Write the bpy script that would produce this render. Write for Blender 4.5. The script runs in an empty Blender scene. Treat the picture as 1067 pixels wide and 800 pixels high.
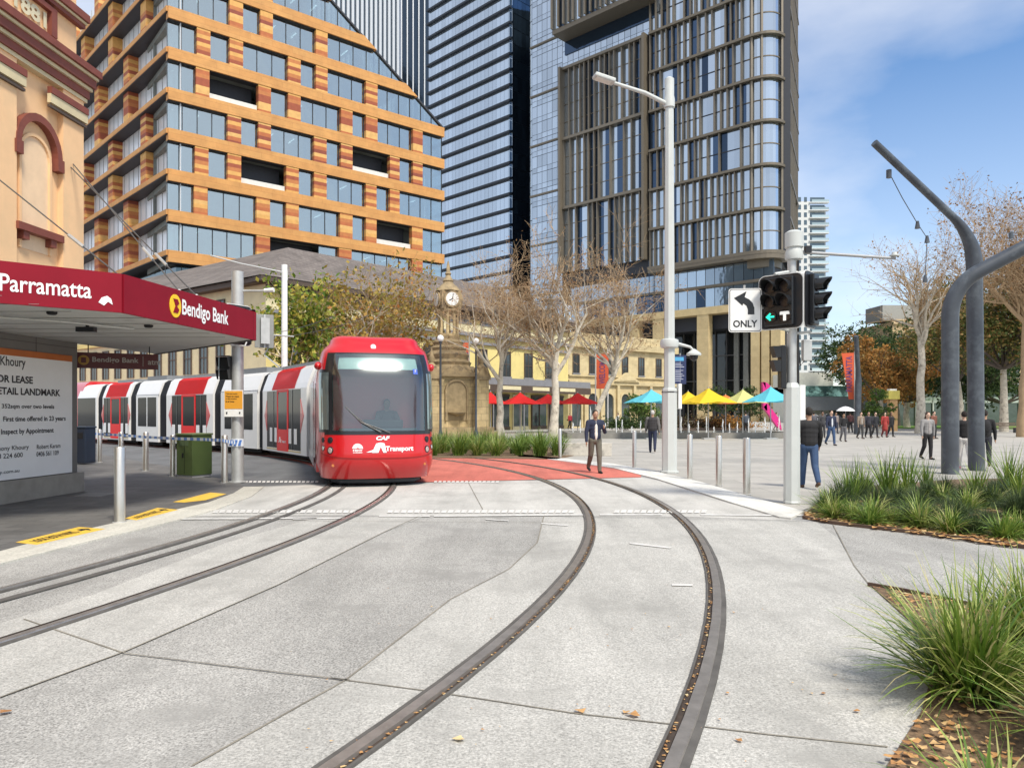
import bpy, math, random
from mathutils import Vector, Matrix, noise
R = math.radians
rnd = random.Random(7)
SC = bpy.context.scene
COL = SC.collection
# ---------------- camera, sky, sun, exposure ----------------
H, F, CX, CY = 1.65, 770.0, 533.5, 430.0
cam = bpy.data.cameras.new('camera'); camo = bpy.data.objects.new('camera', cam); COL.objects.link(camo)
cam.sensor_width = 36.0; cam.lens = F/1067*36; cam.shift_y = 30/1067; cam.clip_start = .05; cam.clip_end = 4000
camo.location = (0, 0, H); camo.rotation_euler = (R(90), 0, 0); SC.camera = camo
SUN_EL, SUN_AZ = 54.0, 149.0
world = bpy.data.worlds.new('World'); SC.world = world; world.use_nodes = True
wn = world.node_tree.nodes; wl = world.node_tree.links; wn.clear()
wo = wn.new('ShaderNodeOutputWorld'); wb = wn.new('ShaderNodeBackground'); sky = wn.new('ShaderNodeTexSky')
sky.sky_type = 'NISHITA'; sky.sun_disc = False; sky.sun_elevation = R(SUN_EL); sky.sun_rotation = R(SUN_AZ)
sky.air_density = 1.0; sky.dust_density = .3; sky.ozone_density = 3.0
wb.inputs[1].default_value = .115
tc = wn.new('ShaderNodeTexCoord'); mp = wn.new('ShaderNodeMapping'); mp.inputs['Scale'].default_value = (1.0, 1.0, 2.2)
mp.inputs['Location'].default_value = (.35, .1, .0)
nz = wn.new('ShaderNodeTexNoise'); nz.inputs['Scale'].default_value = 1.5; nz.inputs['Detail'].default_value = 8; nz.inputs['Roughness'].default_value = .5
rp = wn.new('ShaderNodeValToRGB'); rp.color_ramp.elements[0].position = .40; rp.color_ramp.elements[1].position = .74
rp.color_ramp.elements[0].color = (0, 0, 0, 1); rp.color_ramp.elements[1].color = (.88, .88, .88, 1)
mx = wn.new('ShaderNodeMixRGB'); mx.inputs[2].default_value = (6.6, 6.6, 6.7, 1)
wl.new(tc.outputs['Generated'], mp.inputs[0]); wl.new(mp.outputs[0], nz.inputs['Vector']); wl.new(nz.outputs[0], rp.inputs[0])

# thin high cloud everywhere, extra added unseen left and behind to whiten reflections
sx_ = wn.new('ShaderNodeSeparateXYZ'); wl.new(tc.outputs['Generated'], sx_.inputs[0])
ml_ = wn.new('ShaderNodeMapRange'); ml_.inputs['From Min'].default_value = .35; ml_.inputs['From Max'].default_value = -.6; ml_.inputs['To Min'].default_value = .0; ml_.inputs['To Max'].default_value = .62; wl.new(sx_.outputs[0], ml_.inputs[0])
hz_w = wn.new('ShaderNodeMapRange'); hz_w.inputs['From Min'].default_value = .45; hz_w.inputs['From Max'].default_value = .0; hz_w.inputs['To Min'].default_value = .0; hz_w.inputs['To Max'].default_value = .50; wl.new(sx_.outputs[2], hz_w.inputs[0])
m1 = wn.new('ShaderNodeMath'); m1.operation = 'MAXIMUM'; wl.new(rp.outputs[0], m1.inputs[0]); wl.new(ml_.outputs[0], m1.inputs[1])
m2 = wn.new('ShaderNodeMath'); m2.operation = 'MAXIMUM'; wl.new(m1.outputs[0], m2.inputs[0]); wl.new(hz_w.outputs[0], m2.inputs[1])
ml2 = wn.new('ShaderNodeMapRange'); ml2.inputs['From Min'].default_value = .1; ml2.inputs['From Max'].default_value = -.5; ml2.inputs['To Min'].default_value = .0; ml2.inputs['To Max'].default_value = .72; wl.new(sx_.outputs[1], ml2.inputs[0])
m3 = wn.new('ShaderNodeMath'); m3.operation = 'MAXIMUM'; wl.new(m2.outputs[0], m3.inputs[0]); wl.new(ml2.outputs[0], m3.inputs[1]); wl.new(m3.outputs[0], mx.inputs[0]); hs_ = wn.new('ShaderNodeHueSaturation'); hs_.inputs['Saturation'].default_value = 1.25; hs_.inputs['Value'].default_value = 1.0; wl.new(sky.outputs[0], hs_.inputs['Color']); wl.new(hs_.outputs[0], mx.inputs[1]); wl.new(mx.outputs[0], wb.inputs[0]); wl.new(wb.outputs[0], wo.inputs[0])
sl = bpy.data.lights.new('sun', 'SUN'); sl.energy = 2.9; sl.angle = R(12); sl.color = (1, .93, .815)
so = bpy.data.objects.new('sun', sl); COL.objects.link(so)
sv = Vector((math.sin(R(SUN_AZ))*math.cos(R(SUN_EL)), math.cos(R(SUN_AZ))*math.cos(R(SUN_EL)), math.sin(R(SUN_EL))))
so.rotation_euler = sv.to_track_quat('Z', 'Y').to_euler(); so.location = (20, -20, 60)
SC.view_settings.view_transform = 'Standard'; SC.view_settings.look = 'None'; SC.view_settings.gamma = 1
SC.view_settings.exposure = .66
SC.render.engine = 'CYCLES'; SC.cycles.use_denoising = True; SC.cycles.max_bounces = 6; SC.cycles.transparent_max_bounces = 8
# ---------------- helpers ----------------
def X_(px, D): return (px-CX)*D/F
def Z_(py, D): return H+(CY-py)*D/F
def D_(py, z=0.0): return F*(H-z)/(py-CY)
def G(px, py, z=0.0):
    D = D_(py, z); return (X_(px, D), D)
def V3(p, z=0.0): return Vector((p[0], p[1], z))
ORG = {}
def org(o): return ORG.get(o.name, Vector((0, 0, 0))) if o else Vector((0, 0, 0))
def tag(o, label=None, cat=None, group=None, kind=None):
    if label: o['label'] = label
    if cat: o['category'] = cat
    if group: o['group'] = group
    if kind: o['kind'] = kind
    return o
def thing(name, label, cat, loc=(0, 0, 0), group=None):
    o = bpy.data.objects.new(name, None); COL.objects.link(o); o.empty_display_size = .1
    o.location = loc; ORG[o.name] = Vector(loc); return tag(o, label, cat, group)
def frame(o, xd, up=(0, 0, 1)):
    """local x along a wall, local y into it, local z up"""
    x = Vector((*xd, 0)[:3]).normalized(); z = Vector(up).normalized(); y = z.cross(x).normalized(); o = Vector((*o, 0)[:3])
    return Matrix(((x.x, y.x, z.x, o.x), (x.y, y.y, z.y, o.y), (x.z, y.z, z.z, o.z), (0, 0, 0, 1)))
class MB:
    def __init__(s, M=None): s.v = []; s.f = []; s.m = []; s.M = M or Matrix.Identity(4)
    def add(s, vs, fs, mi=0):
        n = len(s.v); M = s.M
        s.v += [M @ Vector(p) for p in vs]; s.f += [tuple(i+n for i in f) for f in fs]; s.m += [mi]*len(fs); return s
    def box(s, x0, x1, y0, y1, z0, z1, mi=0):
        if x0 > x1: x0, x1 = x1, x0
        if y0 > y1: y0, y1 = y1, y0
        if z0 > z1: z0, z1 = z1, z0
        return s.add([(x0,y0,z0),(x1,y0,z0),(x1,y1,z0),(x0,y1,z0),(x0,y0,z1),(x1,y0,z1),(x1,y1,z1),(x0,y1,z1)],
            [(0,3,2,1),(4,5,6,7),(0,1,5,4),(1,2,6,5),(2,3,7,6),(3,0,4,7)], mi)
    def prism(s, poly, z0, z1, mi=0):
        n = len(poly)
        a = sum(poly[i][0]*poly[(i+1)%n][1]-poly[(i+1)%n][0]*poly[i][1] for i in range(n))
        if a < 0: poly = poly[::-1]
        return s.add([(p[0],p[1],z0) for p in poly]+[(p[0],p[1],z1) for p in poly],
            [tuple(range(n))[::-1], tuple(range(n, 2*n))]+[(i,(i+1)%n,n+(i+1)%n,n+i) for i in range(n)], mi)
    def plate(s, poly, y0, y1, mi=0):
        """polygon in (x,z), thickness in y"""
        n = len(poly)
        a = sum(poly[i][0]*poly[(i+1)%n][1]-poly[(i+1)%n][0]*poly[i][1] for i in range(n))
        if a < 0: poly = poly[::-1]
        if y0 > y1: y0, y1 = y1, y0
        return s.add([(p[0],y0,p[1]) for p in poly]+[(p[0],y1,p[1]) for p in poly],
            [tuple(range(n)), tuple(range(n, 2*n))[::-1]]+[((i+1)%n,i,n+i,n+(i+1)%n) for i in range(n)], mi)
    def sheet(s, poly, z, mi=0):
        n = len(poly)
        a = sum(poly[i][0]*poly[(i+1)%n][1]-poly[(i+1)%n][0]*poly[i][1] for i in range(n))
        if a < 0: poly = poly[::-1]
        return s.add([(p[0],p[1],z) for p in poly], [tuple(range(n))], mi)
    def tube(s, pts, rad, n=8, mi=0, cap=True, sx=1.0):
        pts = [Vector(p) for p in pts]
        if not hasattr(rad, '__len__'): rad = [rad]*len(pts)
        vs = []; t0 = (pts[1]-pts[0]).normalized()
        ref = Vector((0,0,1)) if abs(t0.z) < .9 else Vector((1,0,0))
        u = t0.cross(ref).normalized()
        for i, p in enumerate(pts):
            a = pts[max(i-1,0)]; b = pts[min(i+1,len(pts)-1)]; t = (b-a).normalized()
            u = (u - t*u.dot(t)); u = u.normalized() if u.length > 1e-6 else t.orthogonal().normalized()
            w = t.cross(u)
            for k in range(n):
                an = 2*math.pi*k/n; vs.append(p+u*(math.cos(an)*rad[i]*sx)+w*(math.sin(an)*rad[i]))
        fs = [(i*n+k, i*n+(k+1)%n, (i+1)*n+(k+1)%n, (i+1)*n+k) for i in range(len(pts)-1) for k in range(n)]
        if cap and n > 2: fs += [tuple(range(n))[::-1], tuple(range((len(pts)-1)*n, len(pts)*n))]
        return s.add(vs, fs, mi)
    def lathe(s, prof, c=(0,0,0), n=16, mi=0, axis='z', rot=0):
        vs = []
        for r_, z in prof:
            for k in range(n):
                a = 2*math.pi*k/n+rot; x, y = r_*math.cos(a), r_*math.sin(a)
                p = (x, y, z) if axis == 'z' else ((x, z, y) if axis == 'y' else (z, x, y))
                vs.append((p[0]+c[0], p[1]+c[1], p[2]+c[2]))
        fl = axis == 'y'
        fs = []
        for i in range(len(prof)-1):
            for k in range(n):
                q = (i*n+k, i*n+(k+1)%n, (i+1)*n+(k+1)%n, (i+1)*n+k); fs.append(q[::-1] if fl else q)
        a = tuple(range(n))[::-1]; b = tuple(range((len(prof)-1)*n, len(prof)*n))
        fs += [a[::-1], b[::-1]] if fl else [a, b]
        return s.add(vs, fs, mi)
    def ball(s, c, r, n=12, m=8, mi=0):
        if not hasattr(r, '__len__'): r = (r, r, r)
        vs = [(c[0], c[1], c[2]-r[2])]
        for j in range(1, m):
            ph = math.pi*j/m-math.pi/2
            for k in range(n):
                a = 2*math.pi*k/n; vs.append((c[0]+r[0]*math.cos(ph)*math.cos(a), c[1]+r[1]*math.cos(ph)*math.sin(a), c[2]+r[2]*math.sin(ph)))
        vs.append((c[0], c[1], c[2]+r[2])); L = len(vs)-1
        fs = [(0, 1+(k+1)%n, 1+k) for k in range(n)]
        for j in range(m-2):
            for k in range(n): fs.append((1+j*n+k, 1+j*n+(k+1)%n, 1+(j+1)*n+(k+1)%n, 1+(j+1)*n+k))
        fs += [(L, 1+(m-2)*n+k, 1+(m-2)*n+(k+1)%n) for k in range(n)]
        return s.add(vs, fs, mi)
    def build(s, name, mat, parent=None, smooth=False, bev=0.0, kind=None, label=None, origin=None):
        O = org(parent) if parent else (Vector(origin) if origin is not None else Vector((0,0,0)))
        me = bpy.data.meshes.new(name); me.from_pydata([tuple(p-O) for p in s.v], [], s.f)
        mats = mat if isinstance(mat, (list, tuple)) else [mat]
        for m in mats: me.materials.append(m)
        if len(mats) > 1: me.polygons.foreach_set('material_index', s.m)
        if smooth:
            me.shade_smooth(); me.set_sharp_from_angle(angle=R(38))
        me.update(); o = bpy.data.objects.new(name, me); COL.objects.link(o)
        if parent: o.parent = parent
        else: o.location = O
        ORG[o.name] = O
        if bev:
            b = o.modifiers.new('bevel', 'BEVEL'); b.width = bev; b.segments = 2; b.limit_method = 'ANGLE'
        if kind: o['kind'] = kind
        if label: o['label'] = label
        return o
def kids(o): return KID.get(o.name, [])
def copy_tree(o, parent=None):
    c = o.copy(); COL.objects.link(c)
    if parent: c.parent = parent
    for ch in list(o.children): copy_tree(ch, c)
    return c
_tcache = {}
def text_geo(body, bold=0.0, shear=0.0):
    k = (body, bold, shear)
    if k in _tcache: return _tcache[k]
    cu = bpy.data.curves.new('t', 'FONT'); cu.body = body; cu.size = 1; cu.offset = bold; cu.resolution_u = 3; cu.shear = shear
    o = bpy.data.objects.new('t', cu); COL.objects.link(o)
    dg = bpy.context.evaluated_depsgraph_get(); me = bpy.data.meshes.new_from_object(o.evaluated_get(dg))
    vs = [(v.co.x, v.co.y) for v in me.vertices]; fs = [tuple(p.vertices) for p in me.polygons]
    bpy.data.objects.remove(o); bpy.data.curves.remove(cu); bpy.data.meshes.remove(me)
    x0 = min(v[0] for v in vs); x1 = max(v[0] for v in vs); y0 = min(v[1] for v in vs); y1 = max(v[1] for v in vs)
    _tcache[k] = ([((x-x0)/(x1-x0), (y-y0)/(y1-y0)) for x, y in vs], fs); return _tcache[k]
def text_in(mb, body, x0, x1, z0, z1, y=-.01, bold=.0, mi=0, shear=0.0, vert=False):
    """letters filling the rectangle x0..x1, z0..z1 of the frame, standing at local y"""
    vs, fs = text_geo(body, bold, shear)
    if vert: pts = [(x0+(1-v)*(x1-x0), y, z0+u*(z1-z0)) for u, v in vs]
    else: pts = [(x0+u*(x1-x0), y, z0+v*(z1-z0)) for u, v in vs]
    return mb.add(pts, fs, mi)
# ---------------- materials ----------------
def _new(name):
    m = bpy.data.materials.new(name); m.use_nodes = True; return m, m.node_tree.nodes, m.node_tree.links, m.node_tree.nodes['Principled BSDF']
def mat(name, col, rough=.6, metal=0.0, var=.12, scale=3.0, fine=0.0, fscale=60.0, bump=0.0, bscale=None, spec=.5, coat=0.0, stain=None, sscale=.5, alpha=1.0, island=0.0):
    m, n, l, p = _new(name)
    c = (*col, 1); p.inputs['Roughness'].default_value = rough; p.inputs['Metallic'].default_value = metal
    p.inputs['Specular IOR Level'].default_value = spec; p.inputs['Coat Weight'].default_value = coat
    t = n.new('ShaderNodeTexCoord'); a = n.new('ShaderNodeTexNoise'); a.inputs['Scale'].default_value = scale; a.inputs['Detail'].default_value = 6; a.inputs['Roughness'].default_value = .65
    l.new(t.outputs['Object'], a.inputs['Vector'])
    r = n.new('ShaderNodeMapRange'); r.inputs['From Min'].default_value = .25; r.inputs['From Max'].default_value = .75
    r.inputs['To Min'].default_value = 1-var; r.inputs['To Max'].default_value = 1+var; l.new(a.outputs[0], r.inputs[0]); fac = r.outputs[0]
    if fine:
        b = n.new('ShaderNodeTexNoise'); b.inputs['Scale'].default_value = fscale; b.inputs['Detail'].default_value = 3; b.inputs['Roughness'].default_value = .7; l.new(t.outputs['Object'], b.inputs['Vector'])
        r2 = n.new('ShaderNodeMapRange'); r2.inputs['From Min'].default_value = .3; r2.inputs['From Max'].default_value = .7
        r2.inputs['To Min'].default_value = 1-fine; r2.inputs['To Max'].default_value = 1+fine; l.new(b.outputs[0], r2.inputs[0])
        mm = n.new('ShaderNodeMath'); mm.operation = 'MULTIPLY'; l.new(fac, mm.inputs[0]); l.new(r2.outputs[0], mm.inputs[1]); fac = mm.outputs[0]
    if island:
        g = n.new('ShaderNodeNewGeometry'); r3 = n.new('ShaderNodeMapRange'); r3.inputs['To Min'].default_value = 1-island; r3.inputs['To Max'].default_value = 1+island
        l.new(g.outputs['Random Per Island'], r3.inputs[0]); mm = n.new('ShaderNodeMath'); mm.operation = 'MULTIPLY'; l.new(fac, mm.inputs[0]); l.new(r3.outputs[0], mm.inputs[1]); fac = mm.outputs[0]
    s = n.new('ShaderNodeVectorMath'); s.operation = 'SCALE'; s.inputs[0].default_value = col; l.new(fac, s.inputs['Scale'])
    out = s.outputs[0]
    if stain:
        q = n.new('ShaderNodeTexNoise'); q.inputs['Scale'].default_value = sscale; q.inputs['Detail'].default_value = 8; q.inputs['Roughness'].default_value = .7; l.new(t.outputs['Object'], q.inputs['Vector'])
        rr = n.new('ShaderNodeValToRGB'); rr.color_ramp.elements[0].position = .5; rr.color_ramp.elements[1].position = .68
        l.new(q.outputs[0], rr.inputs[0]); mxx = n.new('ShaderNodeMixRGB'); mxx.inputs[2].default_value = (*stain, 1); l.new(rr.outputs[0], mxx.inputs[0]); l.new(out, mxx.inputs[1]); out = mxx.outputs[0]
    l.new(out, p.inputs['Base Color'])
    if bump:
        bb = n.new('ShaderNodeTexNoise'); bb.inputs['Scale'].default_value = bscale or fscale; bb.inputs['Detail'].default_value = 4; l.new(t.outputs['Object'], bb.inputs['Vector'])
        bu = n.new('ShaderNodeBump'); bu.inputs['Strength'].default_value = bump; bu.inputs['Distance'].default_value = .02; l.new(bb.outputs[0], bu.inputs['Height']); l.new(bu.outputs[0], p.inputs['Normal'])
    return m
def ramp_mat(name, stops, rough=.7, coord='island', scale=1.0, translucent=0.0, spec=.3):
    """colour ramp over a random value per leaf or blade"""
    m, n, l, p = _new(name); g = n.new('ShaderNodeNewGeometry'); r = n.new('ShaderNodeValToRGB')
    cr = r.color_ramp
    while len(cr.elements) < len(stops): cr.elements.new(.5)
    for e, (q, c) in zip(cr.elements, stops): e.position = q; e.color = (*c, 1)
    l.new(g.outputs['Random Per Island'], r.inputs[0]); l.new(r.outputs[0], p.inputs['Base Color'])
    p.inputs['Roughness'].default_value = rough; p.inputs['Specular IOR Level'].default_value = spec
    if translucent:
        o = n['Material Output']; tr = n.new('ShaderNodeBsdfTranslucent'); mxs = n.new('ShaderNodeMixShader'); mxs.inputs[0].default_value = translucent
        l.new(r.outputs[0], tr.inputs[0]); l.new(p.outputs[0], mxs.inputs[1]); l.new(tr.outputs[0], mxs.inputs[2]); l.new(mxs.outputs[0], o.inputs[0])
    return m
def glass(name, col, rough=.05, metal=.8, var=.15, bump=.02, bs=.6, pane=0.0):
    m, n, l, p = _new(name); p.inputs['Metallic'].default_value = metal; p.inputs['Roughness'].default_value = rough
    t = n.new('ShaderNodeTexCoord'); a = n.new('ShaderNodeTexNoise'); a.inputs['Scale'].default_value = bs; l.new(t.outputs['Object'], a.inputs['Vector'])
    g = n.new('ShaderNodeNewGeometry'); r = n.new('ShaderNodeMapRange'); r.inputs['To Min'].default_value = 1-var; r.inputs['To Max'].default_value = 1+var
    l.new(g.outputs['Random Per Island'], r.inputs[0]); s = n.new('ShaderNodeVectorMath'); s.operation = 'SCALE'; s.inputs[0].default_value = col; l.new(r.outputs[0], s.inputs['Scale']); l.new(s.outputs[0], p.inputs['Base Color'])
    bu = n.new('ShaderNodeBump'); bu.inputs['Strength'].default_value = bump; bu.inputs['Distance'].default_value = 1.0; l.new(a.outputs[0], bu.inputs['Height']); l.new(bu.outputs[0], p.inputs['Normal'])
    return m
def clear_glass(name, tint, refl=.35, rough=.02):
    m, n, l, p = _new(name); o = n['Material Output']; tr = n.new('ShaderNodeBsdfTransparent'); tr.inputs[0].default_value = (*tint, 1)
    gl = n.new('ShaderNodeBsdfGlossy'); gl.inputs['Roughness'].default_value = rough; gl.inputs[0].default_value = (.86, .95, .95, 1)
    t = n.new('ShaderNodeTexCoord'); a = n.new('ShaderNodeTexNoise'); a.inputs['Scale'].default_value = .5; l.new(t.outputs['Object'], a.inputs['Vector'])
    bu = n.new('ShaderNodeBump'); bu.inputs['Strength'].default_value = .03; bu.inputs['Distance'].default_value = 1.0; l.new(a.outputs[0], bu.inputs['Height']); l.new(bu.outputs[0], gl.inputs['Normal'])
    fr = n.new('ShaderNodeFresnel'); fr.inputs[0].default_value = 1.5; ad = n.new('ShaderNodeMath'); ad.operation = 'ADD'; ad.inputs[1].default_value = refl; ad.use_clamp = True; l.new(fr.outputs[0], ad.inputs[0])
    mxs = n.new('ShaderNodeMixShader'); l.new(ad.outputs[0], mxs.inputs[0]); l.new(tr.outputs[0], mxs.inputs[1]); l.new(gl.outputs[0], mxs.inputs[2]); l.new(mxs.outputs[0], o.inputs[0]); return m
def emit(name, col, strength):
    m, n, l, p = _new(name); p.inputs['Base Color'].default_value = (*col, 1); p.inputs['Emission Color'].default_value = (*col, 1); p.inputs['Emission Strength'].default_value = strength; return m
def blocks(name, c1, c2, mortar, bw, bh, rough=.8, msize=.02, var=.3, bump=.3, mp=None, swap=True):
    """courses of blocks; swap maps x+y against z for walls"""
    m, n, l, p = _new(name); t = n.new('ShaderNodeTexCoord'); b = n.new('ShaderNodeTexBrick')
    b.inputs['Color1'].default_value = (*c1, 1); b.inputs['Color2'].default_value = (*c2, 1); b.inputs['Mortar'].default_value = (*mortar, 1)
    b.inputs['Scale'].default_value = 1; b.inputs['Brick Width'].default_value = bw; b.inputs['Row Height'].default_value = bh; b.inputs['Mortar Size'].default_value = msize; b.inputs['Bias'].default_value = 0
    if swap:
        sp = n.new('ShaderNodeSeparateXYZ'); l.new(t.outputs['Object'], sp.inputs[0]); ad = n.new('ShaderNodeMath'); l.new(sp.outputs[0], ad.inputs[0]); l.new(sp.outputs[1], ad.inputs[1])
        cb = n.new('ShaderNodeCombineXYZ'); l.new(ad.outputs[0], cb.inputs[0]); l.new(sp.outputs[2], cb.inputs[1]); l.new(cb.outputs[0], b.inputs['Vector'])
    else: l.new(t.outputs['Object'], b.inputs['Vector'])
    a = n.new('ShaderNodeTexNoise'); a.inputs['Scale'].default_value = .8; a.inputs['Detail'].default_value = 8; a.inputs['Roughness'].default_value = .7; l.new(t.outputs['Object'], a.inputs['Vector'])
    r = n.new('ShaderNodeMapRange'); r.inputs['From Min'].default_value = .3; r.inputs['From Max'].default_value = .7; r.inputs['To Min'].default_value = 1-var; r.inputs['To Max'].default_value = 1+var*.6; l.new(a.outputs[0], r.inputs[0])
    s = n.new('ShaderNodeVectorMath'); s.operation = 'SCALE'; l.new(b.outputs[0], s.inputs[0]); l.new(r.outputs[0], s.inputs['Scale']); l.new(s.outputs[0], p.inputs['Base Color'])
    p.inputs['Roughness'].default_value = rough; return m
M = {}
M['white'] = mat('white_paint', (.78,.78,.76), .4); M['black'] = mat('black_plastic', (.012,.013,.016), .35)
M['blackmatt'] = mat('black_matt', (.01,.01,.012), .8); M['steel'] = mat('brushed_steel', (.62,.60,.55), .32, .85, var=.08, scale=8)
M['galv'] = mat('galvanised', (.50,.51,.50), .5, .5, var=.15, scale=5); M['grey'] = mat('grey_paint', (.35,.36,.37), .5)
M['palegrey'] = mat('pale_grey_paint', (.52,.545,.53), .45, var=.05); M['charcoal'] = mat('charcoal_paint', (.055,.065,.08), .42, var=.25, scale=2, stain=(.11,.13,.15), sscale=1.6)
M['wire'] = mat('wire', (.08,.08,.08), .5)
# ---------------- ground ----------------
def road_mat(name, col, fine=.34, var=.10, fs=42, stain=None, speck=None):
    m = mat(name, col, .85, var=var, scale=.6, fine=fine, fscale=fs, bump=.25, bscale=fs, spec=.25, stain=stain or tuple(c*.80 for c in col), sscale=.9)
    n, l = m.node_tree.nodes, m.node_tree.links; p = n['Principled BSDF']; src = p.inputs['Base Color'].links[0].from_socket
    t = n.new('ShaderNodeTexCoord'); mp_ = n.new('ShaderNodeMapping'); mp_.inputs['Scale'].default_value = (1.1,.16,1); mp_.inputs['Rotation'].default_value = (0,0,R(-20)); l.new(t.outputs['Object'], mp_.inputs[0])
    a = n.new('ShaderNodeTexNoise'); a.inputs['Scale'].default_value = 1.3; a.inputs['Detail'].default_value = 7; a.inputs['Roughness'].default_value = .62; l.new(mp_.outputs[0], a.inputs['Vector'])
    r = n.new('ShaderNodeMapRange'); r.inputs['From Min'].default_value = .32; r.inputs['From Max'].default_value = .62; r.inputs['To Min'].default_value = .80; r.inputs['To Max'].default_value = 1.06; l.new(a.outputs[0], r.inputs[0])
    s = n.new('ShaderNodeVectorMath'); s.operation = 'SCALE'; l.new(src, s.inputs[0]); l.new(r.outputs[0], s.inputs['Scale']); l.new(s.outputs[0], p.inputs['Base Color'])
    return m
RC = road_mat('aggregate_concrete', (.355,.348,.325), fine=.62, var=.12, fs=75)
RL = road_mat('pale_concrete', (.50,.49,.455), fine=.22, var=.08, fs=60)
RP = road_mat('panel_concrete', (.44,.432,.40), fine=.45, var=.10, fs=75)
RA = road_mat('dark_aggregate', (.27,.275,.27), fine=.45, var=.12, fs=50)
RS = road_mat('asphalt', (.15,.155,.16), fine=.25, var=.2)
MB().sheet([(-1500,-300),(1500,-300),(1500,3000),(-1500,3000)], 0).build('ground', road_mat('far_ground', (.32,.32,.31), fine=.1), kind='structure')
def sheet(name, pts, z, m, px=True):
    poly = [G(*p) if px else p for p in pts]
    return MB().sheet(poly, z).build(name, m, kind='structure')
# main roadway of aggregate concrete, in front of the crossing
road = [(-30,-12),(30,-12),(30,16),(14,16)]+[G(870,541),G(720,538.5),G(500,537.5),G(300,537),G(190,539.5),G(100,560),G(0,592)]+[(-9,5)]
MB().sheet([(-30,-12),(14,-12),(14,9),G(1067,574),G(950,556),G(835,543),G(720,538.5),G(500,537.5),G(300,537),G(200,538),G(100,563),G(0,590),(-9,4.0),(-30,-4)], .004).build('road', RC, kind='structure')
# dark asphalt beyond the crossing, left
sheet('side_road', [(-40,60),(-60,40),(-12,14),G(255,507),G(340,503),G(440,503),G(455,474),(-6,34),(-20,52)], .004, RS, False) if False else None
MB().sheet([(-70,30),(-14,17.8),G(235,507.5),G(340,504),G(450,502),G(470,476),(-2,34),(-30,75),(-90,95)], .004).build('side_road', RS, kind='structure')
# pale crossing band
MB().sheet([G(200,538),G(300,537),G(500,537.5),G(720,538.5),G(835,543),G(822,541),G(760,524.5),G(684,500),G(668,497.5),G(600,499.5),G(450,503),G(340,505),G(258,508),G(235,517)], .006).build('road_crossing', RL, kind='structure')
# lighter strips cast beside the rails and other panels
def arcpt(c, r, a): return (c[0]+r*math.cos(R(a)), c[1]+r*math.sin(R(a)))
CR, CL = (-22.3, 13.1), (-27.1, 13.6)
def px_strip(name, A, B, m, z): MB().sheet([G(*p) for p in A]+[G(*p) for p in B[::-1]], z).build(name, m, kind='structure')
px_strip('road_panel', [(-400,770),(0,650),(100,619),(235,566),(330,539)], [(-400,900),(0,728),(130,680),(290,610),(400,555),(440,539)], RP, .008)
px_strip('road_panel', [(40,880),(200,800),(360,710),(470,625),(530,594),(560,566),(567,539)], [(1400,880),(1200,800),(1010,710),(925,625),(890,590),(874,562),(850,544)], RP, .008)
# joints sawn in the concrete
def joint(pts, w=.018, z=.013, m=None, kind='structure'):
    P = [Vector((*G(*p), 0)) for p in pts]; mb = MB()
    for a, b in zip(P, P[1:]):
        d = (b-a).normalized(); s = Vector((-d.y, d.x, 0))*w/2
        mb.sheet([(a-s)[:2], (b-s)[:2], (b+s)[:2], (a+s)[:2]], z)
    return mb
JM = mat('joint_filler', (.23,.21,.17), .9, var=.4, scale=2)
jm = MB()
for pts in [[(25,646),(130,682),(300,703),(365,710)], [(345,708),(450,722),(600,745),(706,757)], [(734,759),(800,767),(925,780)],
            [(0,728),(130,680),(290,610),(400,555),(440,537)], [(200,800),(360,710),(470,625),(530,594)], [(530,594),(560,566),(567,537)],
            [(868,547),(890,590),(908,613)], [(190,541),(320,543),(420,544),(600,545)], [(488,503),(503,531)]]:
    j = joint(pts, w=.013); jm.v += j.v; n0 = len(jm.f); base = len(jm.v)-len(j.v)
    jm.f += [tuple(i+base for i in f) for f in j.f]; jm.m += j.m
jm.build('road_joints', JM, kind='structure')
# crossing markings: white edge line and ladder of tactile bars
WP = mat('worn_white_paint', (.64,.63,.60), .7, var=.2, scale=6, stain=(.46,.45,.41), sscale=9)
wm = MB()
for a, b, y0, y1 in [(185,330,541,540), (305,362,541,540), (395,448,538,538), (452,612,538,536.5), (625,690,536.5,536.5), (730,862,536.5,537.5)]:
    wm.sheet([G(a,y0+1.1), G(b,y1+1.1), G(b,y1-.2), G(a,y0-.2)], .016)
for a, b in [(222,322),(330,372),(404,600),(640,735)]:
    x = a
    while x < b:
        wm.sheet([G(x-1.0,535.2),G(x+4.6,535.2),G(x+6.0,532),G(x+1.0,532)], .016); x += 7.0
for a, b in [(452,520),(250,330)]:
    x = a
    while x < b:
        wm.sheet([G(x,503.4),G(x+3.2,503.2),G(x+3.6,501.4),G(x+.6,501.6)], .016); x += 4.6
for q in [[(506,541.4),(530,543),(530,543.8),(506,542.2)], [(564,545.5),(592,548),(592,549),(564,546.6)], [(656,566),(700,571),(698,572.5),(656,567.6)], [(700,609.5),(722,610),(722,612),(700,611.5)]]:
    wm.sheet([G(*p) for p in q], .016)
wm.build('road_markings', WP, kind='structure')
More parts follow.
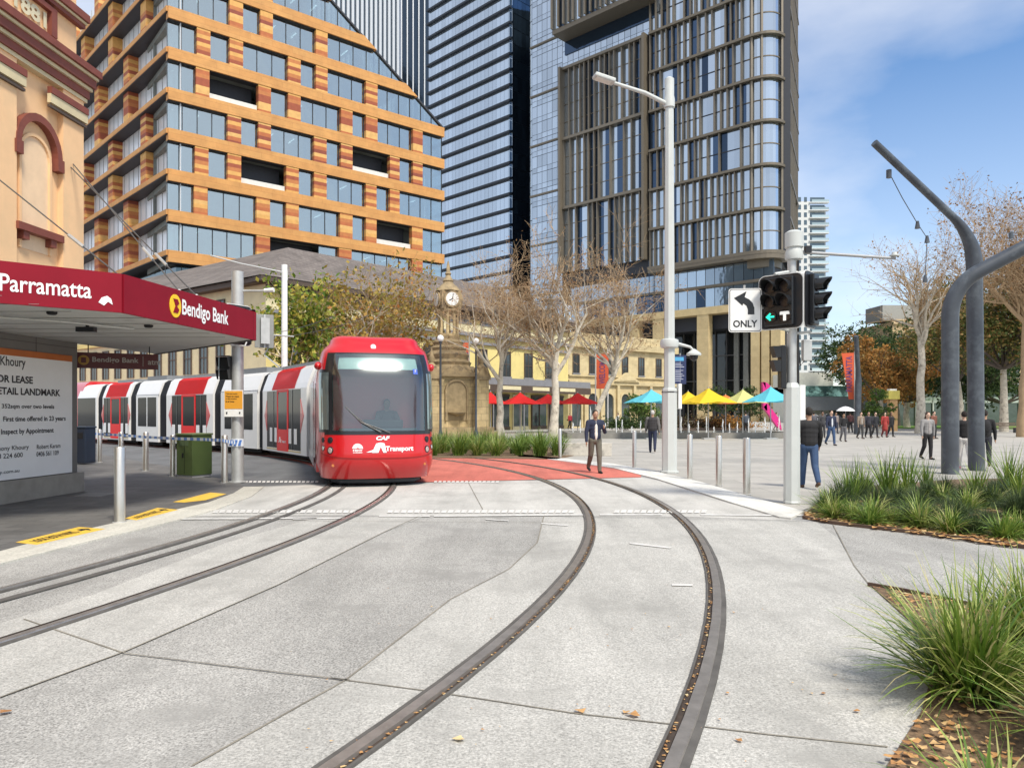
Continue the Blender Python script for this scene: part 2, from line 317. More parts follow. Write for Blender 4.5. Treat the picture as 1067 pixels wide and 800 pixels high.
# red tramway paving
RED = road_mat('red_surfacing', (.56,.17,.13), fine=.16, var=.12, fs=30)
def left_path(i0=0):
    """centre line of the left track: (x, y, heading angle)"""
    out = []
    y = -12.0
    while y < 13.6:
        d = 13.6-y; out.append(Vector((-3.2-d*d/58.0, y, 0))); y += .8
    a = 0
    while a < 48.01: out.append(Vector((CL[0]+23.9*math.cos(R(a)), CL[1]+23.9*math.sin(R(a)), 0))); a += 1.5
    t = Vector((-math.sin(R(48)), math.cos(R(48)), 0)); p = out[-1]
    for k in range(1, 30): out.append(p+t*3*k)
    return out
def right_path():
    out = []; a = -62
    while a < 48.01: out.append(Vector((CR[0]+24.27*math.cos(R(a)), CR[1]+24.27*math.sin(R(a)), 0))); a += 1.5
    t = Vector((-math.sin(R(48)), math.cos(R(48)), 0)); p = out[-1]
    for k in range(1, 30): out.append(p+t*3*k)
    return out
LP, RPATH = left_path(), right_path()
def offs(path, d):
    out = []
    for i, p in enumerate(path):
        t = (path[min(i+1,len(path)-1)]-path[max(i-1,0)]).normalized(); out.append(p+Vector((t.y, -t.x, 0))*d)
    return out
def ribbon(mb, path, d0, z0, d1, z1):
    A, B = offs(path, d0), offs(path, d1)
    for i in range(len(path)-1):
        mb.add([(A[i].x,A[i].y,z0),(B[i].x,B[i].y,z1),(B[i+1].x,B[i+1].y,z1),(A[i+1].x,A[i+1].y,z0)], [(0,1,2,3)])
red = MB(); A = [p for p in offs(LP, -1.05) if p.y > 18.5]; B = [p for p in offs(RPATH, 2.6) if p.y > 19.5]
fr_ = [G(668,497.3), G(600,499), G(450,502.4), G(415,503)]
red.sheet([(p.x,p.y) for p in A][::-1]+[fr_[3],fr_[2],fr_[1],fr_[0]]+[G(668,495.5),G(640,487.5),G(610,484),G(556,477)]+[(p.x,p.y) for p in B if p.y > 28], .010)
red.build('red_pavement', RED, kind='structure')
# rails
RH = mat('rail_head', (.36,.33,.30), .32, .6, var=.25, scale=9); RG = mat('rail_groove', (.055,.04,.03), .8, var=.4, scale=12); RB = mat('rail_boot', (.10,.094,.085), .8, var=.4, scale=4)
def rail(path, d, parent, groove_side, name='rail'):
    s = groove_side
    prof = [(-.082,.005),(-.080,.019),(-.040,.021),(-.036,.030),(.030,.030),(.034,.010),(.068,.010),(.071,.026),(.086,.024),(.088,.005)]
    head = MB(); g = MB(); b = MB()
    segs = list(zip(prof, prof[1:]))
    for (a0,h0),(a1,h1) in segs[2:5]: ribbon(head, path, d+a0*s, h0, d+a1*s, h1)
    for (a0,h0),(a1,h1) in segs[5:7]: ribbon(g, path, d+a0*s, h0, d+a1*s, h1)
    for (a0,h0),(a1,h1) in segs[:2]+segs[7:]: ribbon(b, path, d+a0*s, h0, d+a1*s, h1)
    r = head.build(name, RH, parent, smooth=True); b.build('rubber_boot', RB, r); g.build('flange_groove', RG, r); return r
tl = thing('tram_track', 'pair of grooved rails passing under the red tram on the left', 'tram track', (-3.2,13.6,0), 'tram tracks')
rail(LP, -.7175, tl, 1); rail(LP, .7175, tl, -1)
ck = MB(); sub = [p for p in LP if p.y < 19]; ribbon(ck, sub, -.40, .012, -.40+.001, .022); ribbon(ck, sub, -.40, .022, -.31, .022); ribbon(ck, sub, -.31, .022, -.309, .012); ck.build('check_rail', RB, tl)
tr = thing('tram_track', 'grooved rails curving across the open concrete on the right, leaf litter in the grooves', 'tram track', (1.97,13.1,0), 'tram tracks')
rail(RPATH, -.7175, tr, 1); rail(RPATH, .7175, tr, -1)
# footpath, left
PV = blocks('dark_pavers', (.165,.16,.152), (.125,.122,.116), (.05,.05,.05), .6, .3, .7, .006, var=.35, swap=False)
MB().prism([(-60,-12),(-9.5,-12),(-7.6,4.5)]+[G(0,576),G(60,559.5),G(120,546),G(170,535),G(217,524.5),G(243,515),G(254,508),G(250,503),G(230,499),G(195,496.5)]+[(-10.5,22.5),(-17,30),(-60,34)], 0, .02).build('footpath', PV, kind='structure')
KB = road_mat('kerb_stone', (.56,.54,.47), fine=.2, var=.12, fs=30)
def band(name, inn, out, z, m, thick=True):
    mb = MB(); A = [G(*p) for p in inn]; B = [G(*p) for p in out]
    for i in range(len(A)-1): mb.prism([A[i],A[i+1],B[i+1],B[i]], 0, z)
    mb.build(name, m, kind='structure')
band('kerb', [(-200,630),(0,576),(60,559.5),(120,546),(170,535),(217,524.5),(243,515),(254,508)], [(-200,655),(0,589),(70,571),(130,556.5),(185,543),(225,532),(262,518),(275,508)], .024, KB)
band('kerb', [(540,473.5),(556,475),(590,478.5),(640,484),(670,489),(729,502.7),(780,518),(838,534)], [(540,476.5),(556,477),(610,484),(640,488.5),(684,499.6),(760,524),(812,540),(824,541.5)], .03, road_mat('white_kerb', (.68,.67,.62), .12, .08, 25))
# plaza
PLZ = blocks('plaza_pavers', (.43,.41,.37), (.37,.355,.32), (.26,.25,.225), 1.8, .9, .75, .012, var=.16, swap=False)
MB().sheet([G(540,473),G(556,474.8),G(590,478.2),G(640,483.7),G(670,488.7),G(729,502.4),G(780,517.5),G(835,533.5),G(870,516),(60,9),(160,60),(160,150),(20,165),(2,80),(-6,62),(-9,48),(-3,33)], .012).build('plaza_ground', PLZ, kind='structure')
dk = MB()
for q in [[(800,530),(812,532),(822,528),(812,527)],[(652,492),(690,498.5),(700,498),(664,491.4)]]: dk.sheet([G(*p) for p in q], .02)
# yellow footpath markings with lettering
YL = mat('yellow_marking', (.80,.50,.06), .6, var=.12, scale=8); DKT = mat('dark_lettering', (.035,.03,.02), .7)
for nm, q, tx, lab in [('pavement_marking', [(16,565),(38,567.5),(110,551),(82,549)], 'LOOK BOTH WAYS', 'long yellow warning panel on the footpath in front of the nearest bollard'),
                 ('pavement_marking', [(130,540),(142,542),(186,531),(164,529)], 'LOOK BOTH WAYS', 'yellow warning panel on the footpath just beyond the nearest bollard')]:
    P = [Vector((*G(*p, .022), .025)) for p in q]; t = thing(nm, lab, 'pavement marking', P[0], 'yellow markings along the footpath edge')
    mb = MB(); mb.add(P, [(0,1,2,3)]); mb.build('panel', YL, t)
    m2 = MB()
    vs, fs = text_geo(tx, .02)
    def bil(u, v): 
        a = P[1].lerp(P[2], u); b = P[0].lerp(P[3], u); return a.lerp(b, v)
    m2.add([bil(.10+u*.62, .28+v*.44)+Vector((0,0,.004)) for u, v in vs], fs); m2.build('lettering', DKT, t)
    m3 = MB(); m3.add([bil(u, v)+Vector((0,0,.004)) for u, v in [(.78,.42),(.86,.42),(.86,.2),(.94,.5),(.86,.8),(.86,.58),(.78,.58)]], [(0,1,2,3,4,5,6)]); m3.build('arrow', DKT, t)
P = [Vector((*G(*p, .022), .025)) for p in [(180,523),(192,523.5),(214,521),(236,514.5),(219,513),(200,518)]]
t = thing('pavement_marking', 'worn yellow paint patch on the footpath nearest the lamp signal pole', 'pavement marking', P[0], 'yellow markings along the footpath edge')
mb = MB(); mb.add(P, [tuple(range(6))]); mb.build('panel', YL, t)
# lawn and far verge
GR = mat('grass', (.14,.27,.035), .9, var=.3, scale=1.5, fine=.4, fscale=30)
MB().sheet([G(930,446.5),G(1067,447.5),(75,52),(140,70),(140,110),G(930,441)], .02).build('lawn', GR, kind='structure')

# patches, covers and stains in the paving
def disc(c, r, n=28): return [(c[0]+r*math.cos(2*math.pi*i/n), c[1]+r*math.sin(2*math.pi*i/n)) for i in range(n)]
t = thing('access_cover', 'pale rectangular access cover in the dark footpath beneath the awning', 'access cover', (*G(96,514),.022)); MB().prism([G(77,517,.02),G(92,513,.02),G(120,513.5,.02),G(106,517.5,.02)], .0205, .026).build('lid', road_mat('cover_concrete', (.30,.29,.27), .2), t)
# ---------------- orange office tower ----------------
class Wall:
    """a facade line on the ground: o -> direction d; read positions off the picture by meeting the view ray with the wall"""
    def __init__(s, o, d):
        s.o = Vector((o[0], o[1])); s.d = Vector(d).normalized(); s.M = frame((o[0], o[1], 0), (s.d.x, s.d.y, 0))
    def u(s, px):
        k = (px-CX)/F; return (s.o.x-k*s.o.y)/(k*s.d.y-s.d.x)
    def D(s, px): return s.o.y+s.d.y*s.u(px)
    def z(s, px, py): return Z_(py, s.D(px))
BAND = blocks('ochre_terracotta_band', (.58,.30,.095), (.545,.265,.08), (.36,.15,.05), 3.2, .575, .7, .010, var=.20)
TERR, tn, tl_, tp = _new('striped_terracotta')
def _():
    n, l, p = tn, tl_, tp
    t = n.new('ShaderNodeTexCoord'); sp = n.new('ShaderNodeSeparateXYZ'); l.new(t.outputs['Object'], sp.inputs[0])
    w = n.new('ShaderNodeTexNoise'); w.inputs['Scale'].default_value = .6; l.new(t.outputs['Object'], w.inputs['Vector'])
    a = n.new('ShaderNodeMath'); a.operation = 'MULTIPLY_ADD'; a.inputs[1].default_value = .0; l.new(w.outputs[0], a.inputs[0]); l.new(sp.outputs[2], a.inputs[2])
    m = n.new('ShaderNodeMath'); m.operation = 'MULTIPLY'; m.inputs[1].default_value = 2.55; l.new(a.outputs[0], m.inputs[0])
    f = n.new('ShaderNodeMath'); f.operation = 'FLOOR'; l.new(m.outputs[0], f.inputs[0])
    wn_ = n.new('ShaderNodeTexWhiteNoise'); wn_.noise_dimensions = '1D'; l.new(f.outputs[0], wn_.inputs['W'])
    r = n.new('ShaderNodeValToRGB'); cr = r.color_ramp; cr.interpolation = 'CONSTANT'
    st = [(0,(.62,.34,.10)),(.22,(.46,.17,.055)),(.42,(.30,.075,.035)),(.56,(.64,.38,.13)),(.74,(.42,.13,.045)),(.9,(.24,.06,.035))]
    while len(cr.elements) < len(st): cr.elements.new(.5)
    for e, (q, c) in zip(cr.elements, st): e.position = q; e.color = (*c, 1)
    l.new(wn_.outputs[0], r.inputs[0])
    b = n.new('ShaderNodeTexNoise'); b.inputs['Scale'].default_value = 2.5; b.inputs['Detail'].default_value = 5; l.new(t.outputs['Object'], b.inputs['Vector'])
    rr = n.new('ShaderNodeMapRange'); rr.inputs['To Min'].default_value = .7; rr.inputs['To Max'].default_value = 1.3; l.new(b.outputs[0], rr.inputs[0])
    s = n.new('ShaderNodeVectorMath'); s.operation = 'SCALE'; l.new(r.outputs[0], s.inputs[0]); l.new(rr.outputs[0], s.inputs['Scale']); l.new(s.outputs[0], p.inputs['Base Color']); p.inputs['Roughness'].default_value = .75
_()
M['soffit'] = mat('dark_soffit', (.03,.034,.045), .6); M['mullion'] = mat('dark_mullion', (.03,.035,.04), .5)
M['gl_or'] = clear_glass('office_glass', (.42,.50,.50), .40); M['gl_white'] = glass('pale_glass', (.80,.84,.88), .25, .15, .05, .02, .2)
M['inside'] = mat('office_interior', (.20,.22,.21), .8, var=.3, scale=.4); M['ceil'] = mat('office_ceiling', (.45,.47,.45), .8)
M['tube'] = emit('ceiling_tube', (.9,.95,1), 2.2); M['balust'] = mat('balustrade', (.62,.63,.60), .6)
OT = thing('office_tower', 'terracotta-striped orange office tower with staggered windows and a slanting glass roofline', 'office building', (-33.3,71.5,0))
WR = Wall((-33.3,71.5), (-8.5+33.3, 92.0-71.5)); ULEN = (Vector((-8.5,92))-Vector((-33.3,71.5))).length
FL0, PITCH, BH = 17.4, 3.93, 1.15     # glass sill of floor 0, storey height, band height
NF = 9
W_ = 'g'; P_ = 'p'; L_ = 'l'
floors = [
 [(174,267,W_),(267,281,P_),(281,333,L_),(333,353,W_),(353,366,P_),(366,429,W_),(429,440,P_),(440,462,W_)],
 [(174,202,W_),(202,216,P_),(217,267,W_),(267,281,P_),(281,298,W_),(298,311,P_),(311,354,W_),(354,367,P_),(367,381,W_),(381,392,P_),(392,429,L_),(429,440,P_),(440,462,W_)],
 [(174,203,W_),(203,217,P_),(217,237,W_),(237,251,P_),(251,298,L_),(298,311,P_),(311,327,W_),(327,340,P_),(340,381,W_),(381,392,P_),(392,406,W_),(406,416,P_),(416,462,W_)],
 [(174,237,W_),(237,251,P_),(251,269,W_),(269,282,P_),(282,327,W_),(327,340,P_),(340,355,W_),(355,367,P_),(367,406,L_),(406,416,P_),(416,430,W_),(430,440,P_),(440,462,W_)],
 [(174,204,W_),(204,218,P_),(218,269,L_),(269,282,P_),(282,300,W_),(300,313,P_),(313,355,W_),(355,367,P_),(367,381,W_),(381,393,P_),(393,430,W_),(430,440,P_),(440,462,W_)],
 [(174,205,W_),(205,219,P_),(219,239,W_),(239,253,P_),(253,300,W_),(300,313,P_),(313,329,W_),(329,341,P_),(341,381,W_),(381,393,P_),(393,462,W_)],
 [(174,239,W_),(239,253,P_),(253,271,W_),(271,284,P_),(284,329,W_),(329,341,P_),(341,462,W_)],
 [(174,200,W_),(200,214,P_),(214,271,W_),(271,284,P_),(284,462,W_)],
 [(174,200,W_),(200,214,P_),(214,250,W_),(250,264,P_),(264,462,W_)],
]
# slanting roof edge in the plane of the right face: u as a function of height
s0 = (WR.u(462), WR.z(462,133)); s1 = (WR.u(346), WR.z(346,0))
def ucut(z): return min(ULEN, s0[0]+(z-s0[1])*(s1[0]-s0[0])/(s1[1]-s0[1])) if z > s0[1] else ULEN
wb_ = MB(WR.M); so_ = MB(WR.M); pier_mb = MB(WR.M); gl_n = 0; tubes = MB(WR.M); DEP = .40
for k, row in enumerate(floors):
    z0 = FL0+k*PITCH; z1 = z0+PITCH-BH
    # spandrel band under this floor
    ub0, ub1 = ucut(z0-BH), ucut(z0)
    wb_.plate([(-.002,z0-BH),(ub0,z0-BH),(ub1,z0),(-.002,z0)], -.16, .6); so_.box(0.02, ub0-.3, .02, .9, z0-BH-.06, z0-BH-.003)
    for a, b, ty in row:
        u0, u1 = (0.0 if a == 174 else WR.u(a)), WR.u(b)
        if u0 > ucut(z1)-.2 and ty == 'p': continue
        if ty == 'p':
            MB(WR.M).box(u0, min(u1,ucut(z1)), -.10, .6, z0, z1+.003).build('pier', TERR, OT); continue
        e0, e1 = min(u1, ucut(z0)), min(u1, ucut(z1))
        if e0-u0 < .3: continue
        if ty == 'l':
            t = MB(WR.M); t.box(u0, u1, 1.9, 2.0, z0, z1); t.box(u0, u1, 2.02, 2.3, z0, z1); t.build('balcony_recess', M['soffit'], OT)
            t = MB(WR.M); t.box(u0+.05, u1-.05, .25, .32, z0, z0+.62); t.build('balustrade', M['balust'], OT); continue
        poly = [(u0,z0),(e0,z0),(e1,z1),(u0,z1)] if e1 > u0+.1 else [(u0,z0),(e0,z0),(u0,z0+(z1-z0)*(e0-u0)/max(.01,(e0-e1)))]
        w = MB(WR.M).plate(poly, DEP, DEP+.03).build('window', M['gl_or'], OT)
        fr = MB(WR.M); n = max(1, round((e0-u0)/1.55))
        for i in range(0, n+1):
            uu = u0+(e0-u0)*i/n; uu = min(max(uu, u0+.03), e0-.03)
            zt = z1 if uu <= e1 else z0+(z1-z0)*(e0-uu)/max(.01, e0-e1)
            if zt > z0+.1: fr.box(uu-.035, uu+.035, DEP-.06, DEP-.004, z0, zt)
        fr.box(u0, e0, DEP-.07, DEP-.003, z0, z0+.06)
        if e1 > u0: fr.box(u0, e1, DEP-.07, DEP-.003, z1-.08, z1)
        fr.build('window_frame', M['mullion'], w)
        for i in range(int((e0-u0)/2.4)):
            if rnd.random() < .6:
                uu = u0+1.0+i*2.4
                if uu < e1-.5: tubes.box(uu, uu+.12, 2.0, 3.6, z1-.10, z1-.06)
        if rnd.random() < .35 and e0-u0 > 2.4:
            cb = MB(WR.M); uu = u0+rnd.random()*(e0-u0-2.2); cb.box(uu, uu+1.2, DEP+.25, DEP+.3, z0+.1, z1-.2); cb.build('blind', M['balust'], OT)
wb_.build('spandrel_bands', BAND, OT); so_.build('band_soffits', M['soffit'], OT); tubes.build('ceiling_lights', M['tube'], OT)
# roof edge frame
ed = MB(WR.M); zt = FL0+NF*PITCH
ed.plate([(ucut(s0[1]),s0[1]),(ucut(s0[1])+.35,s0[1]),(ucut(zt)+.35,zt),(ucut(zt),zt)], .2, .65); ed.build('roof_edge', M['soffit'], OT)
# interior floors and back wall, clipped under the slant
inn = MB(WR.M)
for k in range(NF+1):
    z0 = FL0+k*PITCH-BH; u1 = ucut(z0+BH)-.4; inn.box(.3, u1, .7, 9, z0+.05, z0+BH-.05)
    if k < NF: inn.box(.3, ucut(FL0+(k+1)*PITCH)-.6, 6.5, 6.7, z0, z0+PITCH)
inn.build('floor_slabs', M['inside'], OT)
# left face: deep ledges, pale glass, staggered piers
dl = Vector((-.704,.710)); WL = Wall((-33.3,71.5), (-dl.x, -dl.y))      # local x runs towards the corner so that outward is -y
def ul(px): return WL.u(px)       # negative values to the left of the corner
LL = -46
wl1, wl2, wl3 = MB(WL.M), MB(WL.M), MB(WL.M)
cutL0 = (ul(82), Z_(35, WL.o.y+WL.d.y*ul(82))); cutL1 = (ul(116), Z_(0, WL.o.y+WL.d.y*ul(116)))
def lcut(z): 
    return max(LL, cutL0[0]+(z-cutL0[1])*(cutL1[0]-cutL0[0])/(cutL1[1]-cutL0[1])) if z > cutL0[1] else LL
for k in range(NF):
    z0 = FL0+k*PITCH; z1 = z0+PITCH-BH; a = lcut(z1)
    wl1.box(a, -.0, -.16, .5, z0-.5, z0)
    so_2 = MB(WL.M).box(a, -.1, -.12, 2.3, z0-.58, z0-.503).build('ledge_soffit', M['soffit'], OT)
    # pale glass bays between piers
    cols = [147.5, 113.5, 85, 58, 35] if (k//2) % 2 == 1 else [129.5, 99, 71, 46, 24]
    xs = [0.0]
    for c in cols:
        u_ = ul(c)
        if u_-1 < a: break
        MB(WL.M).box(u_-.8, u_+.8, .15, 1.5, z0, z0+PITCH-.58).build('pier', TERR, OT); xs += [u_]
    xs.append(a)
    for q in range(len(xs)-1):
        if xs[q]-xs[q+1] < 1: continue
        g = MB(WL.M).box(xs[q+1], xs[q]-.02, 1.2, 1.25, z0, z0+PITCH-.58).build('window', M['gl_white'], OT)
        f_ = MB(WL.M); n = max(1, round((xs[q]-xs[q+1])/1.5))
        for i in range(n+1): uu = xs[q+1]+(xs[q]-.05-xs[q+1])*i/n; f_.box(uu, uu+.05, 1.15, 1.196, z0, z0+PITCH-.58)
        f_.build('window_frame', M['grey'], g)
wl1.build('ledges', BAND, OT)
wl3.box(LL, -.6, 2.2, 3, FL0-BH, FL0+5*PITCH); wl3.box(lcut(FL0+NF*PITCH), -.6, 2.2, 3, FL0+5*PITCH, FL0+NF*PITCH); wl3.build('inner_wall', M['inside'], OT)
# dark glazed base storeys
base = MB(); C1 = Vector((-33.3,71.5)); off = Vector((0,.9))
base.prism([tuple(C1+Vector((.15,1.4))), tuple(C1+WR.d*(ULEN-.5)+Vector((0,1.4))), tuple(C1+WR.d*(ULEN-.5)+dl*30), tuple(C1+dl*44+Vector((.9,.9)))], 0, FL0-BH-.1)
M['gl_dark'] = glass('dark_base_glass', (.10,.15,.17), .06, .8, .3, .03)
base.build('glazed_base', M['gl_dark'], OT)
bf = MB(WR.M)
for i in range(int(ULEN/1.5)): bf.box(i*1.5, i*1.5+.06, .95, 1.02, 8, FL0-BH-.1)
for z in (8.0, 11.7, 15.0): bf.box(0, ULEN-.5, .94, 1.03, z, z+.1)
bf.build('base_mullions', M['mullion'], OT)
# rear mass so the block is solid from other angles
rear = MB(); e2 = C1+WR.d*ULEN
rear.prism([tuple(C1+dl*5+WR.d*8), tuple(C1+WR.d*(ULEN-1.2)+dl*3), tuple(C1+WR.d*(ULEN-1)+dl*28), tuple(C1+dl*44+WR.d*6)], FL0-BH, FL0+4*PITCH)
rear.prism([tuple(C1+dl*5+WR.d*8), tuple(C1+WR.d*(ULEN-16)+dl*3), tuple(C1+WR.d*(ULEN-16)+dl*28), tuple(C1+dl*30+WR.d*6)], FL0+4*PITCH, FL0+NF*PITCH); rear.build('rear_wall', M['inside'], OT)
# end wall facing right (seen edge-on beside the blue tower)
ew = Wall((e2.x, e2.y), (dl.x, dl.y)); 
# ---------------- ribbed grey tower behind ----------------
GT = thing('ribbed_tower', 'pale grey tower of close vertical ribs rising behind the orange tower', 'office building', (X_(420,290),290,0))
M['rib'] = mat('pale_rib', (.50,.53,.56), .5, .2, var=.1); M['gl_grey'] = glass('grey_tower_glass', (.13,.17,.21), .1, .8, .3)
wg = Wall((X_(417,290), 290), (.80,.60)); core = MB(wg.M); core.box(-70, 0, .4, 30, 0, 235); core.build('glass_core', M['gl_grey'], GT)
rb = MB(wg.M); x = -70
while x < 0: rb.box(x, x+1.0, -.35, .4, 0, 235); x += 1.9
rb.build('ribs', M['rib'], GT, kind=None)
wg2 = Wall((X_(417,290), 290), (.95,.31)); rb = MB(wg2.M); x = .3
MB(wg2.M).box(.3, 26, .6, 28, 0, 235).build('dark_flank', glass('flank_glass', (.04,.06,.085), .1, .8, .3), GT)
while x < 26: rb.box(x, x+.42, -.1, .6, 0, 235); x += 2.3
rb.build('ribs', M['rib'], GT)
# ---------------- blue glass tower ----------------
BT = thing('glass_tower', 'dark blue glass tower with long horizontal fins between the orange tower and the bronze tower', 'office building', (-.6,190,0))
M['gl_blue'] = glass('blue_glass', (.50,.58,.66), .05, .88, .10, .012, .25); M['fin_dark'] = mat('dark_fin', (.025,.032,.045), .5, .3); M['gl_navy'] = glass('navy_glass', (.06,.10,.15), .06, .85, .3)
wbt = Wall((-.6,190), (.704,-.710))        # x grows towards the near right corner; corner at 0, tower extends to negative x
for k in range(42):
    z = 2+k*4.0
    g = MB(wbt.M); x = -34
    while x < -.1: g.box(x+.03, x+1.47, .5, .6, z+.35, z+3.7); x += 1.5
    g.build('glass_storey', M['gl_blue'], BT)
    MB(wbt.M).box(-34.2, 0.15, -.25, .55, z-.26, z+.26).build('fin', M['fin_dark'], BT)
MB(wbt.M).box(-34, -.2, .62, 20, 0, 171).build('core', M['fin_dark'], BT)
wb2 = Wall((-.6,190), (.71,.704)); sd = MB(wb2.M)
for k in range(43):
    for j in range(6): sd.box(.05+j*1.5, 1.5+j*1.5, .05, .12, 1+k*4.0, 4.85+k*4.0)
sd.build('side_glass', M['gl_navy'], BT); MB(wb2.M).box(1.0, 9.2, .14, 19, 0, 172).build('side_wall', M['fin_dark'], BT)
# ---------------- bronze tower ----------------
ZT = thing('bronze_tower', 'tall bronze-finned glass tower with a rounded corner standing above sandstone columns', 'office building', (49,134,0))
M['bronze'] = mat('bronze_fin', (.185,.16,.125), .5, .35, var=.12, scale=1); M['bronze2'] = mat('bronze_ledge', (.17,.145,.11), .5, .35, var=.1)
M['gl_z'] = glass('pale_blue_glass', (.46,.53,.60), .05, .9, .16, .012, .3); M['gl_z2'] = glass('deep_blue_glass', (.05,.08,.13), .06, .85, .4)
wz = Wall((49,134), (.73,-.683))           # corner at 0, facade on negative x
uz = lambda px: wz.u(px)
def zl(py, px=802): return Z_(py, wz.o.y+wz.d.y*uz(px))
U802 = uz(800)
RC_ = 7.0            # corner radius
def fins(mb, dark, bright, u0, u1, z0, z1, seed, depth=1.0, pitch=1.62, storeys=2):
    pitch *= .84; r = random.Random(seed); u = u0; i = 0
    while u < u1-.4:
        w = pitch*r.choice([.8,1,1,1.25]); w = min(w, u1-u)
        (dark if r.random() < .30 else bright).box(u, u+w, .30, .36, z0, z1)
        if r.random() < .88: mb.box(u, u+.29, -depth+.3, .3, z0, z1)
        u += w
zs = [31.4+8.1*i for i in range(11)]
# right volume, behind the rounded corner
uA, uB = uz(677), -RC_
led = MB(wz.M)
for i in range(10):
    z0, z1 = zs[i], zs[i+1]; f = MB(wz.M); d = MB(wz.M); b = MB(wz.M)
    fins(f, d, b, uA, uB, z0+.3, z1-.3, 10+i, depth=.55)
    f.build('fin_row', M['bronze'], ZT); d.build('dark_glazing', M['gl_z2'], ZT); b.build('bright_glazing', M['gl_z'], ZT)
    tr_ = MB(wz.M); tr_.box(uA, uB, .22, .297, (z0+z1)/2-.1, (z0+z1)/2+.1); tr_.build('transom', M['fin_dark'], ZT)
    MB(wz.M).box(uA, uB, -.55, .4, z1-.24, z1+.24).build('ledge', M['bronze2'], ZT)
MB(wz.M).box(uA, uB, -.85, .4, zs[0]-.35, zs[0]+.3).build('ledge', M['bronze2'], ZT)
# rounded corner
dS = Vector((.42,.907)).normalized(); nF = Vector((-.683,-.73)); dF = Vector((.73,-.683))
pA = Vector((49,134))-dF*RC_; pB = Vector((49,134))+dS*RC_
def corner_curve(off=0.0, n=12):
    c0 = Vector((49,134)); out = []
    for i in range(n+1):
        t = i/n; p = pA*(1-t)**2+c0*2*t*(1-t)+pB*t*t; tg = ((c0-pA)*(1-t)+(pB-c0)*t).normalized(); out.append(p+Vector((tg.y,-tg.x))*off)
    return out
def cring(mb, o0, o1, z0, z1, n=12):
    A, B = corner_curve(o0, n), corner_curve(o1, n)
    for i in range(n): mb.prism([tuple(A[i]),tuple(A[i+1]),tuple(B[i+1]),tuple(B[i])], z0, z1)
cg, cl = MB(), MB()
for i in range(10):
    cring(cg, -.36, -.30, zs[i]+.3, zs[i+1]-.3); cring(cl, -.4, .55, zs[i+1]-.24, zs[i+1]+.24)
    cring(cl, -.29, -.2, (zs[i]+zs[i+1])/2-.1, (zs[i]+zs[i+1])/2+.1)
cring(cl, -.4, .85, zs[0]-.35, zs[0]+.3)
cg.build('corner_glazing', M['gl_z'], ZT, smooth=True); cl.build('corner_ledges', M['bronze2'], ZT)
cf = MB(); 
for k in (1, 3, 9, 11):
    p = corner_curve(0, 12)[k]; 
    for i in range(10): cf.box(p.x-.18, p.x+.18, p.y-.3, p.y+.6, zs[i]+.3, zs[i+1]-.3)
cf.build('corner_fins', M['bronze'], ZT)
# side face
wsd = Wall(pB, dS); sf, sg, sb = MB(wsd.M), MB(wsd.M), MB(wsd.M)
for i in range(10):
    fins(sf, sg, sb, 0, 27, zs[i]+.3, zs[i+1]-.3, 50+i, depth=.9)
    sf.box(0, 27, -.7, .4, zs[i+1]-.28, zs[i+1]+.28)
sf.build('side_fins', M['bronze'], ZT); sg.build('dark_glazing', M['gl_z2'], ZT); sb.build('bright_glazing', M['gl_z'], ZT)
# left volume: taller fin rows, top falls short; stands proud of the curtain wall
u0, u1 = uz(587.5), uz(672)
hz = [Z_(y, wz.o.y+wz.d.y*u0) for y in (285, 217.5, 146, 73)]
for i in range(3):
    f = MB(wz.M); d = MB(wz.M); b = MB(wz.M); fins(f, d, b, u0, u1, hz[i]+.25, hz[i+1]-.25, 80+i, depth=.75, pitch=1.85)
    for q in range(1, 4): zq = hz[i]+(hz[i+1]-hz[i])*q/4; f.box(u0, u1, .2, .28, zq-.07, zq+.07)
    f.box(u0-.2, u1+.2, -.7, .4, hz[i+1]-.3, hz[i+1]+.3)
    f.build('tall_fin_row', M['bronze'], ZT); d.build('dark_glazing', M['gl_z2'], ZT); b.build('bright_glazing', M['gl_z'], ZT)
mb = MB(wz.M); mb.box(u1, u1+.6, -1.4, .4, hz[0], hz[3]+.3); mb.box(u0-.6, u0, -1.4, .4, hz[0], hz[3]+.3); mb.build('fin_frame', M['bronze2'], ZT)
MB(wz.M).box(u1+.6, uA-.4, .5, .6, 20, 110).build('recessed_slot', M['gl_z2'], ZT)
# curtain wall panels, left part and upper strip
cw, cm = MB(wz.M), MB(wz.M); ul0 = uz(548.5)
def curtain(u0, u1, z0, z1, y=.4, pw=1.55, sh=3.95, zz=None):
    z = z0
    while z < z1-.2:
        h = min(sh, z1-z); u = u0
        while u < u1-.1:
            w = min(pw, u1-u); cw.box(u+.05, u+w-.05, y, y+.06, z+.06, z+h*.30); cw.box(u+.05, u+w-.05, y, y+.06, z+h*.30+.08, z+h-.06); u += w
        z += h
zc0 = zs[0]-8.5
curtain(ul0+1.5, u0-.7, zc0-12, 118); curtain(u0-.7, uA-.1, hz[3]+.4, 118)
cw.build('curtain_wall', M['gl_z'], ZT); MB(wz.M).box(ul0+1, u0-.7, .48, 1, 8, 118).box(u0-.7, uA, .48, 1, hz[3]+.4, 118).build('mullion_grid', M['mullion'], ZT)
lg = MB(wz.M)
for i in range(10): lg.box(ul0+1, u0-.6, .1, .45, zs[0]-14+i*11.8, zs[0]-13.6+i*11.8)
lg.build('curtain_ledges', M['bronze2'], ZT)
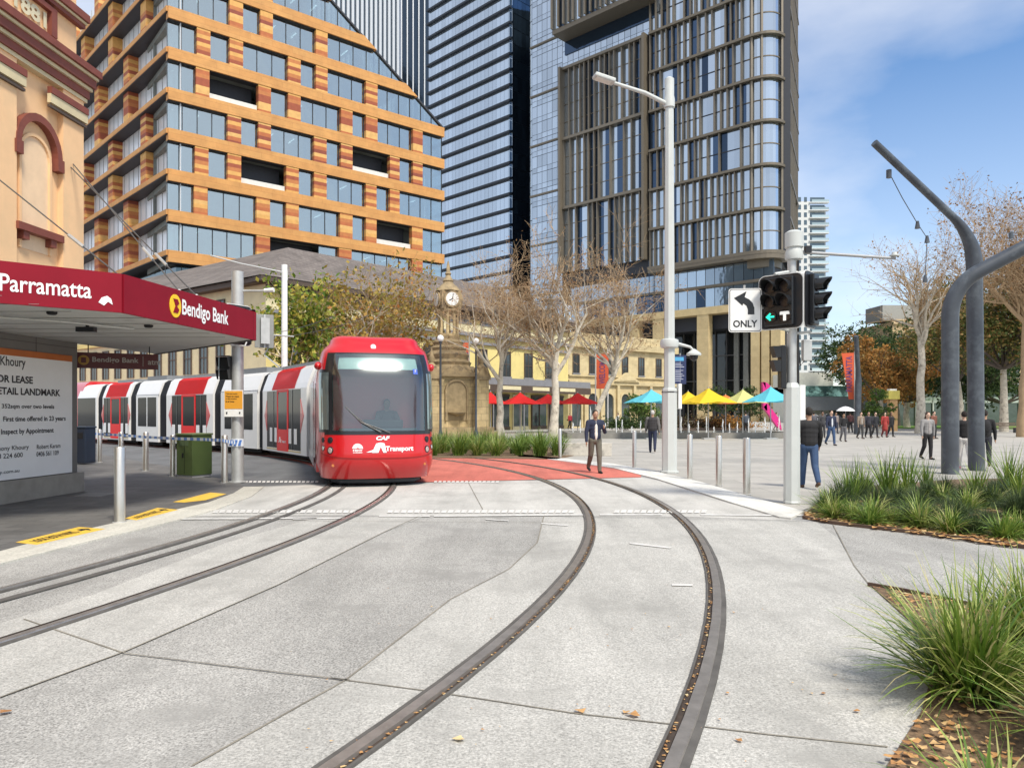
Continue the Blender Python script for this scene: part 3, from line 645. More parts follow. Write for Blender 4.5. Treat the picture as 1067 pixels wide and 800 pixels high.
# rounded left end
mb = MB(wz.M)
for k in range(28):
    prof = [(ul0+1.5-1.6*math.sin(a), .4+1.6*(1-math.cos(a))) for a in [R(q) for q in range(0, 91, 15)]]
    for (x0,y0),(x1,y1) in zip(prof, prof[1:]): mb.prism([(x0,y0),(x1,y1),(x1,y1+.12),(x0,y0+.12)], 8+k*3.95, 11.75+k*3.95)
mb.build('rounded_end', M['gl_z'], ZT)
# projecting box high on the facade
uo0, uo1 = uz(588), uz(684); zo0 = Z_(44, wz.o.y+wz.d.y*uo0)
f = MB(wz.M); d = MB(wz.M); b = MB(wz.M)
bx_ = MB(wz.M); bx_.box(uo0, uo1, -4.2, .3, zo0+.0, zo0+1.0); bx_.build('projecting_soffit', M['bronze2'], ZT)
Mo = wz.M @ Matrix.Translation((0, -4.4, 0)); f, d, b = MB(Mo), MB(Mo), MB(Mo); fins(f, d, b, uo0, uo1, zo0+1.1, zo0+22, 99, depth=.8, pitch=1.75)
f.build('box_fins', M['bronze'], ZT); d.build('dark_glazing', M['gl_z2'], ZT); b.build('bright_glazing', M['gl_z'], ZT)
MB(wz.M).box(uo0+.2, uo1-.2, -4.0, .3, zo0+1.02, zo0+22).build('box_core', M['gl_z2'], ZT)
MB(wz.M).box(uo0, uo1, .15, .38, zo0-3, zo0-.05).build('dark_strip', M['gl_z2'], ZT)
# core mass
cm = MB(); q = [Vector((49,134))-dF*(-ul0-1.0)-nF*1.1, pA-nF*1.1, Vector((49,134))-nF*3.5+dS*1.0, pB+Vector((-1.2,.3)), pB+dS*26+Vector((-1.0,0)), Vector((49,134))+dF*ul0+dS*40]
cm.prism([tuple(p) for p in q], 31, 112); cm.build('core', M['soffit'], ZT)
# curved underside at the corner
cu = MB(); cring(cu, -3.2, .8, zs[0]-1.2, zs[0]-.36); cring(cu, -3.6, -.6, zs[0]-2.6, zs[0]-1.21); cring(cu, -4.6, -2.2, zs[0]-5.5, zs[0]-2.61); cu.build('curved_underside', M['bronze2'], ZT)
MB(wz.M).box(uA, uB, -.8, 3.5, zs[0]-1.0, zs[0]-.36).build('underside', M['bronze2'], ZT)
# glazed podium storeys below
pg, pgd, pm = MB(wz.M), MB(wz.M), MB(wz.M)
u = uz(590)
while u < -3:
    pg.box(u+.06, u+1.94, 1.6, 1.7, 26.6, 30.2); pg.box(u+.06, u+1.94, 1.6, 1.7, 22.2, 26.3) if rnd.random() < .55 else pgd.box(u+.06, u+1.94, 1.6, 1.7, 22.2, 26.3)
    u += 2
pg.build('podium_glazing', glass('podium_glass', (.36,.44,.52), .06, .85, .25), ZT); pgd.build('podium_dark_glazing', M['gl_z2'], ZT)
MB(wz.M).box(uz(590), -2.6, 1.72, 6, 18, 31).build('podium_core', M['soffit'], ZT); MB(wz.M).box(uz(590), -3, 1.0, 1.6, 26.2, 26.7).build('podium_ledge', M['bronze2'], ZT)
# sandstone portico
SAND = blocks('sandstone_cladding', (.60,.47,.25), (.52,.40,.21), (.40,.31,.17), 1.6, 2.0, .75, .008, var=.18)
zb = Z_(318, wz.D(760)); st = MB(wz.M)
st.box(uz(640), -1.0, -.8, 3.0, zb-1.4, zb); st.box(uz(560), uz(640), -.8, 3.0, zb-1.4, zb); st.build('stone_beam', SAND, ZT)
for a, b in [(656,667),(682,693),(728,740),(784,793),(795,803),(805,815)]:
    c = MB(wz.M); c.box(uz(a), uz(b), -.7, .9+.3*(a > 780), 0, zb-1.403); c.build('stone_column', SAND, ZT)
lb = MB(wz.M); lb.box(uz(600), -1.2, 6, 6.4, 0, zb); lb.build('lobby_glass', glass('lobby_glass', (.05,.055,.06), .08, .7, .3), ZT)
lm = MB(wz.M); u = uz(600)
while u < -1.5: lm.box(u, u+.12, 5.6, 5.98, 0, zb-1.4); u += 2.4
for z in (4, 8, 13): lm.box(uz(600), -1.2, 5.7, 5.97, z, z+.2)
lm.build('lobby_mullions', mat('lobby_mullion', (.10,.10,.10), .5), ZT)
for px in (752, 762, 771):
    c = MB(wz.M); c.box(uz(px), uz(px)+1.0, 8.4-3.4, 5.9-.35, 0, zb-1.5); c.build('inner_column', mat('lobby_column', (.20,.21,.20), .5, var=.3), ZT)
# ---------------- far apartment tower, right ----------------
AT = thing('apartment_tower', 'distant white apartment tower with stacked balconies behind the traffic light pole', 'apartment building', (X_(845,300),300,0))
wa = frame((X_(829,300),300,0), (1,0,0)); a = MB(wa); zt = Z_(210, 300); wv = (862-829)*300/F
a.box(0, wv*.45, 0, 16, 0, zt); a.box(wv*.45, wv, 1.5, 16, 0, zt-1.5); a.build('wall', mat('white_tower_wall', (.62,.64,.63), .7), AT)
sl_, gg, dd = MB(wa), MB(wa), MB(wa); APG = glass('apartment_glass', (.12,.16,.18), .1, .7, .4)
for k in range(28):
    z = 3+k*3.1
    sl_.box(wv*.42, wv+.6, -.6, 1.5, z, z+.3); gg.box(wv*.5, wv+.5, -.55, -.5, z+.3, z+1.3); 
    for q in ((wv*.5, wv-.5, 1.35, 1.45, z+.4, z+2.7),(.8, 2.2, -.06, -.01, z+.5, z+2.4),(3.4, 4.6, -.06, -.01, z+.5, z+2.4)): MB(wa).box(*q).build('window', APG, AT)
sl_.build('balcony_slabs', mat('balcony_slab', (.66,.68,.67), .7), AT); gg.build('balcony_glass', glass('balcony_glass', (.45,.55,.55), .1, .6, .2), AT)
# ---------------- yellow heritage terrace behind the tram ----------------
YB = thing('heritage_building', 'long yellow two-storey heritage building with a grey slate hip roof behind the tram', 'heritage building', (-17.05,51.2,0))
YEL = mat('yellow_render', (.72,.60,.24), .8, var=.12, scale=1.2, stain=(.48,.40,.17), sscale=.6); YELP = mat('cream_render', (.66,.60,.38), .8, var=.12, scale=1.2)
SLATE = blocks('slate_roof', (.19,.165,.15), (.14,.12,.11), (.05,.048,.045), .5, .22, .8, .012, var=.35)
DW = glass('dark_window_glass', (.10,.12,.13), .08, .6, .4); BRN = mat('brown_timber', (.085,.06,.045), .6); GREYT = mat('grey_trim', (.22,.225,.24), .6)
wy = Wall((-17.05,51.2), (.655,.756)); LEN = wy.u(592); EV = 11.0
b = MB(wy.M); b.box(0, LEN, 0, 12, 0, EV-.02); b.build('wall', YEL, YB)
# eaves, hip roof
hip = MB(wy.M); o = .9; rz = EV+3.9; ins = 5.5
hip.add([(-o,-o,EV),(LEN+o,-o,EV),(LEN+o,12+o,EV),(-o,12+o,EV),(ins,6,rz),(LEN-ins,6,rz)], [(0,1,5,4),(1,2,5),(2,3,4,5)])
rf = hip.build('roof', SLATE, YB); MB(wy.M).box(-o+.05, LEN+o-.05, -o+.05, .4, EV-.35, EV-.01).box(-o+.05, .4, .4, 12+o, EV-.35, EV-.01).build('eaves', BRN, rf)
MB(wy.M).box(-.03, LEN+.03, -.25, 0, EV-.95, EV-.36).build('frieze', BRN, YB)
# string course and parapet band between storeys
zs1 = 8.6
tb = MB(wy.M); tb.box(-.12, LEN+.1, -.35, -.003, zs1-.05, zs1+.25); tb.box(-.12, LEN+.1, -.22, -.003, zs1-.75, zs1-.5); tb.build('string_course', GREYT, YB)
MB(wy.M).box(-.06, LEN+.06, -.10, -.003, zs1+.25, zs1+1.0).build('parapet_band', YELP, YB)
def win(W, u, z0, w, h, parent, surround=None, yo=0.0, panes=2, fm=None, sill=True):
    g = MB(W).box(u, u+w, yo-.03, yo-.005, z0, z0+h).build('window', DW, parent)
    f = MB(W); t = .09
    f.box(u-t, u, yo-.10, yo-.004, z0, z0+h); f.box(u+w, u+w+t, yo-.10, yo-.004, z0, z0+h); f.box(u-t, u+w+t, yo-.10, yo-.004, z0+h, z0+h+t); f.box(u, u+w, yo-.07, yo-.032, z0+h*.5-.04, z0+h*.5+.04)
    for i in range(1, panes): f.box(u+w*i/panes-.03, u+w*i/panes+.03, yo-.06, yo-.033, z0, z0+h)
    f.build('window_frame', fm or BRN, g)
    if sill: MB(W).box(u-.15, u+w+.15, yo-.16, yo-.003, z0-.16, z0-.02).build('window_sill', GREYT, g)
    return g
u = 1.2; i = 0
while u < LEN-2.2:
    win(wy.M, u, zs1+1.15, 2.6 if i%3 != 2 else 1.2, 1.1, YB, panes=4 if i%3 != 2 else 2); u += 4.1; i += 1
u = 1.5
while u < LEN-1.5: win(wy.M, u, 5.1, 1.1, 2.3, YB); u += 3.3
# verandah awning along the ground floor
aw = MB(wy.M); aw.box(6, LEN+.2, -2.6, 0, 4.35, 4.55); aw.box(6, LEN+.2, -2.7, -2.6, 4.15, 4.75); r_ = aw.build('awning', GREYT, YB)
MB(wy.M).box(6, LEN+.2, -2.75, -2.702, 3.5, 4.13).build('awning_valance', BRN, r_)
u = 9
while u < LEN-3: MB(wy.M).box(u, u+2.5, -2.79, -2.752, 3.72, 4.05).build('sign_panel', YELP, r_); u += 4.2
# shopfronts
u = 6.2
while u < LEN-2.4:
    g = MB(wy.M).box(u, u+2.3, -.05, -.01, .35, 3.2).build('shopfront', DW, YB)
    f = MB(wy.M); f.box(u-.12, u, -.14, -.004, 0, 3.4); f.box(u+1.1, u+1.2, -.12, -.052, .35, 3.2); f.box(u, u+2.3, -.14, -.004, 3.2, 3.4); f.box(u, u+2.3, -.14, -.004, 0, .35); f.build('shopfront_frame', BRN if int(u)%2 else YELP, g); u += 2.85
for uu in [8+4.2*i for i in range(int((LEN-8)/4.2))]:
    MB(wy.M).tube([(uu,-2.55,0),(uu,-2.55,4.14)], .06, 8).build('verandah_post', GREYT, YB)
# left face, receding towards the left behind the tram
wyl = Wall((-17.05,51.2), (.8,-.6)); b = MB(wyl.M); b.box(-34, -.0, .0, 8, 0, EV-.04); b.build('wall', YELP, YB)
MB(wyl.M).box(-34, 0, -.7, .4, EV-.4, EV-.01).build('eaves', BRN, YB)
C_ = Vector((-17.05,51.2,0)); a_ = Vector((.655,.756,0)).normalized(); n1 = Vector((-a_.y,a_.x,0)); b_ = Vector((-.8,.6,0)); n2 = Vector((.6,.8,0)); A_ = C_+a_*ins+n1*6; u3 = Vector((0,0,1))
rl = MB(); rl.add([C_-n2*.9+b_*34+u3*EV, C_-a_*o-n1*o+u3*EV, A_+u3*rz, A_+b_*28+u3*rz, C_+b_*34+n2*12+u3*EV, C_+b_*12+n2*12+u3*EV], [(0,1,2,3),(3,2,5,4)]); rl.build('roof', SLATE, YB)
u = -33
while u < -1.5:
    for z0, h in ((8.3,1.6),(4.6,2.4),(.8,2.6)): win(wyl.M, u, z0, .95, h, YB, sill=False)
    u += 2.25
MB(wyl.M).box(-34, 0, -.2, -.003, 7.5, 7.9).build('string_course', YEL, YB)
# ---------------- town hall ----------------
TH = thing('town_hall', 'cream stone town hall with arched doorways behind the orange banner', 'town hall', (*[X_(592,80), 80],0))
CRM = blocks('cream_stone', (.60,.50,.29), (.54,.44,.25), (.42,.34,.19), 1.0, .45, .8, .006, var=.22)
wt = Wall((X_(592,79),79), (.80,.60)); TL = wt.u(703)
b = MB(wt.M); zt = 9.2
b.box(0, TL, 0, 10, 0, zt); b.build('wall', CRM, TH)
c = MB(wt.M); c.box(-.2, TL+.2, -.45, -.003, zt-.5, zt+.25); c.box(-.1, TL+.1, -.3, -.003, 4.75, 5.15); c.box(0, TL, -.15, -.003, zt+.26, zt+1.1); c.box(0,TL,-.2,-.003,5.6,5.75); c.build('cornice', CRM, TH)
def arch(W, uc, w, z0, zs_, mat_, y0=-.03, n=10):
    pts = [(uc-w/2,z0),(uc+w/2,z0)]+[(uc+w/2*math.cos(math.pi*i/n), zs_+w/2*math.sin(math.pi*i/n)) for i in range(n+1)]
    return MB(W).plate(pts, y0, y0+.02)
def arch_ring(W, uc, w, t, z0, zs_, y0, y1, n=12):
    m = MB(W); m.box(uc-w/2-t, uc-w/2, y0, y1, z0, zs_); m.box(uc+w/2, uc+w/2+t, y0, y1, z0, zs_)
    for i in range(n):
        a0, a1 = math.pi*i/n, math.pi*(i+1)/n; r0, r1 = w/2, w/2+t
        m.plate([(uc+r0*math.cos(a0),zs_+r0*math.sin(a0)),(uc+r1*math.cos(a0),zs_+r1*math.sin(a0)),(uc+r1*math.cos(a1),zs_+r1*math.sin(a1)),(uc+r0*math.cos(a1),zs_+r0*math.sin(a1))], y0, y1)
    return m
k = 0
for px in (600, 617, 634, 651, 668, 686):
    uc = wt.u(px)
    g = arch(wt.M, uc, 1.35, .2, 3.1, None).build('doorway', DW, TH); arch_ring(wt.M, uc, 1.35, .22, 0, 3.1, -.16, -.004).build('arch_surround', CRM, g)
    win(wt.M, uc-.4, 5.95, .8, 2.0, TH)
for px in (609, 626, 643, 660, 677, 694):
    cc = MB(wt.M); cc.box(wt.u(px)-.2, wt.u(px)+.2, -.28, -.004, 0, 4.74); cc.build('pilaster', CRM, TH)
p = MB(wt.M); uc = wt.u(651); p.plate([(uc-2,5.16),(uc+2,5.16),(uc,6.2)], -.5, -.01); p.plate([(uc-1.3,5.3),(uc+1.3,5.3),(uc,5.9)], -.55, -.51); p.build('pediment', CRM, TH)
# ---------------- 1881 corner building, left ----------------
LB = thing('corner_building', 'salmon rendered corner shop building dated 1881 with maroon mouldings and a red street awning', 'corner building', (-9.05,15.35,0))
SAL = mat('salmon_render', (.82,.53,.29), .8, var=.10, scale=1.0, stain=(.74,.50,.28), sscale=.9); MAR = mat('maroon_trim', (.20,.055,.035), .6, var=.2)
CRT = mat('cream_trim', (.62,.53,.33), .7, var=.12); GRW = mat('grey_tile_wall', (.17,.165,.155), .6, var=.12, scale=2)
wlb = Wall((-9.05,15.35), (.0733,1)); ML = wlb.M          # local x grows away from the camera, corner at 0
ulb = lambda px: wlb.u(px); zlb = lambda px, py: wlb.z(px, py)
b = MB(ML); b.box(-14, 0, 0, .3, 3.4, 11.2); b.build('wall', SAL, LB)
b = MB(ML); b.box(-14, 0, -.02, .3, 0, 3.41); b.build('shop_wall', GRW, LB)
b = MB(); c0 = Vector((-9.05,15.35)); b.prism([tuple(c0+Vector((-.33,-.05))), tuple(c0+Vector((-6,4.0))), tuple(c0+Vector((-16,4))), tuple(c0+Vector((-16,-14))), tuple(c0+Vector((-1.4,-14)))], 0, 11.18); b.build('side_wall', SAL, LB)
pl = MB(ML).box(-14, .05, -.14, -.022, 0, .42).build('plinth', mat('stone_plinth', (.30,.28,.24), .8, var=.2), LB)
pw = MB(ML); pw.box(ulb(60), 0.06, -.12, 0, 3.9, 8.2); pw.box(-14, ulb(11), -.12, 0, 3.9, 8.2); pw.build('pilaster', SAL, LB)
# cornice: stacked mouldings
zc = Z_(100, 15.0)
def mould(z0, z1, pr, m, name):
    q = MB(ML); q.box(-14, .06+pr*.5, -pr, -.003, z0, z1); q.build(name, m, LB)
mould(8.12, 8.20, .15, CRT, 'cornice_moulding'); mould(8.203, 8.36, .19, MAR, 'cornice_moulding'); mould(8.363, 8.43, .24, CRT, 'cornice_moulding'); mould(8.433, 8.60, .30, MAR, 'cornice_moulding'); mould(8.603, 8.66, .34, CRT, 'cornice_moulding'); mould(8.663, 8.80, .40, MAR, 'cornice_moulding')
mould(9.66, 9.74, .12, MAR, 'parapet_moulding'); mould(9.743, 9.79, .15, CRT, 'parapet_moulding'); mould(9.793, 9.95, .20, MAR, 'parapet_moulding')
for a, bb in ((ulb(43), .08), (-14, ulb(17))):
    q = MB(ML); q.box(a, bb, -.22, -.122, 7.84, 7.97); q.build('capital_moulding', MAR, LB); q = MB(ML); q.box(a, bb, -.20, -.122, 7.66, 7.835); q.build('capital_moulding', CRT, LB)
    q = MB(ML); q.box(a, bb, -.18, -.122, 7.58, 7.63); q.build('capital_moulding', BRN, LB)
# date panel with raised numerals
ua, ub = ulb(-6), ulb(55); dp = MB(ML); z0, z1 = 9.09, 9.50
dp.box(ub-.16, ub, -.10, 0, z0-.05, z1+.1); dp.box(ua, ub-.16, -.10, 0, z1, z1+.1); dp.box(ua, ub-.16, -.05, 0, z0-.05, z0-.02)
pn = dp.build('date_panel', MAR, LB); tx = MB(ML); text_in(tx, '1881', ulb(13), ulb(47), z0+.04, z1-.06, -.03, .035); tx.build('numerals', mat('cream_numerals', (.68,.62,.42), .6), pn)
# blind arched niche
uc = (ulb(14)+ulb(55))/2; wv = ulb(51)-ulb(17); zsp = zlb(35,158)
nic = arch(ML, uc, wv*.86, zlb(35,262), zsp-.1, None, -.012).build('niche_panel', mat('pale_salmon', (.80,.58,.37), .8, var=.1), LB)
arch_ring(ML, uc, wv*.86, .06, zlb(35,262), zsp-.1, -.05, -.004).build('niche_rim', SAL, nic)
mm = MB(ML); t_ = .13; n = 14; r0 = wv/2+.06
for i in range(n):
    a0, a1 = math.pi*i/n, math.pi*(i+1)/n
    mm.plate([(uc+r0*math.cos(a0),zsp+r0*math.sin(a0)*1.12),(uc+(r0+t_)*math.cos(a0),zsp+(r0+t_)*math.sin(a0)*1.12),(uc+(r0+t_)*math.cos(a1),zsp+(r0+t_)*math.sin(a1)*1.12),(uc+r0*math.cos(a1),zsp+r0*math.sin(a1)*1.12)], -.14, -.003)
for s in (-1, 1): mm.box(uc+s*(r0+t_/2)-.09, uc+s*(r0+t_/2)+.09, -.16, -.003, zsp-.22, zsp+.02)
mm.build('arch_moulding', MAR, LB)
sm = MB(ML); sm.box(uc-r0-.12, uc+r0+.12, -.18, -.003, zlb(35,246), zlb(35,238.5)); sm.box(uc+r0-.2, uc+r0-.05, -.14, -.003, zlb(35,254), zlb(35,246)); sm.box(uc-r0+.05, uc-r0+.2, -.14, -.003, zlb(35,254), zlb(35,246)); sm.build('window_ledge', MAR, LB)
# awning
RDF = mat('red_fascia', (.23,.006,.018), .55, var=.10, scale=2, spec=.2); SOF = mat('soffit_lining', (.50,.51,.50), .6, var=.14, scale=1.5, stain=(.36,.36,.35), sscale=1.5)
a0 = Vector((-5.61,10.6)); a1 = Vector((-5.10,14.6)); a2 = Vector((-8.8,18.2)); f0 = a0+Vector((-.766,-.643))*5.2
poly = [tuple(f0), tuple(a0), tuple(a1), tuple(a2), (-9.2,15.3), (-9.4,8)]
AW = MB().prism(poly, 3.10, 3.16).build('awning', SOF, LB); MB().prism([(p[0]*1.0+(-.02 if p[0] > -9 else 0), p[1]) for p in poly], 3.17, 3.60).build('awning_roof', mat('awning_top', (.2,.2,.2), .7), AW)
wf2 = Wall(a0, (a1-a0)); L2 = (a1-a0).length; wf1 = Wall(a0, (.766,.643)); wf3 = Wall(a1, a2-a1)
f = MB(wf2.M).box(0, L2, -.05, .0, 3.08, 3.635).build('fascia', RDF, AW)
f1 = MB(wf1.M).box(-5.2, 0, -.05, .0, 3.08, 3.635).build('fascia', RDF, AW)
MB(wf3.M).box(0, (a2-a1).length, -.05, 0, 3.08, 3.3).build('fascia', mat('dark_fascia', (.05,.045,.04), .6), AW)
# lettering and logo
WT = mat('white_letters', (.86,.86,.85), .5, var=0); YLG = mat('yellow_logo', (.86,.56,.02), .5, var=0)
def wbox(W, x0, y0, x1, y1): return W.u(x0), W.u(x1), (W.z(x0,y1)+W.z(x1,y1))/2, (W.z(x0,y0)+W.z(x1,y0))/2
t = MB(wf1.M); u0, u1 = wf1.u(-1), wf1.u(94.5); text_in(t, 'Parramatta', u0, u1, 3.24, 3.47, -.056, .012); t.build('lettering', WT, AW)
t = MB(wf2.M); text_in(t, 'Bendigo Bank', wf2.u(186.5), wf2.u(235), 3.175, 3.50, -.056, .022); t.build('lettering', WT, AW)
uL = (wf2.u(173.5)+wf2.u(185))/2; rL = (wf2.u(185)-wf2.u(173.5))/2; zL = 3.36
lg = MB(wf2.M); lg.plate([(uL+rL*math.cos(a), zL+rL*math.sin(a)*.62) for a in [2*math.pi*i/28 for i in range(28)]] if False else [(uL+.155*math.cos(a), zL+.185*math.sin(a)) for a in [2*math.pi*i/28 for i in range(28)]], -.062, -.051); lgo = lg.build('logo_disc', YLG, AW)
m_ = MB(wf2.M); m_.plate([(uL-.07,zL+.11),(uL+.05,zL+.11),(uL+.09,zL+.05),(uL+.025,zL),(uL+.09,zL-.05),(uL+.05,zL-.11),(uL-.07,zL-.11),(uL-.01,zL)], -.07, -.0625); m_.build('logo_mark', RDF, AW)
m_ = MB(wf2.M); m_.plate([(-.30+0,3.2),(-.2,3.2),(-.2,3.3),(-.3,3.3)], -.06, -.051) if False else None
# small white emblem at the end of the street fascia
em = MB(wf1.M); ue = wf1.u(110); em.plate([(ue-.10,3.20),(ue-.03,3.16),(ue+.02,3.22),(ue+.08,3.18),(ue+.06,3.26),(ue+.01,3.30),(ue-.06,3.27)], -.058, -.051); em.build('emblem', WT, AW)
# soffit fittings
for (x, y) in ((-6.6,10.6),(-6.0,12.2),(-7.4,9.8)):
    q = MB(); q.lathe([(.0,3.05),(.05,3.055),(.07,3.07),(.07,3.099)], (x,y,0), 14); q.build('ceiling_light', M['blackmatt'], AW)
q = MB(); q.box(-7.15,-6.85,12.1,12.2,2.98,3.06); q.box(-7.0,-6.96,12.13,12.17,3.06,3.099); q.build('camera', M['black'], AW)
q = MB(); q.tube([(-9.1,9.5,3.05),(-6.9,11.3,3.05),(-6.4,12.5,3.07)], .02, 6); q.build('conduit', M['galv'], AW)
# stays from the wall to the awning edge
for (pa, pb) in (((-9.35,12.2,6.2),(-5.75,10.9,3.64)), ((-9.1,15.2,6.85),(-5.45,12.1,3.64)), ((-9.1,15.1,6.75),(-5.38,12.6,3.64))):
    a_, b_ = Vector(pa), Vector(pb); q = MB(); q.tube([a_, b_], .011, 6); q.build('awning_stay', M['wire'], LB)
    q = MB(); q.tube([a_.lerp(b_,.72), a_.lerp(b_,.80)], .026, 6); q.ball(b_, .035, 8, 6); q.build('turnbuckle', M['galv'], LB)
# lease board on the wall
LBD = thing('lease_board', 'large white lease advertisement board with an orange stripe fixed to the shop wall', 'sign board', (wlb.o.x, wlb.o.y, 1))
zb0, zb1 = zlb(70,492), zlb(73,377); ur = ulb(72.5)
bd = MB(ML).box(ur-4.4, ur, -.055, -.024, zb0, zb1-.002).build('panel', mat('board_white', (.82,.83,.82), .5, var=.03), LBD)
MB(ML).box(ur-4.4, ur+.0, -.055, -.024, zb1, zb1+.12).build('orange_stripe', mat('orange_stripe', (.50,.15,.04), .5), LBD)
tx = MB(ML); DK = mat('board_lettering', (.03,.03,.035), .6)
def tline(s, xr, yb, yt, width, bold=.0):
    """text whose right end is at picture column xr, rows yb..yt there; width in metres"""
    u1 = ulb(xr); text_in(tx, s, u1-width, u1, zlb(xr,yb), zlb(xr,yt), -.060, bold)
tline('Khoury', 23.5, 385.5, 373.2, .62, .01)
tline('FOR LEASE', 31.2, 400.0, 392.5, .98, .03)
tline('RETAIL LANDMARK', 60, 412.8, 406.0, 1.75, .03)
tline('352sqm over two levels', 53.5, 427.0, 421.5, 1.36, .022)
tline('First time offered in 23 years', 65.5, 439.6, 433.3, 1.66, .022)
tline('Inspect by Appointment', 53, 452.0, 445.4, 1.36, .022)
tline('Anthony Khoury', 27, 469.0, 463.0, .98, .01); tline('0418 224 600', 20.6, 476, 471, .82, .01)
tline('Robert Karam', 60, 466.2, 461.8, .66, .01); tline('0406 561 109', 58.2, 473.8, 468.8, .62, .01)
tline('khoury.com.au', 17, 492.6, 488.2, .80, .01)
tx.build('lettering', DK, LBD)
# hanging sign under the awning
HS = thing('hanging_sign', 'dark red bank sign hanging on rods beneath the awning', 'hanging sign', (X_(120,16),16,2.6))
wh = frame((X_(76,15.6),15.6,0), (X_(164.6,16.3)-X_(76,15.6), .7, 0)); Lh = ((X_(164.6,16.3)-X_(76,15.6))**2+.49)**.5
MR2 = mat('dark_red_panel', (.085,.012,.014), .45); hb = MB(wh).box(0, Lh, -.06, .06, 2.60, 2.93).build('panel', MR2, HS)
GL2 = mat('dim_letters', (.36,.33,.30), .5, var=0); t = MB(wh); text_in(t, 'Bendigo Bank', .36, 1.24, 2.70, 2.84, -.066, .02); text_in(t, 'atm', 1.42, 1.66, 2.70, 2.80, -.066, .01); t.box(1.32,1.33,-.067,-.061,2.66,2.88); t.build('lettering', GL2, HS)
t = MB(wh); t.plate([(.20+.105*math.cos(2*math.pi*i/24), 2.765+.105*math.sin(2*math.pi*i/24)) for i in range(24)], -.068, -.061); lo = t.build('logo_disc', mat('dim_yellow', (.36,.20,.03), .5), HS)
t = MB(wh); t.box(.155,.245,-.072,-.0685,2.71,2.82); t.build('logo_mark', MR2, lo)
for u in (.28, 1.45): MB(wh).tube([(u,0,2.93),(u,0,3.10)], .012, 6).build('hanger_rod', M['blackmatt'], HS)
# ---------------- far right: low buildings past the plaza ----------------
GB = thing('glass_pavilion', 'low pale green glass building above the far street canopy', 'pavilion', (X_(862,125),125,0))
w = frame((X_(826,125),125,0), (1,0,0)); L = (905-826)*125/F
MB(w).box(0, L, 0, 10, Z_(404,125), Z_(386,125)).build('white_parapet', M['white'], GB) if False else None
MB(w).box(0, 7, .3, 10, 0, Z_(388,125)).build('cream_wall', mat('cream_wall', (.62,.62,.55), .8), GB)
MB(w).box(0, 9.6, -.1, 10, Z_(413,125), Z_(402,125)).build('glazing', glass('green_glass', (.20,.36,.34), .08, .7, .3), GB); MB(w).box(7.1, L, .5, 10, 0, Z_(413,125)).build('back_wall', mat('far_dark_wall', (.16,.165,.16), .8), GB)
MB(w).box(9.6, L, -.4, 9, Z_(412,125), Z_(406,125)).build('roof', mat('copper_green_roof', (.28,.50,.45), .6), GB)
MB(w).box(-1, L+2, -5, 0, Z_(427.5,125), Z_(414,125)).build('canopy_fascia', mat('grey_canopy', (.13,.14,.15), .6), GB)
TB = thing('sandstone_block', 'tan stone office building with rows of dark windows above the trees on the right', 'office building', (X_(1000,170),170,0))
w = frame((X_(930,170),170,0), (1,.05,0)); ht = Z_(335,170)
MB(w).box(0, 42, 0, 15, 0, ht).build('wall', mat('tan_stone', (.46,.34,.19), .8, var=.12), TB); MB(w).box(-.3, 42.3, -.5, -.01, ht-.6, ht+.5).build('cornice', mat('tan_stone2', (.50,.38,.23), .8), TB)
MB(w).box(-1.5, 9, 1.5, 9, ht+.51, ht+4).build('rooftop_plant', mat('grey_concrete', (.30,.30,.28), .8), TB); MB(w).box(10, 26, 4, 12, ht+.51, ht+2.2).build('rooftop_plant', mat('tan_concrete', (.40,.32,.22), .8), TB)
for fl in range(4):
    for i in range(19):
        z0 = ht-3.2-fl*3.9; MB(w).box(1+i*2.15, 2.3+i*2.15, -.04, -.01, z0-1.9, z0).build('window', DW, TB)
PB = thing('park_pavilion', 'white and glass cafe pavilion with a flat roof under the park trees', 'pavilion', (X_(1000,90),90,0))
w = frame((X_(935,92),92,0), (1,0,0)); MB(w).box(0, 17.5, 0, 8, 0, 5.0).build('glazing', glass('cafe_glass', (.10,.13,.12), .1, .6, .5), PB)
MB(w).box(-.5, 18, -1.5, 8, 5.0, 5.35).build('roof', mat('flat_roof', (.30,.31,.30), .6), PB)
for i in range(9): MB(w).box(i*2.15, i*2.15+.15, -.2, -.01, 0, 5).build('column', M['palegrey'], PB)
MB(w).box(0, 17.5, -.15, -.01, 2.9, 3.6).build('white_band', M['white'], PB)

# seams and fixings that keep the shop corner from looking bare
sm_ = MB(wf2.M)
for u in (1.35, 2.7, L2-.12): sm_.box(u, u+.006, -.0525, -.0505, 3.085, 3.63)
sm_.build('fascia_seams', mat('seam_dark', (.09,.004,.01), .6), AW)
sm_ = MB(wf1.M)
for u in (-1.9, -3.4): sm_.box(u, u+.006, -.0525, -.0505, 3.085, 3.63)
sm_.build('fascia_seams', mat('seam_dark2', (.09,.004,.01), .6), AW)
q = MB()
for k in range(9): q.box(-9.0, -5.5, 8.4+k*.72, 8.406+k*.72, 3.093, 3.0995) if 8.4+k*.72 > 11 else q.box(-9.2, -6.3, 8.4+k*.72, 8.406+k*.72, 3.093, 3.0995)
q.build('lining_joints', mat('lining_joint', (.22,.22,.21), .8), AW)
q = MB(ML)
for u in (-1.2,-2.4,-3.6): q.box(u, u+.012, -.024, -.0205, .44, 3.1)
q.box(-4.5,0,-.024,-.0205,2.98,2.99); q.build('tile_joints', mat('tile_joint', (.08,.08,.075), .8), LB)
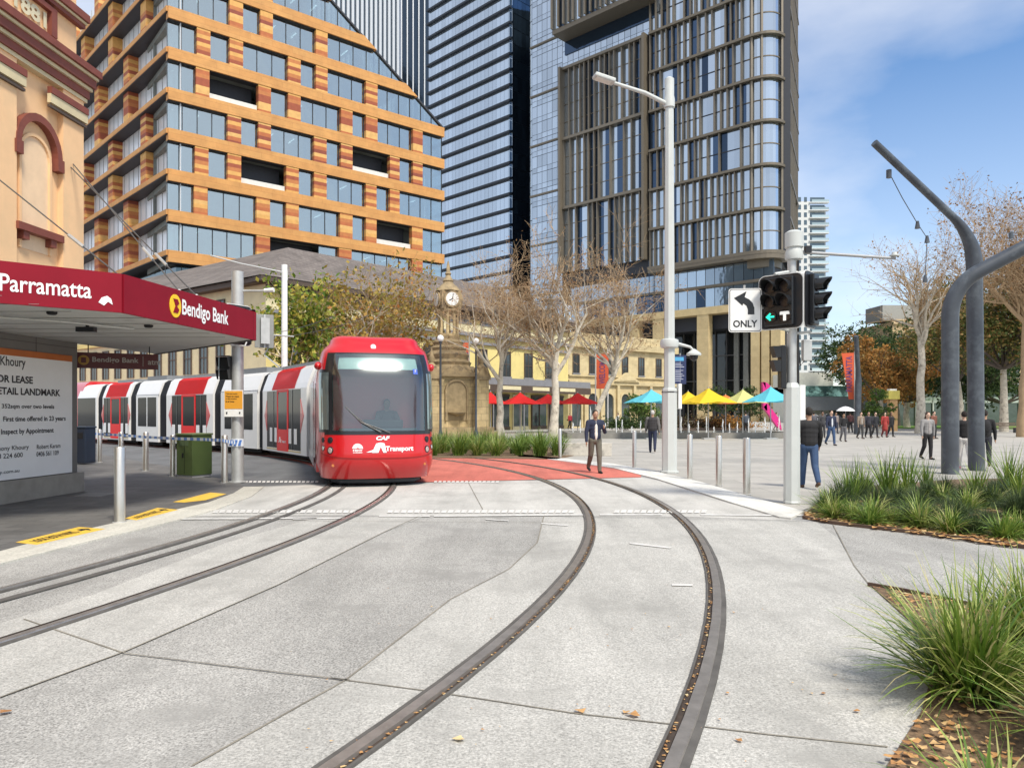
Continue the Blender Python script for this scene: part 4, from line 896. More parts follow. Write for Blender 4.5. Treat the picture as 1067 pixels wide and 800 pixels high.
# ---------------- tram ----------------
TP = {}
TP['red'] = mat('tram_red', (.52,.006,.010), .28, var=.03, coat=.7); TP['white'] = mat('tram_white', (.80,.80,.79), .3, var=.03, coat=.4)
TP['glass'] = mat('tram_glass', (.010,.012,.014), .08, spec=.12); TP['blk'] = mat('tram_black', (.012,.013,.015), .3, coat=.3); TP['rub'] = mat('gangway_rubber', (.010,.012,.018), .8)
TP['under'] = mat('tram_underside', (.012,.012,.013), .9); TP['roofgrey'] = mat('roof_equipment', (.20,.21,.22), .6); TP['mark'] = mat('tram_white_marks', (.85,.85,.85), .5, var=0)
TP['red2'] = mat('shade_lifted_red', (.80,.02,.02), .45, spec=.25, var=.03)  # brightness put into the red because doors and roof patches lie in shade
TRAM = thing('tram', 'red and white articulated tram rounding the bend towards the crossing', 'tram', (-3.1,17,0))
HW = 1.32
def s2p(s):
    """point and unit tangent (pointing away from the front) on the track at s metres behind the nose"""
    a = 8.0+math.degrees(s/23.9)
    if a <= 48: return Vector((CL[0]+23.9*math.cos(R(a)), CL[1]+23.9*math.sin(R(a)), 0)), Vector((-math.sin(R(a)), math.cos(R(a)), 0))
    t = Vector((-math.sin(R(48)), math.cos(R(48)), 0)); p = Vector((CL[0]+23.9*math.cos(R(48)), CL[1]+23.9*math.sin(R(48)), 0))
    return p+t*((a-48)*math.pi/180*23.9), t
SECT = [(-HW,.28),(-HW,1.0),(-HW,2.45),(-HW+.05,2.62),(-HW+.22,3.08),(-HW+.40,3.20),(HW-.40,3.20),(HW-.22,3.08),(HW-.05,2.62),(HW,2.45),(HW,1.0),(HW,.28)]
def modframe(p0, p1):
    """local x along the car from p0 (front) to p1, y to the tram's far side, z up; car centred on y=0"""
    return frame((p0.x,p0.y,0), (p1-p0))
def extr(mb, x0, x1, sect, mi=0, cap=True):
    n = len(sect); vs = [(x0,a,b) for a,b in sect]+[(x1,a,b) for a,b in sect]
    fs = [(i,(i+1)%n,n+(i+1)%n,n+i) for i in range(n)]
    if cap: fs += [tuple(range(n))[::-1], tuple(range(n,2*n))]
    return mb.add(vs, fs, mi)
def side(mb, x0, x1, z0, z1, o=.006, t=.03, sides=(-1,1)):
    for s in sides: mb.box(x0, x1, s*(HW+o), s*(HW+o-t), z0, z1)
def roofpatch(mb, x0, x1, o=.008):
    n = len(SECT)
    for (i0, i1) in ((2,3),(3,4),(4,5),(6,7),(7,8),(8,9)):
        (a0,b0),(a1,b1) = SECT[i0], SECT[i1]; cx_, cz_ = (-o if a0 < 0 else o), o*.6
        mb.add([(x0,a0+cx_,b0+cz_),(x1,a0+cx_,b0+cz_),(x1,a1+cx_,b1+cz_),(x0,a1+cx_,b1+cz_)], [(0,1,2,3),(3,2,1,0)])
def logo_a(mb, x, z, s, y, dirn=1):
    """bold open letter shape with a swoosh"""
    for poly in ([(-.6,0),(-.38,0),(-.10,.8),(-.22,1.0)], [(-.22,1.0),(-.1,.8),(.30,.0),(.62,0),(.14,1.0)], [(-.9,-.02),(-.5,.28),(.2,.42),(.24,.30),(-.42,.14)]):
        mb.plate([(x+dirn*a*s, z+b*s) for a,b in poly], y, y+.004)
def door_module(p0, p1, L):
    Mx = modframe(p0, p1); c = L/2
    b = extr(MB(Mx), .42, L-.42, SECT).build('car_body', TP['white'], TRAM)
    m = MB(Mx); roofpatch(m, c-1.35, c+1.35); m.build('roof_patch', TP['red2'], b)
    w = 2.0 if L > 5.5 else 1.62
    g = MB(Mx); side(g, c-w, c+w, .42, 2.42, .004); g.build('glazed_panel', TP['glass'], b)
    d = MB(Mx); dw = .58; side(d, c-dw, c+dw, .34, 1.08, .02); 
    side(d, c-dw-.07, c-dw+.04, .34, 2.44, .02); side(d, c+dw-.04, c+dw+.07, .34, 2.44, .02); side(d, c-dw, c+dw, 2.36, 2.44, .02)
    dd = d.build('door', TP['red2'], b); q = MB(Mx); side(q, c-dw+.06, c+dw-.06, 1.14, 2.3, .012); q.build('door_window', TP['glass'], b)
    for xx in (c-1.12, c+1.12):
        q = MB(Mx); side(q, xx-.025, xx+.025, .42, 2.42, .016); q.build('door_seal', TP['blk'], b)
    mk = MB(Mx)
    for xx in (c-1.45, c-.85, c+.85, c+1.45): side(mk, xx-.14, xx+.14, .62, 1.12, .012)
    mk.build('step_panels', TP['mark'], b)
    tri = MB(Mx)
    for s in (-1, 1):
        for e in (-1, 1): tri.plate([(c+e*w, 1.0),(c+e*w,2.1),(c+e*(w+.32),1.55)], s*(HW+.002), s*(HW+.014))
    tri.build('red_wedge', TP['red'], b)
    ln = MB(Mx); side(ln, c-w, c+w, .36, .39, .015); ln.build('sill_strip', mat('sill_yellow', (.55,.42,.15), .6), b)
    return b, Mx, c
def window_module(p0, p1, L, panes):
    Mx = modframe(p0, p1); c = L/2
    b = extr(MB(Mx), .42, L-.42, SECT).build('car_body', TP['white'], TRAM)
    w = L*.31; ws = [(c-w,c+w)] if panes == 1 else [(c-w,c-.06),(c+.06,c+w)]
    for a, e in ws:
        g = MB(Mx); side(g, a, e, 1.0, 2.38, .005); g.build('window', TP['glass'], b)
    ln = MB(Mx); side(ln, .34, L-.34, 2.50, 2.515, .003); ln.build('panel_seam', M['grey'], b)
    eq = MB(Mx); eq.box(.6, L-.6, -.85, .85, 3.201, 3.42); eq.build('roof_box', TP['roofgrey'], b)
    bg = MB(Mx); bg.box(.5, L-.5, -1.1, 1.1, .12, .60); bg.build('bogie', TP['under'], b); return b, Mx, c
def gangway(pj, tan):
    Mx = frame((pj.x,pj.y,0), tan); s2 = [(a*.965, b*.99 if b > 1 else b+.05) for a, b in SECT]
    m = MB(Mx)
    for x in (-.42,-.30,-.18,-.06,.06,.18,.30):
        extr(m, x, x+.06, [(a*.985,b) for a,b in s2]); extr(m, x+.06, x+.12, [(a*.955,b*.985) for a,b in s2])
    m.build('gangway', TP['rub'], TRAM)
mods = [(0,6.9),(12.9,17.1),(22.3,25.7),(30.1,36.8)]
ends = []
for a, b in mods:
    p, t = s2p((a+b)/2); h = (b-a)/2; ends.append((p-t*h, p+t*h, t, b-a))
ends[0] = (Vector((-2.86,16.15,0)), ends[0][1], (ends[0][1]-Vector((-2.86,16.15,0))).normalized(), 6.9)
# window modules
window_module(ends[1][0], ends[1][1], ends[1][3], 1); window_module(ends[2][0], ends[2][1], ends[2][3], 2)
for i in range(3):
    q0, q1 = ends[i][1], ends[i+1][0]; Lq = (q1-q0).length; b, Mx, c = door_module(q0, q1, Lq)
    t = (q1-q0).normalized(); gangway(q0, (t+ends[i][2]).normalized()); gangway(q1, (t+ends[i+1][2]).normalized())
    eq = MB(Mx); eq.box(.8, Lq-.8, -.7, .7, 3.201, 3.36); eq.build('roof_box', TP['roofgrey'], b)
    un = MB(Mx); un.box(.2, Lq-.2, -1.0, 1.0, .14, .5); un.build('underframe', TP['under'], b)
    if i == 0:
        m = MB(Mx @ Matrix.Translation((0,0,0))); logo_a(m, c+.28, .62, .2, HW+.022, -1); text_in(m, 'Transport', c+.08, c-.42, .60, .72, HW+.024, .02); m.build('lettering', TP['mark'], b)
# cab car: lofted nose. local frame: x along the car backwards from the nose, y across, z up
def cab(p0, p1, front=True):
    Mx = modframe(p0, p1); L = (p1-p0).length
    def nose(z):         # how far the front face lies behind the foremost point, at height z
        if z < 1.15: return .30*((.75-z)/.56)**2 if z < .75 else .09*((z-.75)/.4)
        return .09+(z-1.15)*.15+(max(0,z-2.3)**2)*.42
    def hw(z): return HW-(.07*max(0,(.5-z))/.25 if z < .5 else 0)-(.11*((z-2.3)/.75)**2 if z > 2.3 else 0)-(.7*(z-3.08) if z > 3.08 else 0)
    LN = 1.45
    def S(t, z, off=0.0):
        """t from -1 to 1 around the nose: -1 and 1 on the sides at x = LN, 0 at the tip"""
        n_ = 3.2; a = t*math.pi/2; w = hw(z)+off; s = math.sin(a); c = math.cos(a)
        y = w*(abs(s)**(2/n_))*(1 if s > 0 else -1); x = LN-(LN-nose(z)+off)*(max(c,0)**(2/n_)); return (x, y, z)
    def patch(mb, t0, t1, z0, z1, off=0.0, nt=24, nz=10, fz=None):
        vs = []
        for j in range(nz+1):
            for i in range(nt+1):
                t = t0+(t1-t0)*i/nt; z = z0+(z1-z0)*j/nz
                if fz: z = fz(t, z)
                vs.append(S(t, z, off))
        fs = [(j*(nt+1)+i, (j+1)*(nt+1)+i, (j+1)*(nt+1)+i+1, j*(nt+1)+i+1) for j in range(nz) for i in range(nt)]
        return mb.add(vs, fs)
    # non-linear t so that the flat front is well sampled
    b = MB(Mx); zs_ = [.19,.24,.3,.4,.5,.6,.7,.8,.9,1.0,1.15,1.25,1.4,1.6,1.8,2.0,2.2,2.35,2.45,2.55,2.65,2.75,2.85,2.95,3.0,3.05,3.1,3.17,3.24]; ts = [i/40 for i in range(-40,41)]
    vs = [S(t,z) for z in zs_ for t in ts]; n = len(ts)
    fs = [(j*n+i, j*n+i+1, (j+1)*n+i+1, (j+1)*n+i) for j in range(len(zs_)-1) for i in range(n-1) if not (front and zs_[j] > 1.2 and zs_[j+1] < 2.97 and ts[i] > -.46 and ts[i+1] < .46)]
    top = [S(t,3.24) for t in ts]; k = (len(zs_)-1)*n
    for fx, fy, fz in ((.06,.975,3.32),(.20,.92,3.385),(.42,.82,3.42)):
        k2 = len(vs); vs += [(p[0]+fx*(1-abs(t)), p[1]*fy, fz) for p, t in zip(top, ts)]; fs += [(k+i, k+i+1, k2+i+1, k2+i) for i in range(n-1)]; k = k2
    fs += [tuple(range(k, k+n))]
    b.add(vs, [f[::-1] for f in fs]); body = b.build('cab_nose', TP['red'], TRAM, smooth=True)
    # roof fairing behind the nose
    rf_ = MB(Mx); extr(rf_, LN-.02, LN+2.3, [(-HW+.04,2.5),(-HW+.20,3.08),(-HW+.36,3.30),(-HW+.55,3.42),(HW-.55,3.42),(HW-.36,3.30),(HW-.20,3.08),(HW-.04,2.5)]); rf_.build('roof_fairing', TP['red'], TRAM, smooth=True)
    rear = MB(Mx); extr(rear, LN-.02, LN+1.9, [(a*1.001,z) for a,z in SECT]); rear.build('side_body', TP['red'], TRAM)
    rear = MB(Mx); extr(rear, LN+1.885, L-.42, SECT); rw = rear.build('car_body', TP['white'], TRAM)
    g = MB(Mx); side(g, LN+1.92, L-.62, .55, 2.46, .006); g.build('window', TP['glass'], rw)
    g = MB(Mx); side(g, LN+.45, LN+1.24, .45, 2.35, .008); g.build('cab_door_glass', TP['glass'], TRAM)
    # black band wrapping the nose, windscreen and cab side windows
    bb = MB(Mx); patch(bb, -.62, -.435, 1.17, 3.0, .006, 24, 12); patch(bb, .435, .62, 1.17, 3.0, .006, 24, 12); patch(bb, -.80, -.62, 1.22, 2.62, .006, 10, 8); patch(bb, .62, .80, 1.22, 2.62, .006, 10, 8); patch(bb, -.435, .435, 1.17, 1.27, .006, 40, 1); patch(bb, -.435, .435, 2.93, 3.0, .006, 40, 1)
    if not front: patch(bb, -.435, .435, 1.27, 2.93, .006, 30, 6)
    band_ = bb.build('windscreen_surround', TP['blk'], TRAM, smooth=True)
    tt = .445
    wsg = MB(Mx); patch(wsg, -tt, tt, 1.25, 2.96, .016, 40, 12); wsg.build('windscreen', clear_glass('windscreen_glass', (.66,.82,.80), .14, .14) if front else TP['glass'], TRAM, smooth=True)
    for s in (-1, 1):
        q = MB(Mx); patch(q, s*.52, s*.78, 1.28, 2.55, .014, 10, 6); q.build('cab_side_window', glass('cab_side_glass', (.30,.36,.36), .05, .7, .1), TRAM, smooth=True)
    if not front: return
    # dim cab behind the windscreen: console, back wall, blind
    ci = MB(Mx); ci.box(1.75, 1.8, -1.15, 1.15, 1.0, 3.0); ci.box(.45, 1.75, -.95, .95, 1.0, 1.12); ci.box(.42, .8, -.85, .85, 1.12, 1.30); ci.box(1.0,1.75,-.8,.8,2.97,3.0); ci.build('cab_interior', mat('cab_interior', (.26,.33,.33), .6, var=.3, scale=1.2), TRAM)
    co_ = MB(Mx); co_.box(.42, .85, -.55, .35, 1.301, 1.50); co_.build('console', TP['blk'], TRAM, bev=.04)
    bl = MB(Mx); patch(bl, -.40, .40, 2.62, 2.90, -.06, 24, 3); bl.build('sun_blind', mat('blind_cloth', (.55,.60,.60), .7), TRAM, smooth=True)
    # driver outline close behind the screen
    # wiper
    wp = MB(Mx); wp.tube([S(.0,1.22,.05), S(.10,1.45,.05), S(.25,1.78,.05)], [.022,.016,.012], 6); wp.tube([S(-.03,1.21,.05), S(.07,1.42,.045), S(.16,1.60,.045)], .012, 6); wp.build('wiper', M['black'], TRAM)
    # lamps
    for s in (-1, 1):
        for (t, z, r_, m) in ((.50,1.05,.055,M['black']),(.50,.83,.062,mat('lamp_lens',(.55,.45,.42),.15,.3)),(.66,1.05,.045,M['black']),(.66,.87,.045,mat('lamp_lens_white',(.6,.6,.58),.15,.4))):
            p = S(s*t, z); q0 = S(s*(t+.02), z); q1 = S(s*(t-.02), z); d = Vector(q0)-Vector(q1); nrm = Vector((d.y,-d.x,0)).normalized(); nrm = nrm if nrm.x < 0 else -nrm
            fm = Mx @ frame(p, d if s > 0 else -d, (0,0,1)); 
            ring = MB(Mx); ring.tube([Vector(p)-nrm*.02, Vector(p)+nrm*.012], [r_*1.35,r_*1.3], 16); rg = ring.build('headlight', M['black'], TRAM, smooth=True)
            le = MB(Mx); le.tube([Vector(p)+nrm*.012, Vector(p)+nrm*.022], [r_,r_*.8], 16); le.build('lens', m, rg, smooth=True)
    fl = MB(Mx); 
    for s in (-1,1):
        p = Vector(S(s*.45,.50)); fl.tube([p, p+Vector((-.02,0,0))], [.035,.03], 10)
    fl.build('fog_lamp', mat('amber_lens', (.5,.16,.05), .2), TRAM)
    p = Vector(S(.012, 3.14)); q = MB(Mx); q.tube([p+Vector((.02,0,0)), p+Vector((-.03,0,0))], [.07,.06], 14); q.build('marker_lamp', mat('marker_lens', (.8,.8,.8), .2), TRAM)
    # crease lines and skirt
    cr_ = MB(Mx); patch(cr_, -.72, .72, .64, .665, .006, 40, 1, fz=lambda t,z: z+.22*abs(t)**2.2); cr_.build('bumper_crease', mat('crease_red', (.30,.01,.012), .4), TRAM)
    sk = MB(Mx); extr(sk, 1.0, L-.5, [(-1.05,.08),(-1.05,.34),(1.05,.34),(1.05,.08)]); sk.build('underframe', TP['under'], TRAM)
    sk = MB(Mx); sk.tube([(.95,-.95,.15),(.62,-.8,.15),(.50,0,.15),(.62,.8,.15),(.95,.95,.15)], .085, 8); sk.build('obstacle_deflector', mat('deflector', (.04,.045,.055), .6), TRAM)
    # mirrors / cameras
    for s in (-1, 1):
        q = MB(Mx); q.ball((1.1,s*(HW-.02),2.72), (.12,.085,.09), 14, 10); q.tube([(1.15,s*(HW-.12),2.75),(1.1,s*(HW+.0),2.72)], .035, 8); q.build('mirror_pod', TP['red'], TRAM, smooth=True)
    # lettering on the nose: x across is local y
    Mf = Mx @ frame((-.004,0,0), (0,-1,0))     # text plane facing forwards
    # facing the camera the tram's own left is on the right of the picture
    Mt = MB(Mx)
    def nose_text(body, y0, y1, z0, z1, bold=.02, shear=0.0):
        vs, fs = text_geo(body, bold, shear); out = []
        for u, v in vs:
            y = y0+(y1-y0)*u; z = z0+(z1-z0)*v
            w = min(.999, abs(y)/(hw(z))); a = math.asin(w**(3.2/2)); x = LN-(LN-nose(z)+.0)*(math.cos(a)**(2/3.2)); out.append((x-.010, y, z))
        Mt.add(out, fs)
    def nose_poly(pts):
        out = []
        for y, z in pts:
            w = min(.999, abs(y)/(hw(z))); a = math.asin(w**(1.6)); out.append((LN-(LN-nose(z))*(math.cos(a)**(2/3.2))-.010, y, z))
        Mt.add(out, [tuple(range(len(out)))])
    sgn = YS
    nose_text('CAF', -.10*sgn, .20*sgn, 1.05, 1.14, .04, .2); nose_text('Transport', .10*sgn, .72*sgn, .78, .92, .03)
    for poly in ([(-.20,.78),(-.06,.78),(.00,.92),(.0,1.0),(-.10,.98)], [(-.0,1.0),(.0,.9),(.05,.78),(.12,.78),(.08,.98)], [(-.32,.79),(-.18,.84),(-.1,.88),(-.1,.84),(-.22,.79)]):
        nose_poly([(a*sgn, z) for a, z in poly])
    # small flower-shaped government crest: petals above two lines of print
    for i in range(5):
        a0 = math.pi*(i+.05)/5; a1 = math.pi*(i+.95)/5; nose_poly([((-.50+.03*math.cos(a0))*sgn,.87+.02*math.sin(a0)),((-.50+.115*math.cos(a0))*sgn,.87+.115*math.sin(a0)),((-.50+.115*math.cos(a1))*sgn,.87+.115*math.sin(a1)),((-.50+.03*math.cos(a1))*sgn,.87+.02*math.sin(a1))])
    nose_text('NSW', -.60*sgn, -.40*sgn, .815, .855, .04); nose_text('GOVERNMENT', -.60*sgn, -.40*sgn, .775, .80, .03)
    Mt.build('lettering', TP['mark'], TRAM)
    # accessibility sticker on the windscreen
    st = MB(Mx); 
    p = [S(.27*sgn, z, .022) for z in (2.52,2.64)]+[S(.34*sgn, z, .022) for z in (2.64,2.52)]; st.add(p, [(0,1,2,3)]); so__ = st.build('sticker', mat('sticker_blue', (.06,.12,.5), .5), TRAM)
    p0_, p1_ = Vector(S(.275*sgn,2.53,.025)), Vector(S(.335*sgn,2.63,.025)); vs, fs = text_geo('5', .02)
    dd = MB(Mx); dd.add([(p0_.x+(p1_.x-p0_.x)*(.25+u*.5), p0_.y+(p1_.y-p0_.y)*(.25+u*.5), 2.53+.10*(.1+.8*v)) for u, v in vs], fs); dd.build('sticker_print', TP['mark'], so__)
    # side logo near the nose
    q = MB(Mx @ Matrix.Translation((0,0,0))); logo_a(q, 2.55, .55, .2, HW+.014, -1); text_in(q, 'Transport', 2.36, 1.88, .55, .66, HW+.016, .02); q.build('side_lettering', TP['mark'], TRAM)
    bgm = MB(Mx); bgm.box(2.0, 4.6, -1.0, 1.0, .1, .6); bgm.build('bogie', TP['under'], TRAM)
# local y of the cab frame: x points back along the car, y = z cross x
YS = -1
cab(ends[0][0], ends[0][1])
cab(ends[3][1], ends[3][0], front=False)
# seated driver
Mx = modframe(ends[0][0], ends[0][1])
# pantograph
Mw = modframe(ends[1][0], ends[1][1]); q = MB(Mw); c = ends[1][3]/2
q.tube([(c-.9,0,3.45),(c+.5,0,4.05),(c-.5,0,4.75)], .03, 6); q.tube([(c-.5,-.8,4.78),(c-.5,.8,4.78)], .03, 6); q.build('pantograph', M['galv'], TRAM)
# ---------------- poles, signals, signs, bollards ----------------
def bollard(px, yb, w, ht, label, mat_=None, z0=.012):
    D = D_(yb); x = X_(px, D); r_ = w*D/F/2; t = thing('bollard', label, 'bollard', (x,D,z0), 'steel bollards beside the tramway')
    m = MB(); m.lathe([(r_,0),(r_,ht-.012),(r_-.008,ht),(0.001,ht+.001)], (x,D,z0), 24); m.build('post', M['steel'], t, smooth=True)
    m = MB(); m.lathe([(r_+.022,0),(r_+.022,.006),(r_+.004,.010)], (x,D,z0), 24); m.build('base_ring', M['galv'], t, smooth=True); return t
for a in [(124.7,545,10.8,1.12,'large stainless bollard standing nearest the camera at the footpath edge',.02),
          (103.8,482,4.4,1.08,'stainless bollard just right of the navy cabinet'),
          (126,488,4.8,1.06,'stainless bollard half hidden behind the nearest bollard'),
          (151.8,491,5.6,1.08,'stainless bollard left of the green cabinet, standing alone'),
          (179.8,497,5.2,1.06,'dark-looking bollard touching the left side of the green cabinet'),
          (234,503.6,6.6,1.10,'bollard directly left of the grey signal pole with the orange notice'),
          (583.5,477,3.6,1.05,'bollard in front of the concrete planter wall'),
          (661,488,4.2,1.10,'bollard left of the tall street light pole, behind the walking man'),
          (718.8,500,5.6,1.10,'first bollard to the right of the tall street light pole'),
          (749,507,6.2,1.12,'middle bollard of the three between street light and traffic light'),
          (778,516,7.6,1.13,'bollard nearest the traffic light pole at the kerb')]:
    bollard(*a[:5], z0=a[5] if len(a) > 5 else .02)
# barrier tape tied between the left bollards
TAPE = mat('tape_white', (.70,.74,.78), .5); TAPB = mat('tape_blue', (.08,.20,.55), .5)
tp = thing('barrier_tape', 'blue and white barrier tape strung along the left bollards', 'barrier tape', (X_(126,22),22,.9))
pts = [(90,450.5,24),(104,452,24.3),(126,453,21.9),(151.8,455,20.8),(181,456.5,19),(214,457.5,17.9),(234,458.5,17.3),(247,461,17.3)]
P = [Vector((X_(a,d),d-.12,Z_(b,d))) for a,b,d in pts]
wht, blu = MB(), MB()
for a, b in zip(P, P[1:]):
    n = 10
    for i in range(n):
        q0, q1 = a.lerp(b,i/n), a.lerp(b,(i+1)/n); h = Vector((0,0,.035)); (wht if i%2 else blu).add([q0-h,q1-h,q1+h,q0+h,q0-h+Vector((0,.004,0)),q1-h+Vector((0,.004,0)),q1+h+Vector((0,.004,0)),q0+h+Vector((0,.004,0))], [(0,1,2,3),(7,6,5,4),(0,4,5,1),(3,2,6,7)])
wht.build('white_stripes', TAPE, tp); blu.build('blue_stripes', TAPB, tp)
# green cabinet and navy box
gc = thing('utility_cabinet', 'dark green utility cabinet with a flat lid on the footpath', 'utility cabinet', (X_(198,18.4),18.4,.02), None)
GRN = mat('cabinet_green', (.075,.115,.035), .5, var=.12, scale=3); Mg = frame((X_(182,18.6),18.7,.02), (.90,-.43)); Wd = .56
m = MB(Mg); m.box(0, Wd, 0, .62, .06, 1.06); m.build('body', GRN, gc, bev=.01); m = MB(Mg); m.box(-.02, Wd+.02, -.02, .64, 1.062, 1.11); m.build('lid', mat('cabinet_lid', (.13,.17,.07), .5), gc, bev=.01)
m = MB(Mg); m.box(.02, Wd-.02, .02, .6, 0, .058); m.build('plinth', M['grey'], gc); m = MB(Mg); m.box(Wd/2-.004, Wd/2+.004, -.006, -.001, .1, 1.02); m.box(Wd*.4, Wd*.45, -.03, -.002, .5, .62); m.build('door_seam', M['black'], gc)
m = MB(Mg); m.box(Wd*.2, Wd*.75, -.005, -.001, .80, .98); m.build('notice', mat('faded_label', (.10,.15,.07), .6), gc)
nb = thing('litter_bin', 'tall navy litter bin in shade beside the shop wall', 'litter bin', (X_(81,23.2),23.2,.02)); Mg = frame((X_(73,23.3),23.3,.02), (1,-.12))
m = MB(Mg); m.box(0,.52,0,.5,.04,1.14); m.build('body', mat('bin_navy', (.018,.028,.05), .45), nb, bev=.03); m = MB(Mg); m.box(-.02,.54,-.02,.52,1.142,1.2); m.build('lid', mat('bin_lid', (.03,.045,.07), .4), nb, bev=.02); m = MB(Mg); m.box(.08,.44,-.008,-.002,.82,1.0); m.build('opening', M['blackmatt'], nb)
# ---- tall street light (px 697) ----
D = D_(493); x = X_(697.5, D); LPm = M['palegrey']
t = thing('street_light', 'tall pale grey street light with one long arm, standing at the plaza kerb', 'street light', (x,D,.02))
zj = Z_(405,D)
m = MB(); m.lathe([(.26,.0),(.26,.05),(.205,.06),(.205,zj-.05),(.19,zj),(.001,zj)], (x,D,.02), 8, rot=R(22.5)); m.build('base_sleeve', LPm, t, smooth=False)
m = MB(); m.lathe([(.15,zj),(.115,Z_(110,D))], (x,D,0), 8, rot=R(22.5)); m.build('shaft', LPm, t)
zt = Z_(108,D); m = MB(); m.lathe([(.15,zt-.12),(.15,zt+.1),(.13,zt+.2),(.13,zt+.66),(.05,zt+.72)], (x,D,0), 12); m.build('cap', LPm, t, smooth=True)
m = MB(); ex, ez = X_(638,D-.4), Z_(86,D-.4); m.tube([(x,D,zt-.05),(x-.7,D-.2,zt+.20),(ex,D-.4,ez)], [.065,.055,.045], 10); arm = m.build('arm', LPm, t, smooth=True)
m = MB(frame((ex+.05,D-.4,ez+.0), (-.95,-.2,.22), (.22,0,.97))); m.box(0,.58,-.16,.16,-.05,.06); m.build('lamp_head', LPm, arm, bev=.03); m = MB(frame((ex+.05,D-.4,ez+.0), (-.95,-.2,.22), (.22,0,.97))); m.box(.1,.52,-.12,.12,-.062,-.051); m.build('lamp_lens', mat('lamp_glass', (.7,.7,.66), .3), arm)
zc = Z_(358,D); m = MB(); m.lathe([(.17,zc-.13),(.24,zc-.10),(.26,zc),(.24,zc+.10),(.17,zc+.13)], (x,D,0), 16); m.build('collar', LPm, t, smooth=True)
m = MB(); cxx = X_(722,D); m.tube([(x+.2,D,zc),(cxx-.1,D-.1,zc-.10),(cxx,D-.1,zc-.20)], [.05,.035,.03], 8); br = m.build('bracket', LPm, t, smooth=True)
m = MB(); m.lathe([(.03,zc-.15),(.20,zc-.28),(.20,zc-.33)], (cxx,D-.1,0), 16); cm = m.build('camera_hood', LPm, br, smooth=True); m = MB(); m.ball((cxx,D-.1,zc-.36), .12, 12, 8); m.build('camera_dome', M['black'], br, smooth=True)
m = MB(); m.box(X_(706,D),X_(709.5,D),D-.12,D+.12,Z_(426,D),Z_(400,D)); m.build('side_box', M['white'], t, bev=.01)
m = MB(); 
for zz in (2.2, zj-.1): m.lathe([(.212,zz),(.212,zz+.03)], (x,D,0), 8, rot=R(22.5))
m.build('joint_band', M['grey'], t)
# ---- traffic light pole ----
D = D_(525); x = X_(825, D)
t = thing('traffic_light', 'traffic signal pole with two signal heads, straight arm and a turn-left-only lane sign', 'traffic light', (x,D,.02))
zj = Z_(403,D); m = MB(); m.lathe([(.15,0),(.15,.03),(.142,.04),(.142,zj-.03),(.10,zj+.05),(.001,zj+.06)], (x,D,.02), 8, rot=R(22.5)); m.build('base_sleeve', LPm, t)
m = MB(); m.lathe([(.088,zj),(.075,Z_(262,D))], (x,D,0), 20); m.build('shaft', M['galv'], t, smooth=True)
m = MB(); m.box(x+.10, x+.13, D-.02, D+.02, zj+.05, Z_(270,D)); m.build('conduit', M['black'], t)
zt = Z_(266,D); m = MB(); m.lathe([(.08,zt-.1),(.15,zt-.08),(.16,zt+.02),(.13,zt+.12),(.16,zt+.14),(.16,zt+.40),(.10,zt+.44),(.001,zt+.44)], (x+.04,D,0), 16); m.build('terminal_cap', LPm, t, smooth=True)
m = MB(); m.tube([(x+.1,D,Z_(262.5,D)),(X_(936,D),D+.1,Z_(268,D))], [.032,.026], 8); ar = m.build('arm', M['grey'], t, smooth=True)
m = MB(); m.lathe([(.085,0),(.085,.02),(.05,.03),(.04,.07),(.001,.08)], (X_(935,D),D+.1,Z_(268,D)+.04), 14); m.build('detector', M['palegrey'], ar, smooth=True)
m = MB(); m.box(X_(838,D),X_(844,D),D-.08,D+.02,Z_(264,D),Z_(257,D)); m.build('camera', M['black'], ar)
